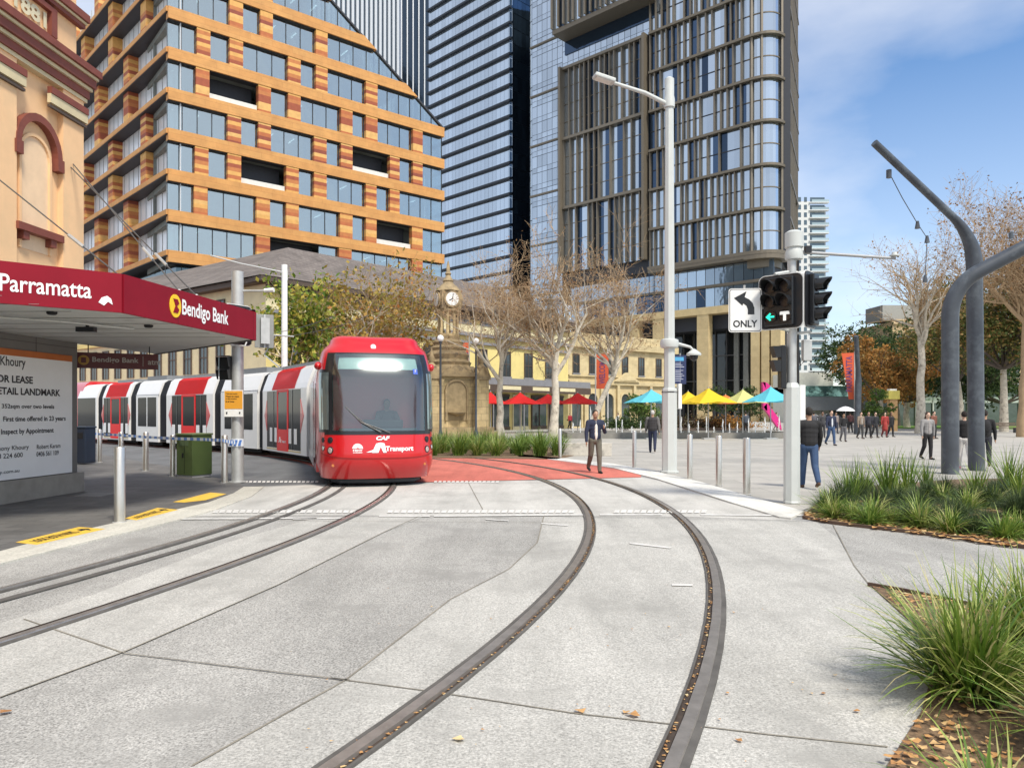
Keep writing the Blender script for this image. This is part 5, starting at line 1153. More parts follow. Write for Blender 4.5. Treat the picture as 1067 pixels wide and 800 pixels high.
# signal heads, built in a frame: x across the face, -y out of the face, z up
VS = mat('visor_black', (.012,.013,.015), .32); LOFF = mat('dark_lens', (.02,.012,.012), .25); GRL = emit('green_lens', (.02,.62,.42), 1.0); WHL = emit('white_lens', (.75,.75,.72), .35)
def signal(parent, o, xd, cols, rows, pitch, lit, r_=.10, border=True, vis=.26, margin=.16, tall=0.0):
    Ms = frame(o, xd); w = cols*pitch/2+margin-.05; h0 = -margin-.02-tall; h1 = rows*pitch-pitch+margin+.05
    def rr(w_, a, b, cr, n=5):
        out = []
        for cx_, cz_, s in ((w_-cr,b-cr,0),(-w_+cr,b-cr,90),(-w_+cr,a+cr,180),(w_-cr,a+cr,270)):
            for i in range(n+1): an = R(s+90*i/n); out.append((cx_+cr*math.cos(an), cz_+cr*math.sin(an)))
        return out
    bb = MB(Ms).plate(rr(w,h0,h1,.11), 0, .022).build('backboard', M['black'], parent)
    if border: MB(Ms).plate(rr(w+.018,h0-.018,h1+.018,.12), .0225, .030).build('white_border', M['white'], bb)
    m = MB(Ms); m.box(-cols*pitch/2, cols*pitch/2, -.10, -.001, h0+.04, h1-.05); m.build('housing', VS, parent, bev=.02)
    k = 0
    for j in range(rows):
        for i in range(cols):
            cx_ = (i-(cols-1)/2)*pitch; cz_ = j*pitch; l = lit.get((i,j))
            m = MB(Ms); m.lathe([(r_*.92,-.125),(r_*.92,-.101)], (cx_,0,cz_), 20, axis='y'); m.build('lens', LOFF if not l else (LOFF), parent, smooth=True)
            if l == 'arrow':
                m = MB(Ms); s = r_*.78; pts = [(-s,0),(-.05*s,s*.85),(.25*s,s*.62),(-.15*s,.2*s),(s*.9,.2*s),(s*.9,-.2*s),(-.15*s,-.2*s),(.25*s,-s*.62),(-.05*s,-s*.85)]
                m.add([(cx_+a,-.130,cz_+b) for a,b in pts], [tuple(range(len(pts)))]); m.build('green_arrow', GRL, parent)
            if l == 'T':
                m = MB(Ms); s = r_*.8; m.box(cx_-s,cx_+s,-.135,-.130,cz_+s*.25,cz_+s*.9); m.box(cx_-s*.3,cx_+s*.3,-.135,-.130,cz_-s,cz_+s*.249); m.build('white_t', WHL, parent)
            # visor: open-bottomed hood
            m = MB(Ms); n = 18; vs = []; vl = vis if not l else .05
            for q in range(n+1):
                a = R(-38+256*q/n); c_, s_ = math.cos(a), math.sin(a); ln = vl*(.55+.45*max(0,s_)) if not l else vl
                vs += [(cx_+r_*c_,-.10,cz_+r_*s_),(cx_+r_*1.0*c_,-.10-ln,cz_+r_*1.0*s_),(cx_+r_*1.07*c_,-.10-ln,cz_+r_*1.07*s_),(cx_+r_*1.07*c_,-.10,cz_+r_*1.07*s_)]
            fs = []
            for q in range(n):
                a = q*4; b_ = a+4; fs += [(a,a+1,b_+1,b_),(a+1,a+2,b_+2,b_+1),(a+2,a+3,b_+3,b_+2)]
            m.add(vs, fs); m.build('visor', VS, parent, smooth=True)
# left head: three rows, two columns, turned to the left of the camera
ya = R(-38); xd = (math.cos(ya), math.sin(ya)) ; xd = (math.cos(R(38)), -math.sin(R(38)))
zl_ = Z_(331.5,D); cxp = X_(808.5,D)
signal(t, (cxp+.02, D-.16, zl_), (math.cos(R(-42)), math.sin(R(-42))), 2, 3, .262, {(0,0):'arrow',(1,0):'T'}, r_=.108, margin=.18, vis=.30)
signal(t, (X_(843,D), D-.10, Z_(329,D)), (math.cos(R(48)), math.sin(R(48))), 1, 3, .262, {}, r_=.118, margin=.20)
m = MB(); m.tube([(x-.02,D,Z_(283,D)),(x-.35,D-.12,Z_(287,D))], .03, 8); m.tube([(x,D,Z_(283,D)),(X_(843,D),D-.06,Z_(288,D))], .03, 8); m.tube([(x,D,Z_(345,D)),(x-.25,D-.1,Z_(343,D))], .025, 8); m.tube([(x,D,Z_(348,D)),(X_(843,D),D-.06,Z_(346,D))], .025, 8); m.build('head_brackets', LPm, t, smooth=True)
# ONLY sign
Ms = frame((X_(776.5,D-.05), D-.05, 0), (1,-.10)); w2 = .292; z0, z1 = Z_(346,D-.05), Z_(300.5,D-.05)
def rrect(cx_, w_, a, b, cr, n=5):
    out = []
    for ax, az, s in ((cx_+w_-cr,b-cr,0),(cx_-w_+cr,b-cr,90),(cx_-w_+cr,a+cr,180),(cx_+w_-cr,a+cr,270)):
        for i in range(n+1): an = R(s+90*i/n); out.append((ax+cr*math.cos(an), az+cr*math.sin(an)))
    return out
sp_ = MB(Ms).plate(rrect(0,w2,z0,z1,.05), 0, .008).build('lane_sign', M['white'], t)
MB(Ms).plate(rrect(0,w2-.015,z0+.015,z1-.015,.04), -.002, -.0005).build('border_line', M['black'], sp_); MB(Ms).plate(rrect(0,w2-.026,z0+.026,z1-.026,.035), -.0035, -.0021).build('sign_face', M['white'], sp_)
m = MB(Ms); text_in(m, 'ONLY', -.215, .215, z0+.085, z0+.215, -.006, .03)
def zz(f): return z0+(z1-z0)*f
m.add([(a,-.006,zz(b)) for a,b in [(-.20,.78),(.02,.93),(-.01,.80),(.07,.745),(.13,.66),(.16,.55),(.16,.40),(.045,.40),(.045,.52),(.02,.60),(-.035,.655),(-.05,.60)]], [(0,1,2,3,4,5,6,7,8,9,10,11)]); m.build('sign_print', M['black'], sp_)
m = MB(); m.tube([(X_(776,D),D+.02,Z_(297,D)),(X_(776,D),D+.02,Z_(304,D))], .02, 6); m.box(X_(772,D),x,D-.02,D,Z_(322,D),Z_(320,D)); m.build('sign_bracket', M['galv'], t)
# lower pedestrian signal seen from the side
xl = X_(812,D); m = MB(); m.box(xl+.0, xl+.10, D-.10, D+.10, Z_(405,D), Z_(360,D)); hs = m.build('pedestrian_signal', VS, t, bev=.015)
for py in (361,375.5):
    m = MB(); z1 = Z_(py,D); m.prism([(xl,D-.10),(xl-.14,D-.11),(xl-.14,D+.11),(xl,D+.10)], z1-.20, z1); 
    m.v[0].z += .0; 
    v = MB(); v.add([(xl,D-.1,z1),(xl-.15,D-.11,z1),(xl-.15,D+.11,z1),(xl,D+.1,z1),(xl,D-.1,z1-.20),(xl-.09,D-.105,z1-.20),(xl-.09,D+.105,z1-.20),(xl,D+.1,z1-.20)], [(0,1,2,3),(0,4,5,1),(2,6,7,3),(1,5,6,2),(4,7,6,5)]); v.build('visor', VS, hs)
m = MB(); m.box(X_(836,D),X_(845,D),D-.06,D+.06,Z_(376,D),Z_(354,D)); bx = m.build('control_box', M['galv'], t, bev=.01); m = MB(); m.tube([(X_(838,D),D,Z_(376,D)),(X_(834,D),D,Z_(381,D)),(X_(832,D),D,Z_(360,D))], .012, 6); m.build('cable', M['black'], bx)
m = MB(frame((X_(833,D),D+.0,0),(.9,.45))); m.box(0,.13,-.02,.01,Z_(437,D),Z_(401,D)); m.build('notice_plate', M['white'], t)
# ---- grey signal pole on the left (px 247) ----
D = D_(503); x = X_(247.5, D)
t = thing('signal_pole', 'weathered grey signal pole on the left footpath carrying an orange notice', 'signal pole', (x,D,.02))
m = MB(); m.lathe([(.20,0),(.20,.02),(.14,.03),(.135,Z_(284,D)),(.001,Z_(284,D)+.005)], (x,D,.02), 24); m.build('shaft', M['galv'], t, smooth=True)
m = MB(); m.tube([(x,D,Z_(303,D)),(X_(283,D),D,Z_(303,D))], .022, 8); ar = m.build('arm', M['galv'], t, smooth=True); m = MB(); m.tube([(X_(276,D),D-.02,Z_(303,D)),(X_(286,D),D-.05,Z_(302.5,D))], [.05,.055], 10); m.build('camera', M['white'], ar, smooth=True)
signal(t, (X_(253,D), D-.25, Z_(352,D)), (math.cos(R(60)), math.sin(R(60))), 2, 3, .26, {}, r_=.10)
m = MB(frame((X_(274,D),D+.1,0),(.8,.5))); m.box(-.22,.22,0,.03,Z_(362,D),Z_(327,D)); m.build('backboard', mat('back_grey', (.25,.26,.25), .6), t, bev=.01); m = MB(frame((X_(274,D),D+.1,0),(.8,.5))); m.box(-.02,.02,-.03,0,Z_(362,D),Z_(327,D)); m.box(-.10,.10,-.10,-.031,Z_(358,D),Z_(331,D)); m.build('signal_case', M['galv'], t)
m = MB(); m.tube([(X_(266,D),D-.4,Z_(352,D)),(X_(262,D),D-.42,Z_(362,D)),(X_(246,D),D-.3,Z_(361,D)),(X_(242,D),D-.1,Z_(356,D))], .018, 6); m.build('cable', M['white'], t, smooth=True)
m = MB(); m.box(X_(232,D),X_(243,D),D-.22,D-.05,Z_(396,D),Z_(371,D)); hs = m.build('pedestrian_signal', VS, t, bev=.02)
for py in (372,385): 
    v = MB(); z1 = Z_(py,D); xl, xr_ = X_(231.5,D), X_(243.5,D); v.add([(xl,D-.22,z1),(xr_,D-.22,z1),(xr_,D-.40,z1-.03),(xl,D-.40,z1-.03),(xl,D-.22,z1-.24),(xl,D-.32,z1-.24),(xr_,D-.22,z1-.24),(xr_,D-.32,z1-.24)], [(0,1,2,3),(0,3,5,4),(1,6,7,2)]); v.build('visor', VS, hs)
ORN = mat('notice_orange', (.72,.33,.03), .5, var=.03); xa, xb = X_(237,D), X_(256.5,D)
m = MB(); m.box(xa,xb,D-.20,D-.19,Z_(434,D),Z_(406.5,D)); nt = m.build('notice', M['white'], t); m = MB(); m.box(xa+.012,xb-.012,D-.206,D-.201,Z_(426,D),Z_(407.5,D)); m.build('notice_panel', ORN, nt)
m = MB(frame((0,D-.21,0),(1,0))); 
for i, (s, wd) in enumerate((('Trams now running', .62),('Watch for trams', .70),('at this crossing', .58),('at all times', .45))): z = Z_(410.6+i*2.6,D); text_in(m, s, xa+.04, xa+.04+(xb-xa)*wd, z-.018, z+.022, 0, .02)
for xx in (xa+.05, xb-.09): m.box(xx,xx+.03,-.002,0,Z_(431,D),Z_(429,D))
m.build('print', M['black'], nt)
m = MB(); m.tube([(x,D,Z_(465,D)),(x,D,Z_(457,D))], .150, 20); tpe = m.build('tape_wrap', TAPE, t, smooth=True); m = MB(frame((0,D-.165,0),(1,0)))
for k in range(3): a_ = X_(241.5+k*4.5,D); m.add([(a_,0,Z_(464,D)),(a_+.06,0,Z_(464,D)),(a_+.10,0,Z_(458,D)),(a_+.04,0,Z_(458,D))], [(0,1,2,3)])
m.build('tape_stripes', TAPB, tpe)
# ---- catenary pole behind the tram (px 296) ----
D = 36.5; x = X_(296.5, D)
t = thing('catenary_pole', 'slim white overhead-wire pole with a side bracket behind the tram', 'catenary pole', (x,D,0))
m = MB(); m.lathe([(.16,0),(.14,Z_(276,D))], (x,D,0), 16); m.build('shaft', M['white'], t, smooth=True)
m = MB(); m.tube([(x,D,Z_(284,D)),(X_(262,D),D-1.5,Z_(281,D)),(X_(240,D),D-2.4,Z_(277,D))], .035, 6); m.tube([(X_(299,D),D,Z_(292,D)),(X_(299,D),D,Z_(282,D))], .05, 6); m.build('bracket_arm', M['palegrey'], t)
# overhead wires above the tram
wr = thing('overhead_wires', 'thin overhead contact wires running back above the tram roof', 'overhead wires', (-10,30,4.9))
for off in (-.1, 0.9):
    m = MB(); pts = [p+Vector((0,0,4.85)) for p in offs(LP, off) if p.y > 24][:14]; m.tube(pts, .012, 5); m.build('wire', M['wire'], wr)
# ---- leaning charcoal masts with strung lights ----
def mast(label, px, yb, pts, rad, name='light_mast', grp='bent charcoal masts on the plaza', dy=0, tip=.17):
    D = D_(yb); t = thing(name, label, 'mast', (X_(px,D),D,.015), grp); P = [Vector((X_(px,D),D,.012))]
    for (a, b, dd) in pts: P.append(Vector((X_(a,D+dd),D+dd,Z_(b,D+dd))))
    # round the bends
    Q = [P[0]]
    for i in range(1, len(P)-1):
        a, b, c = P[i-1], P[i], P[i+1]; la = min(.4, (b-a).length*.45); lb = min(.4, (c-b).length*.45); p0 = b+(a-b).normalized()*la; p1 = b+(c-b).normalized()*lb
        for k in range(7): s = k/6; Q.append(p0*(1-s)**2+b*2*s*(1-s)+p1*s*s)
    Q.append(P[-1]); m = MB(); nq = len(Q); m.tube(Q, [rad if k < 4 else rad-(rad-tip)*(k-3)/(nq-4) for k in range(nq)], 14); m.build('shaft', M['charcoal'], t, smooth=True)
    m = MB(); m.lathe([(rad+.03,0),(rad+.03,.012),(rad,.015)], (P[0].x,P[0].y,.012), 16); m.build('base_plate', M['charcoal'], t); return t, P
tA, PA = mast('nearer charcoal mast with scuffed shaft, bending over to the right', 990, 494, [(990,316,0),(1006,290,-.1),(1075,254,-.5),(1190,196,-1)], .215)
tB, PB_ = mast('taller charcoal mast just behind, whose top leans up to the left against the sky', 1017.5, 490.5, [(1015,262,0),(1003,236,-.1),(911,149,-1.0)], .212, tip=.10)
m = MB(); D = D_(490.5); c0 = Vector((X_(937,D-.6),D-.6,Z_(178,D-.6))); pts = [Vector((X_(a,D+d),D+d,Z_(b,D+d))) for a,b,d in [(927,181,-.7),(940,206,0),(956,233,1),(966,248,2),(964,290,2.2)]]
m.tube(pts, .012, 5); cb = m.build('festoon_cable', M['wire'], tB); m = MB(); m.tube([pts[0]+Vector((-.02,0,.10)), pts[0]+Vector((-.02,0,-.12))], .07, 10); m.build('spotlight', M['charcoal'], tB)
for (a,b,d) in ((956,234,1),(964,290,2.2),(966,249,2)):
    m = MB(); p = Vector((X_(a,D+d),D+d,Z_(b,D+d))); m.tube([p+Vector((0,0,.1)), p+Vector((0,0,-.12))], [.04,.08], 8); m.build('spotlight', M['charcoal'], tB)
m = MB(); p0, p1 = Vector((X_(1012,D),D,Z_(243,D))), Vector((X_(1080,D+6),D+6,Z_(240,D+6))); m.tube([p0,p0.lerp(p1,.5)+Vector((0,0,-.05)),p1], .010, 5); m.build('side_cable', M['wire'], tB)
m = MB(); p = p0.lerp(p1,.55)+Vector((0,0,-.12)); m.tube([p+Vector((0,0,.1)),p+Vector((0,0,-.12))], .07, 8); m.build('spotlight', M['charcoal'], tB)
t3, _p = mast('far dark mast beside the slanting orange banner', 893, 452.5, [(894.5,395,0),(892,350,-1)], .24)
# ---- banners ----
ORB = mat('banner_orange', (.62,.10,.035), .6, var=.06); BTX = mat('banner_letters', (.13,.05,.16), .6); BT2 = mat('banner_pink_letters', (.70,.35,.30), .6)
D = 57; t = thing('banner_flag', 'slanting orange tapered banner with purple lettering beside the far mast', 'banner', (X_(889,D),D,0)); w = frame((X_(889.5,D),D,0),(1,0,0))
pl_ = [(X_(a,D)-X_(889.5,D),Z_(b,D)) for a,b in ((877,368),(890,367.5),(890,416),(884.5,416))]; fl_ = MB(w).plate(pl_, 0, .02).build('cloth', ORB, t)
m = MB(w); text_in(m, 'PARRAMATTA', -.60, -.12, Z_(408,D), Z_(371,D), -.012, .02, vert=True); m.build('lettering', BTX, fl_); m = MB(); m.tube([(X_(890.5,D),D,0),(X_(890.5,D),D,Z_(366,D))], .05, 8); m.build('pole', M['palegrey'], t)
D = 61; t = thing('banner_flag', 'upright orange banner with dark lettering on a pole in front of the town hall', 'banner', (X_(620.5,D),D,0)); w = frame((X_(620.5,D),D,0),(1,0,0)); wv = (634-621.5)*D/F
fl_ = MB(w).box(.08, .08+wv, 0, .02, Z_(405,D), Z_(368,D)).build('cloth', ORB, t); m = MB(w); text_in(m, 'WELCOME', .30, .80, Z_(400,D), Z_(373,D), -.012, .02, vert=True); m.build('lettering', BTX, fl_)
m = MB(); m.tube([(X_(620.5,D),D,0),(X_(620.5,D),D,Z_(358,D))], .05, 8); m.build('pole', M['palegrey'], t)
m = MB(); m.tube([(X_(635,D),D+1,0),(X_(635,D),D+1,Z_(362,D))], .05, 8); fp = m.build('flag_pole', M['white'], None, origin=(X_(635,D),D+1,0)); tag(fp, 'plain white pole just right of the upright orange banner', 'pole')
D = 56; t = thing('banner_flag', 'navy information banner with lines of white text, right of the street light shaft', 'banner', (X_(708,D),D,0)); w = frame((X_(702.5,D),D,0),(1,0,0)); wv = 12.5*D/F
fl_ = MB(w).box(0, wv, 0, .02, Z_(400,D), Z_(370,D)).build('cloth', mat('banner_navy', (.018,.03,.10), .6), t); m = MB(w)
for i in range(11):
    if i == 3: continue
    z = Z_(379+i*1.8,D); m.box(.08, wv*(.55+.35*((i*7)%5)/5), -.004, -.001, z, z+.045)
m.build('text_lines', mat('banner_print', (.45,.48,.6), .6), fl_); MB(w).box(.06, wv*.8, -.004, -.001, Z_(376,D), Z_(372,D)).build('blue_patch', mat('banner_cyan', (.08,.35,.62), .6), fl_)
m = MB(w); m.tube([(wv*.5,.04,0),(wv*.5,.04,Z_(368,D))], .045, 8); m.build('pole', M['grey'], t)
D = 52; t = thing('banner_flag', 'small red and black banner on a post behind the clock monument', 'banner', (X_(484,D),D,0)); w = frame((X_(480,D),D,0),(1,0,0))
MB(w).box(0,.55,0,.02,Z_(378,D),Z_(357,D)).build('cloth', ORB, t); MB(w).box(.24,.54,-.005,-.001,Z_(377.5,D),Z_(367,D)).build('dark_patch', BTX, t); m = MB(w); m.tube([(.6,.04,0),(.6,.04,Z_(350,D))], .04, 8); m.build('pole', M['grey'], t)
# ---- umbrellas ----
def umbrella(px, ytop, yedge, wpx, D, m, label, yb=None):
    x = X_(px,D); hw = wpx*D/F/2; zt, ze = Z_(ytop,D), Z_(yedge,D)
    t = thing('market_umbrella', label, 'umbrella', (x,D,.01), 'market umbrellas on the plaza'); c = MB(); n = 4; ang = R(14)
    rings = [(0,zt),(.12,zt-(zt-ze)*.20),(.35,zt-(zt-ze)*.50),(.68,zt-(zt-ze)*.80),(1.0,ze)]; vs = [(x,D,zt)]; K = 16
    def sq(a, f): # square-ish outline with sagging edges
        c_, s_ = math.cos(a), math.sin(a); k = 1/max(abs(c_), abs(s_)); e = abs(math.sin(2*a)); return k*(.93+.07*e)
    for f, z in rings[1:]:
        for i in range(K):
            a = 2*math.pi*i/K; k = sq(a, f); xx, yy = hw*f*k*math.cos(a), hw*f*k*math.sin(a)
            vs.append((x+xx*math.cos(ang)-yy*math.sin(ang), D+xx*math.sin(ang)+yy*math.cos(ang), z-(.10*(abs(math.sin(2*a))) if f == 1 else 0)))
    fs = [(0,1+i,1+(i+1)%K) for i in range(K)]
    for r_ in range(len(rings)-2): fs += [(1+r_*K+i,1+(r_+1)*K+i,1+(r_+1)*K+(i+1)%K,1+r_*K+(i+1)%K) for i in range(K)]
    c.add(vs, fs); c.build('canopy', m, t); p = MB(); p.tube([(x,D,.01),(x,D,zt+.06)], .035, 8); p.build('pole', M['grey'], t)
    p = MB(); p.box(x-.35,x+.35,D-.35,D+.35,.012,.09); p.build('base', M['grey'], t)
UR = ramp_mat('umbrella_red', [(0,(.62,.02,.018)),(1,(.62,.02,.018))], .7, translucent=.25); UB = ramp_mat('umbrella_blue', [(0,(.13,.55,.68)),(1,(.13,.55,.68))], .7, translucent=.25)
UY = ramp_mat('umbrella_yellow', [(0,(.78,.55,.03)),(1,(.78,.55,.03))], .7, translucent=.25); UG = ramp_mat('umbrella_lime', [(0,(.62,.62,.24)),(1,(.62,.62,.24))], .7, translucent=.25); UO = ramp_mat('umbrella_orange', [(0,(.75,.22,.05)),(1,(.75,.22,.05))], .7, translucent=.25)
for a in [(511,408,420,32,60,UR,'red market umbrella just right of the clock monument'),(542,408.5,420,38,60,UR,'red market umbrella between the two white-barked trees'),(571,410,420,34,62,UR,'red market umbrella mostly hidden by the larger bare tree trunk'),(602,409,420,38,60,UR,'rightmost red market umbrella, near the leaning trunk'),
          (678.5,405.5,418,44,46,UB,'pale blue umbrella over the grey-haired walker'),(717,407.5,419.5,36,52,UY,'smaller yellow umbrella immediately right of the street light'),(738,404,418.5,44,46,UY,'large golden yellow umbrella'),(756,411,419.5,34,56,UO,'orange umbrella half hidden behind the large yellow one'),(774,405.5,418.5,36,52,UG,'pale lime green market umbrella'),(803,402.5,417.5,42,46,UB,'pale blue umbrella left of the traffic light pole')]:
    umbrella(*a)
# ---- fountain ----
ST = mat('fountain_stone', (.22,.21,.19), .7, var=.2); t = thing('fountain', 'low stone-edged fountain pool across the plaza', 'fountain', (X_(720,49),49,0))
x0, x1 = X_(590,48), X_(830,48); m = MB(); m.box(x0,x1,47,47.4,.012,.38); m.box(x0,x1,52.6,53,.012,.38); m.box(x0,x0+.4,47.4,52.6,.012,.38); m.box(x1-.4,x1,47.4,52.6,.012,.38); m.build('rim', ST, t)
WAT = glass('pool_water', (.25,.28,.28), .08, .6, .05, .4, 6); m = MB(); m.box(x0+.4,x1-.4,47.4,52.6,.02,.25); m.build('water', WAT, t)
JET = mat('water_jet', (.85,.87,.88), .4, var=.1, scale=10)
jr = random.Random(3)
ORDN = ['first','second','third','fourth','fifth','sixth','seventh','eighth','ninth','tenth','eleventh','twelfth','thirteenth','fourteenth','fifteenth','sixteenth','seventeenth','eighteenth','nineteenth','twentieth','twenty-first','twenty-second','twenty-third','twenty-fourth','twenty-fifth','twenty-sixth','twenty-seventh']
for i in range(26):
    px = 598+i*8.6+jr.uniform(-2,2); D = jr.uniform(47.8,52); x = X_(px,D); h = jr.uniform(.5,1.3) if i != 2 else 1.9; m = MB()
    n = 5; pts = [Vector((x,D,.2))+Vector((jr.uniform(-.02,.02),0,h*k/n)) for k in range(n+1)]; m.tube(pts, [.02,.028,.022,.03,.035,.008], 6)
    for q in range(26): a = jr.uniform(0,6.28); zz1 = jr.uniform(.0,1.0); r_ = jr.uniform(.01,.05+.12*(1-zz1)); m.ball((x+r_*math.cos(a),D+r_*math.sin(a),.2+h*zz1), jr.uniform(.008,.02), 5, 4)
    o = m.build('water_jet', JET, None, smooth=True, origin=(x,D,.25)); tag(o, 'thin white water jet of the fountain pool, %s from the left end' % ORDN[i], 'water jet', 'fountain jets')
# ---- planter wall, bench, kiosk, sculpture ----
CNC = mat('weathered_concrete', (.50,.47,.41), .85, var=.2, scale=2, stain=(.20,.19,.17), sscale=2.2)
o = MB(frame((X_(580,28.2),28.2,0),(1,.02))).box(0,1.45,0,.55,.012,.50).build('planter_wall', CNC, None, bev=.015); tag(o, 'long stained concrete seat wall at the end of the grass strip', 'concrete wall')
o = MB(frame((X_(626,28.0),28.0,0),(1,.02))).box(0,.42,0,.5,.012,.50).build('concrete_block', CNC, None, bev=.015); tag(o, 'short stained concrete block behind the walking man', 'concrete block')
t = thing('park_bench', 'long brown slatted park bench on the lawn edge behind the masts', 'bench', (X_(1047,60),60,0)); w = frame((X_(1033,60),60,0),(1,0,0)); BW = mat('bench_timber', (.12,.085,.06), .7)
m = MB(w); m.box(0,2.3,0,.12,.42,.47); m.box(0,2.3,.16,.28,.42,.47); m.box(0,2.3,.32,.44,.42,.47); m.build('seat', BW, t); m = MB(w); m.box(0,2.3,.46,.50,.55,.66); m.box(0,2.3,.48,.52,.72,.84); m.build('backrest', BW, t)
for u in (.15,2.1): MB(w).box(u,u+.06,0,.5,.02,.42).build('leg', M['charcoal'], t)
t = thing('kiosk_column', 'tan square column with a yellow-green box on top', 'column', (X_(931,66),66,0)); w = frame((X_(925.5,66),66,0),(1,0,0))
MB(w).box(.18,.85,0,.6,0,Z_(416,66)).build('shaft', mat('column_tan', (.42,.26,.12), .7, var=.2), t, bev=.02); MB(w).box(0,1.0,-.1,.8,Z_(416,66)+.003,Z_(407,66)).build('top_box', mat('box_lime', (.52,.45,.10), .6), t, bev=.03); MB(w).box(.2,.8,.05,.6,Z_(407,66)+.003,Z_(405,66)).build('cap', M['white'], t)
t = thing('sculpture', 'angular magenta ribbon sculpture beyond the blue umbrella', 'sculpture', (X_(800,60),60,0)); PK = mat('magenta_paint', (.62,.02,.22), .45); w = frame((X_(800,60),60,0),(1,0,0))
for poly in ([(794,398),(799,399),(806,406),(800,410)],[(794,398),(797,398),(799,428),(795,426)],[(795,424),(799,420),(812,437),(814,448),(809,444)]):
    m = MB(w); m.plate([(X_(a,60)-X_(800,60),Z_(b,60)) for a,b in poly], -.15, .3); m.build('ribbon', PK, t)
# bus and parked cars under the far canopy
# ---- clock monument ----
D = 45.0; cxm = X_(467,D); STN = blocks('monument_stone', (.54,.42,.23), (.46,.36,.19), (.20,.15,.09), .9, .4, .85, .01, var=.45); STD = mat('weathered_stone', (.33,.25,.14), .9, var=.45, scale=1.5, stain=(.16,.125,.085), sscale=2.2)
t = thing('clock_monument', 'ornate weathered sandstone clock monument with dome, lantern columns and spire', 'clock monument', (cxm,D,0))
zz_ = lambda py: Z_(py,D)
m = MB(frame((cxm,D,0),(math.cos(R(24)),math.sin(R(24))))); MBM = m.M
m.box(-2.35,2.35,-2.35,2.35,0,.55); m.box(-2.15,2.15,-2.15,2.15,.55,.8); m.build('plinth', STD, t)
zb1 = zz_(393)
m = MB(MBM); m.box(-1.45,1.45,-1.45,1.45,.8,zb1); m.build('body', STN, t)
for sx in (-1,1):
    for sy in (-1,1):
        m = MB(MBM); m.box(sx*1.2,sx*1.9,sy*1.2,sy*1.9,.8,zb1-.2); pr_ = m.build('corner_pier', STN, t)
        m = MB(MBM); cx_, cy_ = sx*1.55, sy*1.55; m.box(cx_-.44,cx_+.44,cy_-.44,cy_+.44,zb1-.2,zb1+.05)
        h = zb1+.05; m.add([(cx_-.42,cy_-.42,h),(cx_+.42,cy_-.42,h),(cx_+.42,cy_+.42,h),(cx_-.42,cy_+.42,h),(cx_,cy_-.42,h+.5),(cx_,cy_+.42,h+.5),(cx_-.42,cy_,h+.5),(cx_+.42,cy_,h+.5),(cx_,cy_,h+.5)], [(0,1,4),(2,3,5),(0,8,6),(3,6,8),(1,7,8),(2,8,7),(0,4,8),(4,1,8),(5,3,8),(2,5,8),(0,6,3),(1,2,7)])
        m.lathe([(.28,h+.2),(.30,h+.5),(.12,h+.7),(.20,h+.95),(.10,h+1.2),(.04,h+1.55)], (cx_,cy_,0), 10); m.build('pier_cap', STD, pr_, smooth=True)
        for q in (-1,1):
            c = MB(MBM); c.lathe([(.14,.8),(.11,.95),(.10,zb1-.5),(.15,zb1-.35),(.16,zb1-.21)], (sx*2.0 if q < 0 else sx*1.08, sy*1.08 if q < 0 else sy*2.0, 0), 12); c.build('colonnette', STN, t, smooth=True)
for k in range(4):
    Mk = MBM @ Matrix.Rotation(math.pi/2*k, 4, 'Z'); g = MB(Mk)
    pts = [(-.62,1.2),(.62,1.2)]+[(.62*math.cos(math.pi*i/10), 2.9+.62*math.sin(math.pi*i/10)) for i in range(11)]
    g.plate(pts, -1.50, -1.455); ni = g.build('niche', mat('niche_stone', (.30,.23,.13), .9, var=.3), t)
    g = MB(Mk); g.box(-.72,-.62,-1.58,-1.453,1.2,2.9); g.box(.62,.72,-1.58,-1.453,1.2,2.9)
    for i in range(10):
        a0, a1 = math.pi*i/10, math.pi*(i+1)/10; g.plate([(.62*math.cos(a0),2.9+.62*math.sin(a0)),(.74*math.cos(a0),2.9+.74*math.sin(a0)),(.74*math.cos(a1),2.9+.74*math.sin(a1)),(.62*math.cos(a1),2.9+.62*math.sin(a1))], -1.58, -1.453)
    g.build('niche_moulding', STD, ni); g = MB(Mk); g.lathe([(.05,1.45),(.5,1.6),(.55,1.68),(.05,1.69)], (0,-1.55,0), 12); g.build('basin', STD, ni, smooth=True)
    g = MB(Mk); g.plate([(-1.2,zb1+.02),(1.2,zb1+.02),(0,zb1+.7)], -1.65, -1.2); g.build('gable', STD, t)
m = MB(MBM); m.box(-1.72,1.72,-1.72,1.72,zb1-.02,zb1+.22); m.build('cornice', STD, t)
prof = [(1.62,zb1+.22),(1.55,zz_(385)),(1.35,zz_(381)),(1.42,zz_(378)),(1.2,zz_(375)),(1.28,zz_(370)),(1.06,zz_(366)),(1.12,zz_(363)),(.88,zz_(360)),(.95,zz_(357)),(.74,zz_(354)),(.74,zz_(351))]
m = MB(MBM); m.lathe(prof, (0,0,0), 12, rot=R(15)); m.build('stepped_dome', STD, t)
m = MB(MBM); m.lathe([(.62,zz_(353)),(.66,zz_(350)),(.66,zz_(348))], (0,0,0), 8, rot=R(22.5)); m.build('lantern_base', STN, t)
for k in range(8):
    a = R(22.5+45*k) if k%2 else R(22.5+45*k); c = MB(MBM); c.lathe([(.13,zz_(350)),(.10,zz_(347)),(.09,zz_(329)),(.14,zz_(326))], (.55*math.cos(a),.55*math.sin(a),0), 10); c.build('lantern_column', STN, t, smooth=True)
m = MB(MBM); m.lathe([(.72,zz_(326)),(.78,zz_(324.5)),(.78,zz_(323.5)),(.66,zz_(323))], (0,0,0), 16); m.build('lantern_cornice', STD, t)
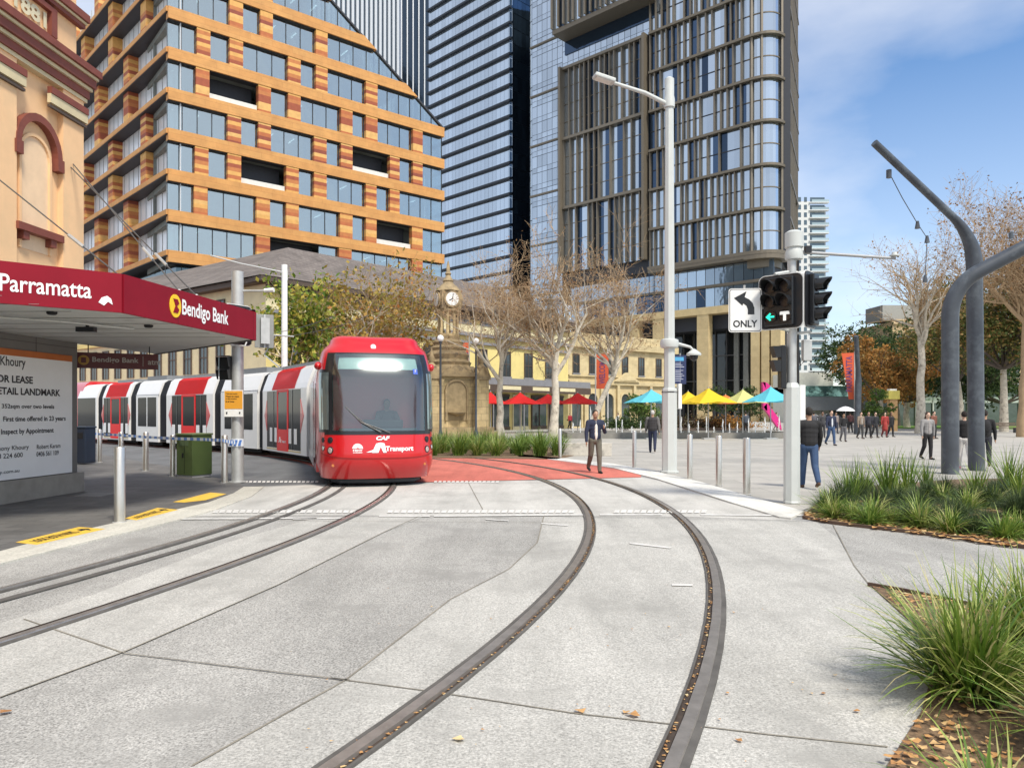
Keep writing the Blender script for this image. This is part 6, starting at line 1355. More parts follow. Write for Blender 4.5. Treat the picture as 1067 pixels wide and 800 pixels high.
m = MB(MBM); zc0, zc1 = zz_(323), zz_(304); m.box(-.62,.62,-.62,.62,zc0,zc1); ch = m.build('clock_chamber', STD, t)
for k in range(4):
    Mk = MBM @ Matrix.Rotation(math.pi/2*k, 4, 'Z'); zc_ = (zc0+zc1)/2+.02; g = MB(Mk); g.lathe([(.50,-.76),(.50,-.625)], (0,0,zc_), 24, axis='y'); fc = g.build('dial_surround', STD, ch, smooth=True)
    g = MB(Mk); g.lathe([(.40,-.775),(.40,-.761)], (0,0,zc_), 24, axis='y'); g.build('clock_face', M['white'], ch)
    g = MB(Mk)
    for an, ln, w_ in ((R(80), .32, .022), (R(70+180-40), .22, .03)):
        d = Vector((math.cos(an),0,math.sin(an))); s = Vector((-math.sin(an),0,math.cos(an)))*w_; c_ = Vector((0,-.785,zc_)); g.add([c_-s,c_+s,c_+s+d*ln,c_-s+d*ln], [(0,1,2,3),(3,2,1,0)])
    for h_ in range(12):
        an = math.pi/6*h_; g.box(.34*math.cos(an)-.012,.34*math.cos(an)+.012,-.784,-.776,zc_+.34*math.sin(an)-.012,zc_+.34*math.sin(an)+.012)
    g.build('clock_hands', M['black'], ch)
m = MB(MBM); m.lathe([(.80,zc1),(.72,zz_(302)),(.55,zz_(299)),(.34,zz_(296)),(.30,zz_(294)),(.34,zz_(293)),(.22,zz_(290)),(.14,zz_(287)),(.20,zz_(285.5)),(.12,zz_(283)),(.10,zz_(277)),(.03,zz_(272))], (0,0,0), 12); m.build('spire', STD, t, smooth=True)
# lamp globes near the monument
for px, py, D2, lb in ((459,352.5,41,'left white globe lamp in front of the clock monument'),(496,355.5,43,'right white globe lamp beside the clock monument')):
    x = X_(px,D2); tt_ = thing('globe_lamp', lb, 'globe lamp', (x,D2,0), 'white globe lamps by the monument'); m = MB(); m.ball((x,D2,Z_(py,D2)), .19, 14, 10); m.build('globe', mat('opal_glass', (.85,.85,.85), .3, var=0), tt_, smooth=True)
    m = MB(); m.lathe([(.16,0),(.12,.5),(.07,.7),(.055,Z_(py,D2)-.3),(.12,Z_(py,D2)-.19)], (x,D2,0), 10); m.build('post', M['charcoal'], tt_, smooth=True)
# ---------------- trees and planting ----------------
BARKP = mat('pale_bark', (.55,.50,.41), .85, var=.3, scale=2.5, stain=(.20,.17,.13), sscale=3.0); BARKT = mat('twig_bark', (.38,.27,.16), .9, var=.2); BARKD = mat('dark_bark', (.10,.08,.065), .9, var=.3)
def leafm(name, stops, tr=.3): return ramp_mat(name, stops, .6, translucent=tr)
LV = {'olive': leafm('leaf_olive', [(0,(.07,.13,.02)),(.35,(.17,.26,.03)),(.7,(.34,.36,.06)),(1,(.52,.40,.08))]),
      'yellow': leafm('leaf_yellow', [(0,(.18,.19,.04)),(.35,(.36,.28,.06)),(.7,(.48,.33,.08)),(1,(.45,.18,.05))]),
      'brown': leafm('leaf_brown', [(0,(.16,.10,.05)),(.5,(.28,.15,.07)),(1,(.42,.24,.10))]),
      'rust': leafm('leaf_rust', [(0,(.14,.12,.035)),(.35,(.34,.17,.045)),(.7,(.44,.20,.05)),(1,(.48,.30,.09))]),
      'dark': leafm('leaf_dark', [(0,(.022,.045,.016)),(.5,(.04,.075,.022)),(1,(.08,.12,.03))]),
      'mix': leafm('leaf_mixed', [(0,(.05,.08,.02)),(.35,(.10,.13,.03)),(.6,(.20,.17,.05)),(.85,(.30,.17,.06)),(1,(.12,.10,.04))]),
      'green': leafm('leaf_green', [(0,(.05,.10,.02)),(.5,(.10,.18,.035)),(1,(.18,.26,.06))]),
      'purple': leafm('leaf_purple', [(0,(.05,.03,.03)),(.6,(.10,.07,.04)),(1,(.15,.14,.06))])}
def leaves(mb, pts, size, r):
    for p in pts:
        s = size*r.uniform(.6,1.3); a = Vector((r.gauss(0,1),r.gauss(0,1),r.gauss(0,1))).normalized(); b = a.orthogonal().normalized(); b = (b*math.cos(r.random()*6.28)+a.cross(b)*math.sin(r.random()*6.28)).normalized(); c = a.cross(b)
        n = len(mb.v); mb.v += [p-b*s*.5, p+c*s*.32, p+b*s*.55, p-c*s*.32]; mb.f.append((n,n+1,n+2,n+3)); mb.m.append(0)
def tree(name, label, x, y, h, spread, trunk_r, fork=.32, limbs=5, levels=4, kids=5, seed=1, bark=None, twig=None, leaf=None, nleaf=0, lsize=.2, lean=(0,0), group='trees around the plaza', up=.55, wig=.16, first=None, ltw=2, droop=0.0, rmin=.011):
    r = random.Random(seed); t = thing(name, label, 'tree', (x,y,0), group); tk, bt, tw = MB(), MB(), MB(); tips = []
    base = Vector((x,y,0)); top = Vector((x+lean[0],y+lean[1],h*fork))
    n = 7; P = [base.lerp(top,k/n)+Vector((r.uniform(-1,1),r.uniform(-1,1),0))*.05*h/10*(k>0) for k in range(n+1)]; tk.tube(P, [trunk_r*(1.45 if k == 0 else 1.12 if k == 1 else 1-.35*k/n) for k in range(n+1)], 12)
    def grow(p, d, ln, rad, lev):
        n = 4 if lev < 3 else 3; pts = [p]; q = p.copy(); dd = d.copy()
        for k in range(n):
            dd = (dd+Vector((r.gauss(0,1),r.gauss(0,1),r.gauss(0,.6)))*wig+Vector((0,0,(.10 if lev < 3 else .03)-droop*lev*.06))).normalized(); q = q+dd*ln/n; pts.append(q.copy())
        mb = bt if lev <= 2 else tw; rr = [max(rmin*.6, rad*(1-.6*k/n)) for k in range(n+1)]; mb.tube(pts, rr, 7 if lev == 1 else 5 if lev == 2 else 3, cap=False)
        if lev >= levels-1: tips.extend(pts[1:])
        if lev >= levels: return
        for k in range(kids if lev > 1 else kids+1):
            f = (k+1+r.uniform(-.4,.3))/(kids+.5); f = min(1,max(.15,f)); i = min(n-1,int(f*n)); s = pts[i].lerp(pts[i+1], f*n-i); ax = dd.orthogonal().normalized(); ax.rotate(Matrix.Rotation(r.random()*6.28,3,dd)); nd = dd*.75+ax*r.uniform(.55,1.1); nd.z += up*.25; grow(s, nd.normalized(), ln*r.uniform(.50,.74), max(rmin, rad*(1-.6*f)*.62), lev+1)
    for k in range(limbs):
        a = 6.283*k/limbs+r.uniform(-.4,.4) if first is None else first[k%len(first)]+r.uniform(-.1,.1); s = P[-1] if k < limbs*.6 else P[-2].lerp(P[-1], r.random()*.8)
        el = r.uniform(.75,1.35) if k else 1.45; d = Vector((math.cos(a)*math.cos(el)*spread, math.sin(a)*math.cos(el)*spread, math.sin(el)*1.0)).normalized(); grow(s, d, h*(1-fork)*r.uniform(.42,.56), trunk_r*r.uniform(.42,.6), 1)
    tk.build('trunk', bark or BARKP, t, smooth=True); b = bt.build('branches', bark or BARKP, t, smooth=True); tw.build('twigs', twig or BARKT, b)
    if leaf and nleaf:
        lf = MB(); leaves(lf, [r.choice(tips)+Vector((r.gauss(0,.18),r.gauss(0,.18),r.gauss(0,.18)))*lsize*4 for _ in range(nleaf)], lsize, r); lf.build('foliage', LV[leaf], t)
    return t
def crown_tree(name, label, x, y, h, w, seed, leaf, trunk_r=.3, base=.3, nl=9000, lsize=.3, lobes=9, group='leafy trees at the edge of the park', flat=.75, dens=.0):
    """broad leafy tree: trunk, limbs that reach into each lobe, leaf faces through the lobes"""
    r = random.Random(seed); t = thing(name, label, 'tree', (x,y,0), group); tk, bt = MB(), MB()
    fk = Vector((x+r.uniform(-.2,.2),y,h*base)); tk.tube([Vector((x,y,0)),Vector((x+r.uniform(-.1,.1),y,h*base*.5)),fk], [trunk_r*1.3,trunk_r,trunk_r*.8], 10); L = []
    for k in range(lobes):
        a = r.random()*6.28; rr = w/2*math.sqrt(r.random())*.72; z = h*(base+(1-base)*r.uniform(.22,.80)); z -= (rr/(w/2))**2*h*.12; s = w*r.uniform(.16,.27); L.append((Vector((x+rr*math.cos(a),y+rr*math.sin(a)*.8,z)), s))
        c = L[-1][0]; m_ = fk.lerp(c,.5)+Vector((0,0,-.2)); bt.tube([fk,m_,c], [trunk_r*.5,trunk_r*.28,trunk_r*.08], 6)
        for q in range(7): d = Vector((r.gauss(0,1),r.gauss(0,1),r.gauss(0,.7))).normalized(); bt.tube([c-(c-m_)*.3,c+d*s*.55,c+d*s], [trunk_r*.12,.03,.01], 3)
    pts = []
    cl = []
    for c, s in L:
        for q in range(26):
            d = Vector((r.gauss(0,1),r.gauss(0,1),r.gauss(0,1))).normalized(); cl.append((c+Vector((d.x*s,d.y*s,d.z*s*flat))*r.uniform(.55,1.08), s*r.uniform(.13,.30)))
    for _ in range(nl):
        c, s = r.choice(cl); pts.append(c+Vector((r.gauss(0,1),r.gauss(0,1),r.gauss(0,.7)))*s*.62)
    lf = MB(); leaves(lf, pts, lsize, r); lf.build('foliage', LV[leaf], t); tk.build('trunk', BARKD if leaf in ('dark',) else BARKP, t, smooth=True); bt.build('branches', BARKD, t); return t
# left: yellowing planes behind the tram
tree('plane_tree', 'green and yellow plane tree just behind the slim overhead-wire pole', X_(322,43), 43, 9.8, 1.0, .20, .26, 6, 4, 4, 11, leaf='olive', nleaf=4300, lsize=.30, group='plane trees behind the tram')
tree('plane_tree', 'tall thin yellow-leaved plane tree above the tram roof', X_(380,44), 44, 11.6, .8, .17, .36, 5, 4, 5, 12, leaf='yellow', nleaf=2400, lsize=.25, group='plane trees behind the tram', lean=(.3,0))
tree('plane_tree', 'sparse yellow plane tree between the tram nose and the clock monument', X_(424,47), 47, 11.4, .9, .17, .34, 5, 4, 5, 13, leaf='yellow', nleaf=2000, lsize=.24, group='plane trees behind the tram')
# bare planes by the umbrellas
tree('plane_tree', 'bare white-barked plane tree right of the clock monument, forking low', X_(521,44), 44, 12.3, .95, .24, .31, 5, 5, 4, 21, leaf='brown', nleaf=500, lsize=.13, group='bare plane trees in front of the heritage building')
tree('plane_tree', 'largest bare plane tree with a mottled pale trunk, in front of the red umbrellas', X_(578,42), 42, 12.3, 1.05, .27, .34, 6, 5, 4, 22, leaf='brown', nleaf=1300, lsize=.13, group='bare plane trees in front of the heritage building')
tree('plane_tree', 'leaning bare plane tree left of the tall street light', X_(611,56), 56, 15.2, 1.35, .26, .30, 6, 5, 4, 23, leaf='brown', nleaf=1700, lsize=.16, lean=(2.1,0), group='bare plane trees in front of the heritage building')
# right
tree('plane_tree', 'bare spreading plane tree standing alone against the sky beyond the plaza', X_(960,58), 58, 17.2, 1.05, .34, .44, 6, 4, 5, 31, leaf='rust', nleaf=900, lsize=.16, group='trees around the plaza', twig=BARKT)
tree('plane_tree', 'tall brown-leaved plane tree behind the park bench beside the masts', X_(1068,50), 50, 18.3, 1.1, .36, .42, 7, 5, 5, 32, leaf='brown', nleaf=3600, lsize=.18, group='trees around the plaza', bark=BARKT)
for a in [('rust_tree','rust-coloured bushy tree left of the bare plane trunk',918,78,10.6,9.0,41,'rust',8000,.30),('rust_tree','orange-brown tree behind the bare plane trunk',945,84,9.4,11,42,'rust',9000,.30),('park_tree','grey-green and brown tree behind the two masts',1000,72,15.6,11,43,'mix',14000,.28),
          ('park_tree','broad olive tree with brown tips at the right edge',1046,64,18.0,15,44,'mix',24000,.26),('evergreen_tree','dark evergreen between the rust trees and the pavilion',935,92,10,12,45,'dark',9000,.34),('evergreen_tree','dark shaded evergreen low behind the park bench',1045,76,8.6,14,46,'dark',11000,.32),
          ('evergreen_tree','dark layered evergreen left of the rust trees, above the far street',898,118,17.0,13,47,'dark',8000,.40),('evergreen_tree','wide dark evergreen behind the bare plane tree',960,112,18.2,19,49,'dark',12000,.42),('evergreen_tree','small dark tree above the copper green roof',866,128,6.8,7,50,'dark',3500,.36),('shrub_tree','small round green tree beside the far mast',915,62,4.0,3.1,48,'green',3500,.15)]:
    crown_tree(a[0], a[1], X_(a[2],a[3]), a[3], a[4], a[5], a[6], a[7], nl=a[8], lsize=a[9], base=.30 if a[4] > 5 else .12, trunk_r=.3 if a[4] > 5 else .09, lobes=16 if a[4] > 11 else 11)
crown_tree('citrus_tree', 'round dark green tree beneath the left pale blue umbrella', X_(668,66), 66, 3.6, 4.2, 61, 'green', nl=3000, lsize=.18, base=.2, trunk_r=.08, group='small trees by the town hall')
crown_tree('citrus_tree', 'dark green tree behind the lime umbrella', X_(764,70), 70, 4.4, 6.0, 62, 'dark', nl=4500, lsize=.2, base=.2, trunk_r=.1, group='small trees by the town hall')
# low shrubs in the raised planters behind the fountain
for i, (px, wdt, lf, lb) in enumerate(((700,3.2,'purple','low dark shrub clump left of the big yellow umbrella pole'),(736,4.6,'purple','brownish-purple low shrubs below the yellow umbrellas'),(757,3.4,'rust','russet low shrubs left of the lime umbrella pole'),(655,3.6,'dark','low clipped dark shrubs beneath the left blue umbrella'))):
    r = random.Random(70+i); x, y = X_(px,58), 58; t = thing('shrub', lb, 'shrub', (x,y,0), 'low shrubs behind the fountain'); pts = [Vector((x+r.gauss(0,wdt*.3), y+r.gauss(0,.5), .45+abs(r.gauss(0,.38)))) for _ in range(2600)]
    m = MB(); leaves(m, pts, .16, r); m.build('foliage', LV[lf], t); m = MB()
    for q in range(12): bx = x+r.gauss(0,wdt*.2); m.tube([(bx,y,.3),(bx+r.uniform(-.2,.2),y,1.0)], [.02,.008], 4)
    m.build('stems', BARKD, t)
o = MB().box(X_(682,57),X_(775,57),57,59.2,.012,.5).build('raised_planter', mat('planter_brown', (.13,.10,.08), .8, var=.2), None); tag(o, 'long low brown raised planter beyond the fountain', 'planter')
o = MB().box(X_(745,62),X_(782,62),62,63,.012,.55).build('seat_wall', mat('seat_grey', (.36,.35,.33), .8), None); tag(o, 'pale grey stone seat wall under the lime umbrella', 'seat wall')
# ---- strappy grasses ----
BL = ramp_mat('blade_green', [(0,(.06,.12,.018)),(.30,(.13,.23,.03)),(.58,(.26,.35,.06)),(.84,(.42,.46,.14)),(1,(.56,.47,.24))], .42, translucent=.25, spec=.5)
BL2 = ramp_mat('blade_lime', [(0,(.06,.12,.02)),(.5,(.15,.26,.04)),(1,(.34,.42,.09))], .45, translucent=.25, spec=.5)
BL3 = ramp_mat('blade_blue_green', [(0,(.035,.06,.025)),(.6,(.07,.11,.045)),(1,(.13,.17,.07))], .6, translucent=.2)
def blades(mb, c, n, h, spread, w, r, droop=1.0, stiff=.5):
    for _ in range(n):
        a = r.random()*6.283; l = h*r.uniform(.55,1.15); out = r.random()**.7*spread; b0 = Vector((c[0]+r.gauss(0,.05)*h*1.6, c[1]+r.gauss(0,.05)*h*1.6, c[2])); d = Vector((math.cos(a),math.sin(a),0)); s = Vector((-d.y,d.x,0)); tw = r.uniform(-.6,.6)
        K = 6; dr = droop*r.uniform(.2,1.1)*(0 if r.random() < stiff*.4 else 1); p = b0.copy(); el = math.pi/2-out*1.05; n0 = len(mb.v)
        for k in range(K+1):
            ww = w*(1-.92*(k/K)**1.6)*.5; sd = (s*math.cos(tw*k/K)+Vector((0,0,1))*math.sin(tw*k/K))*ww; mb.v += [p-sd, p+sd]; e2 = el-dr*1.5*(k/K)**1.5; p = p+(d*math.cos(e2)+Vector((0,0,1))*math.sin(e2))*(l/K)
        for k in range(K): q = n0+2*k; mb.f.append((q,q+1,q+3,q+2)); mb.m.append(0)
protos = []
def grass_proto(n, h, spread, w, seed, mat_, name='grass_clump', droop=1.0, stiff=.5):
    r = random.Random(seed); mb = MB(); blades(mb, (0,0,0), n, h, spread, w, r, droop, stiff); me_o = mb.build(name, mat_, None, smooth=True); return me_o
def place(o, first, x, y, z, s, rz, label, group, cat='grass clump'):
    c = o if first else o.copy()
    if not first: COL.objects.link(c)
    c.location = (x,y,z); c.rotation_euler = (0,0,rz); c.scale = (s,s,s); tag(c, label, cat, group); return c
# foreground bed, right
SOIL = mat('mulch', (.16,.105,.06), .95, var=.5, scale=14, fine=.5, fscale=40)
bedA = [G(908,612), G(985,628), G(1067,643), (4.6,5.5), (5.2,3.0), (3.4,1.3), G(905,900), G(925,800), G(960,745), G(972,700), G(955,655)]
MB().prism(bedA, .0, .02).build('garden_bed', SOIL, kind='structure')
bedB = [G(836,539), G(868,545), G(930,552.5), G(1000,561), G(1067,570), (8.6,7.9), (12.5,9), (13,13.5), G(1067,499), G(1000,500), G(930,505), G(880,510), G(855,522)]
MB().prism(bedB, .0, .025).build('garden_bed', SOIL, kind='structure')
ed = MB(); E_ = [G(836,540.5), G(868,546.5), G(930,554), G(1000,562.5), G(1067,572), (8.7,7.8)]
for a, b in zip(E_, E_[1:]): d = Vector((b[0]-a[0],b[1]-a[1])).normalized(); s = Vector((-d.y,d.x))*.05; ed.prism([a,b,(b[0]+s.x,b[1]+s.y),(a[0]+s.x,a[1]+s.y)], 0, .05)
E_ = [G(905,611), G(945,618), G(1067,644), (4.7,5.5)]
for a, b in zip(E_, E_[1:]): d = Vector((b[0]-a[0],b[1]-a[1])).normalized(); s = Vector((d.y,-d.x))*.025; ed.prism([a,b,(b[0]+s.x,b[1]+s.y),(a[0]+s.x,a[1]+s.y)], 0, .045)
ed.build('bed_edging', mat('rusty_edging', (.10,.06,.04), .7), kind='structure')
big = [((1012,728),.76,'biggest arching grass clump of the foreground bed', 800, 1.15), ((1082,690),.72,'tall grass clump behind the biggest foreground clump', 700, .9), ((1040,880),.46,'low nearest grass clump at the tip of the foreground bed', 90, .95), ((1150,800),.62,'grass clump at the far right end of the foreground bed', 350, .95)]
for i, ((px, py), h, lb, n, sp_) in enumerate(big):
    o = grass_proto(n, h, sp_, .0185, 200+i, BL, droop=.8); g = G(px, py); place(o, True, g[0], g[1], .02, 1, 0, lb, 'strappy grass clumps in the foreground bed')
for i, (x, y, s, lb) in enumerate(((3.7,3.9,.9,'grass clump near the outer corner of the foreground bed'),(3.3,2.3,1.0,'grass clump beside the camera in the foreground bed'),(4.3,2.6,.85,'outermost grass clump of the foreground bed'))):
    c = o.copy(); COL.objects.link(c); c.location = (x,y,.02); c.rotation_euler = (0,0,i*2.1); c.scale = (s,s,s); tag(c, lb, 'grass clump', 'strappy grass clumps in the foreground bed')
pr = [grass_proto(260,.44,1.25,.018,210,BL), grass_proto(240,.44,1.3,.019,211,BL2), grass_proto(80,.86,.55,.026,212,BL2,droop=.45,stiff=1.3), grass_proto(900,.42,1.35,.010,213,BL3)]
used = [True]*4
spots = [(0,868,541,1.0,'dark green round tuft at the left tip of the middle garden bed'),(1,906,548,.9,'second tuft along the front of the middle garden bed'),(1,955,541,1.0,'broad pale tuft in the centre of the middle garden bed'),(0,990,557,1.05,'glossy star-shaped tuft at the front of the middle garden bed'),(1,1047,563,1.05,'bright tuft at the front right of the middle garden bed'),
         (2,885,527,.95,'tall stiff-bladed clump at the left of the middle garden bed'),(2,897,520,.9,'upright spiky clump behind the left tufts'),(2,925,519,1.15,'tallest spiky clump of the middle garden bed'),(2,945,514,1.0,'spiky clump right of the tallest one'),(2,965,511,.8,'leaning spiky clump near the foot of the masts'),(2,1018,522,.9,'spiky clump in the middle of the bed\'s right half'),(2,1052,512,1.15,'tall lime spiky clump at the right edge of view'),(2,1064,525,1.0,'lower lime clump cut by the right edge of view'),
         (3,935,528,1.0,'low grey-green cushion plant in the middle bed'),(3,965,524,1.1,'grey-green cushion plant behind the pale tuft'),(3,985,517,1.1,'grey-green cushion plant at the back of the bed, left of centre'),(3,1005,528,1.1,'grey-green cushion plant between the two front tufts'),(3,1030,530,1.2,'largest grey-green cushion plant, right of the bed centre'),(3,1060,540,1.15,'grey-green cushion plant at the right edge of view'),(3,1040,518,1.0,'grey-green cushion plant at the back right of the bed'),(3,912,531,1.0,'grey-green cushion plant near the spiky clumps'),(0,930,547,.7,'small dull tuft between the second and the star-shaped tuft'),(1,1085,560,1.0,'tuft just past the right edge of view')]
rr = random.Random(5)
extra = ['left','centre-left','centre','centre-right','right']
for q in range(26):
    px = 862+q*8.2+rr.uniform(-3,3); ylo = 541+(px-835)*.10; py = rr.uniform(512, ylo); spots.append((3 if q%3 else 0, px, py, rr.uniform(.8,1.25), 'small low filler plant of the middle garden bed, %s from the traffic light' % ORDN[q]))
for k, px, py, s, lb in spots:
    g = G(px, py); place(pr[k], used[k], g[0], g[1], .02, s, rr.random()*6.28, lb, 'clumps in the middle garden bed'); used[k] = False
# grass strip behind the tram
MB().prism([(-6.5,36),(-4.5,27.3),G(450,477.5),G(520,478),G(580,479),(2.6,28.9),(1.6,36),(-4,38)], 0, .03).build('garden_bed', SOIL, kind='structure')
pr2 = [grass_proto(190,.98,.72,.028,220,BL2,droop=.8), grass_proto(190,.90,.8,.028,221,BL,droop=.8)]; us = [True,True]; i = 0
names = ['front','second','third','back']; 
for row in range(4):
    for k in range(9):
        y = 28.0+row*1.35+rr.uniform(-.25,.25); x = -4.6+k*.80+row*.1+rr.uniform(-.2,.2)
        if x > 2.0: continue
        j = 0 if rr.random() < .65 else 1; place(pr2[j], us[j], x, y, .03, rr.uniform(.85,1.1), rr.random()*6.28, '%s clump from the tram, %s row of the lush grass strip' % (ORDN[k], ['front','second','third','rear'][row]), 'grass clumps in the strip behind the tram'); us[j] = False
# fallen leaves
LF = leafm("fallen_leaf", [(0,(.34,.17,.07)),(.5,(.56,.31,.12)),(.85,(.66,.46,.22)),(1,(.70,.58,.32))], .1)
lf = MB(); r = random.Random(9)
def litter(x, y, z, s):
    a = r.random()*6.28; t1, t2 = r.uniform(-.5,.5), r.uniform(-.5,.5); n = len(lf.v); pts = []
    for q in range(7):
        an = a+6.283*q/7; rad = s*(1 if q%2 == 0 else .62); pts.append(Vector((x+rad*math.cos(an)*1.2, y+rad*math.sin(an), z+.004+abs(rad*(math.cos(an)*t1+math.sin(an)*t2)))))
    lf.v += pts; lf.f.append(tuple(range(n,n+7))); lf.m.append(0)
def inpoly(x, y, P):
    c = False; j = len(P)-1
    for i in range(len(P)):
        if (P[i][1] > y) != (P[j][1] > y) and x < (P[j][0]-P[i][0])*(y-P[i][1])/(P[j][1]-P[i][1])+P[i][0]: c = not c
        j = i
    return c
n = 0
while n < 2600:
    x, y = r.uniform(1.4,5.4), r.uniform(1.2,7)
    if inpoly(x,y,bedA): litter(x,y,.022+r.random()*.03,r.uniform(.008,.028)); n += 1
n = 0
while n < 1100:
    x, y = r.uniform(3,13), r.uniform(7,14)
    if inpoly(x,y,bedB): litter(x,y,.03,r.uniform(.03,.07)); n += 1
for i in range(260):
    px = r.uniform(838,1067); py = 540+(px-838)*.135+r.uniform(-5,2.5); g = G(px,py); litter(g[0],g[1],.03,r.uniform(.025,.06))
tag(lf.build('leaf_litter', LF), None, None, None, 'stuff')
lf = MB()
P = offs(RPATH, -.7175); Q = offs(RPATH, .7175)
for path, sgn in ((P,1),(Q,-1)):
    for _ in range(620):
        i = r.randrange(8, 52); a, b = path[i], path[i+1]; p = a.lerp(b, r.random()); t = (b-a).normalized(); p = p+Vector((t.y,-t.x,0))*(.053*sgn+r.uniform(-.015,.015)); litter(p.x,p.y,.012,r.uniform(.005,.013))
tag(lf.build('groove_litter', LF), None, None, None, 'stuff')
lf = MB()
for (px,py,s) in ((605,744,.03),(660,748,.035),(478,773,.03),(652,745,.02),(765,640,.012),(870,706,.012),(893,744,.018),(858,725,.015),(758,725,.012),(770,774,.02),(697,655,.012),(5,745,.03),(560,655,.012),(450,634,.012)): g = G(px,py); litter(g[0],g[1],.014,s)
for _ in range(60): px, py = r.uniform(300,1000), r.uniform(560,800); g = G(px,py); litter(g[0],g[1],.014,r.uniform(.004,.010))
tag(lf.build('scattered_leaves', LF), None, None, None, 'stuff')
# ---------------- people ----------------
def limb(mb, pts, rad, n=10): mb.tube(pts, rad, n); [mb.ball(p, r_*.99, 10, 7) for p, r_ in zip(pts, rad)]
def solid(mb, name, m, parent, vox, smooth=4):
    """melt overlapping shapes into one continuous surface"""
    me = bpy.data.meshes.new('t'); me.from_pydata([tuple(p) for p in mb.v], [], mb.f); o = bpy.data.objects.new('t', me); COL.objects.link(o)
    r = o.modifiers.new('r', 'REMESH'); r.mode = 'VOXEL'; r.voxel_size = vox
    s = o.modifiers.new('s', 'SMOOTH'); s.iterations = smooth; s.factor = .5
    dg = bpy.context.evaluated_depsgraph_get(); me2 = bpy.data.meshes.new_from_object(o.evaluated_get(dg)); bpy.data.objects.remove(o); bpy.data.meshes.remove(me)
    me2.materials.clear(); me2.materials.append(m); me2.shade_smooth(); me2.name = name; q = bpy.data.objects.new(name, me2); COL.objects.link(q); q.parent = parent; ORG[q.name] = Vector(); return q
_pm = {}
def pm(col, rough=.85):
    k = tuple(col)
    if k not in _pm: _pm[k] = mat('cloth_%d' % len(_pm), col, rough, var=.18, scale=6, bump=.2, bscale=9)
    return _pm[k]
SKIN = {'a': mat('skin_tan', (.42,.25,.16), .55, var=.06), 'b': mat('skin_fair', (.58,.38,.28), .55, var=.06), 'c': mat('skin_brown', (.22,.12,.075), .55, var=.06)}
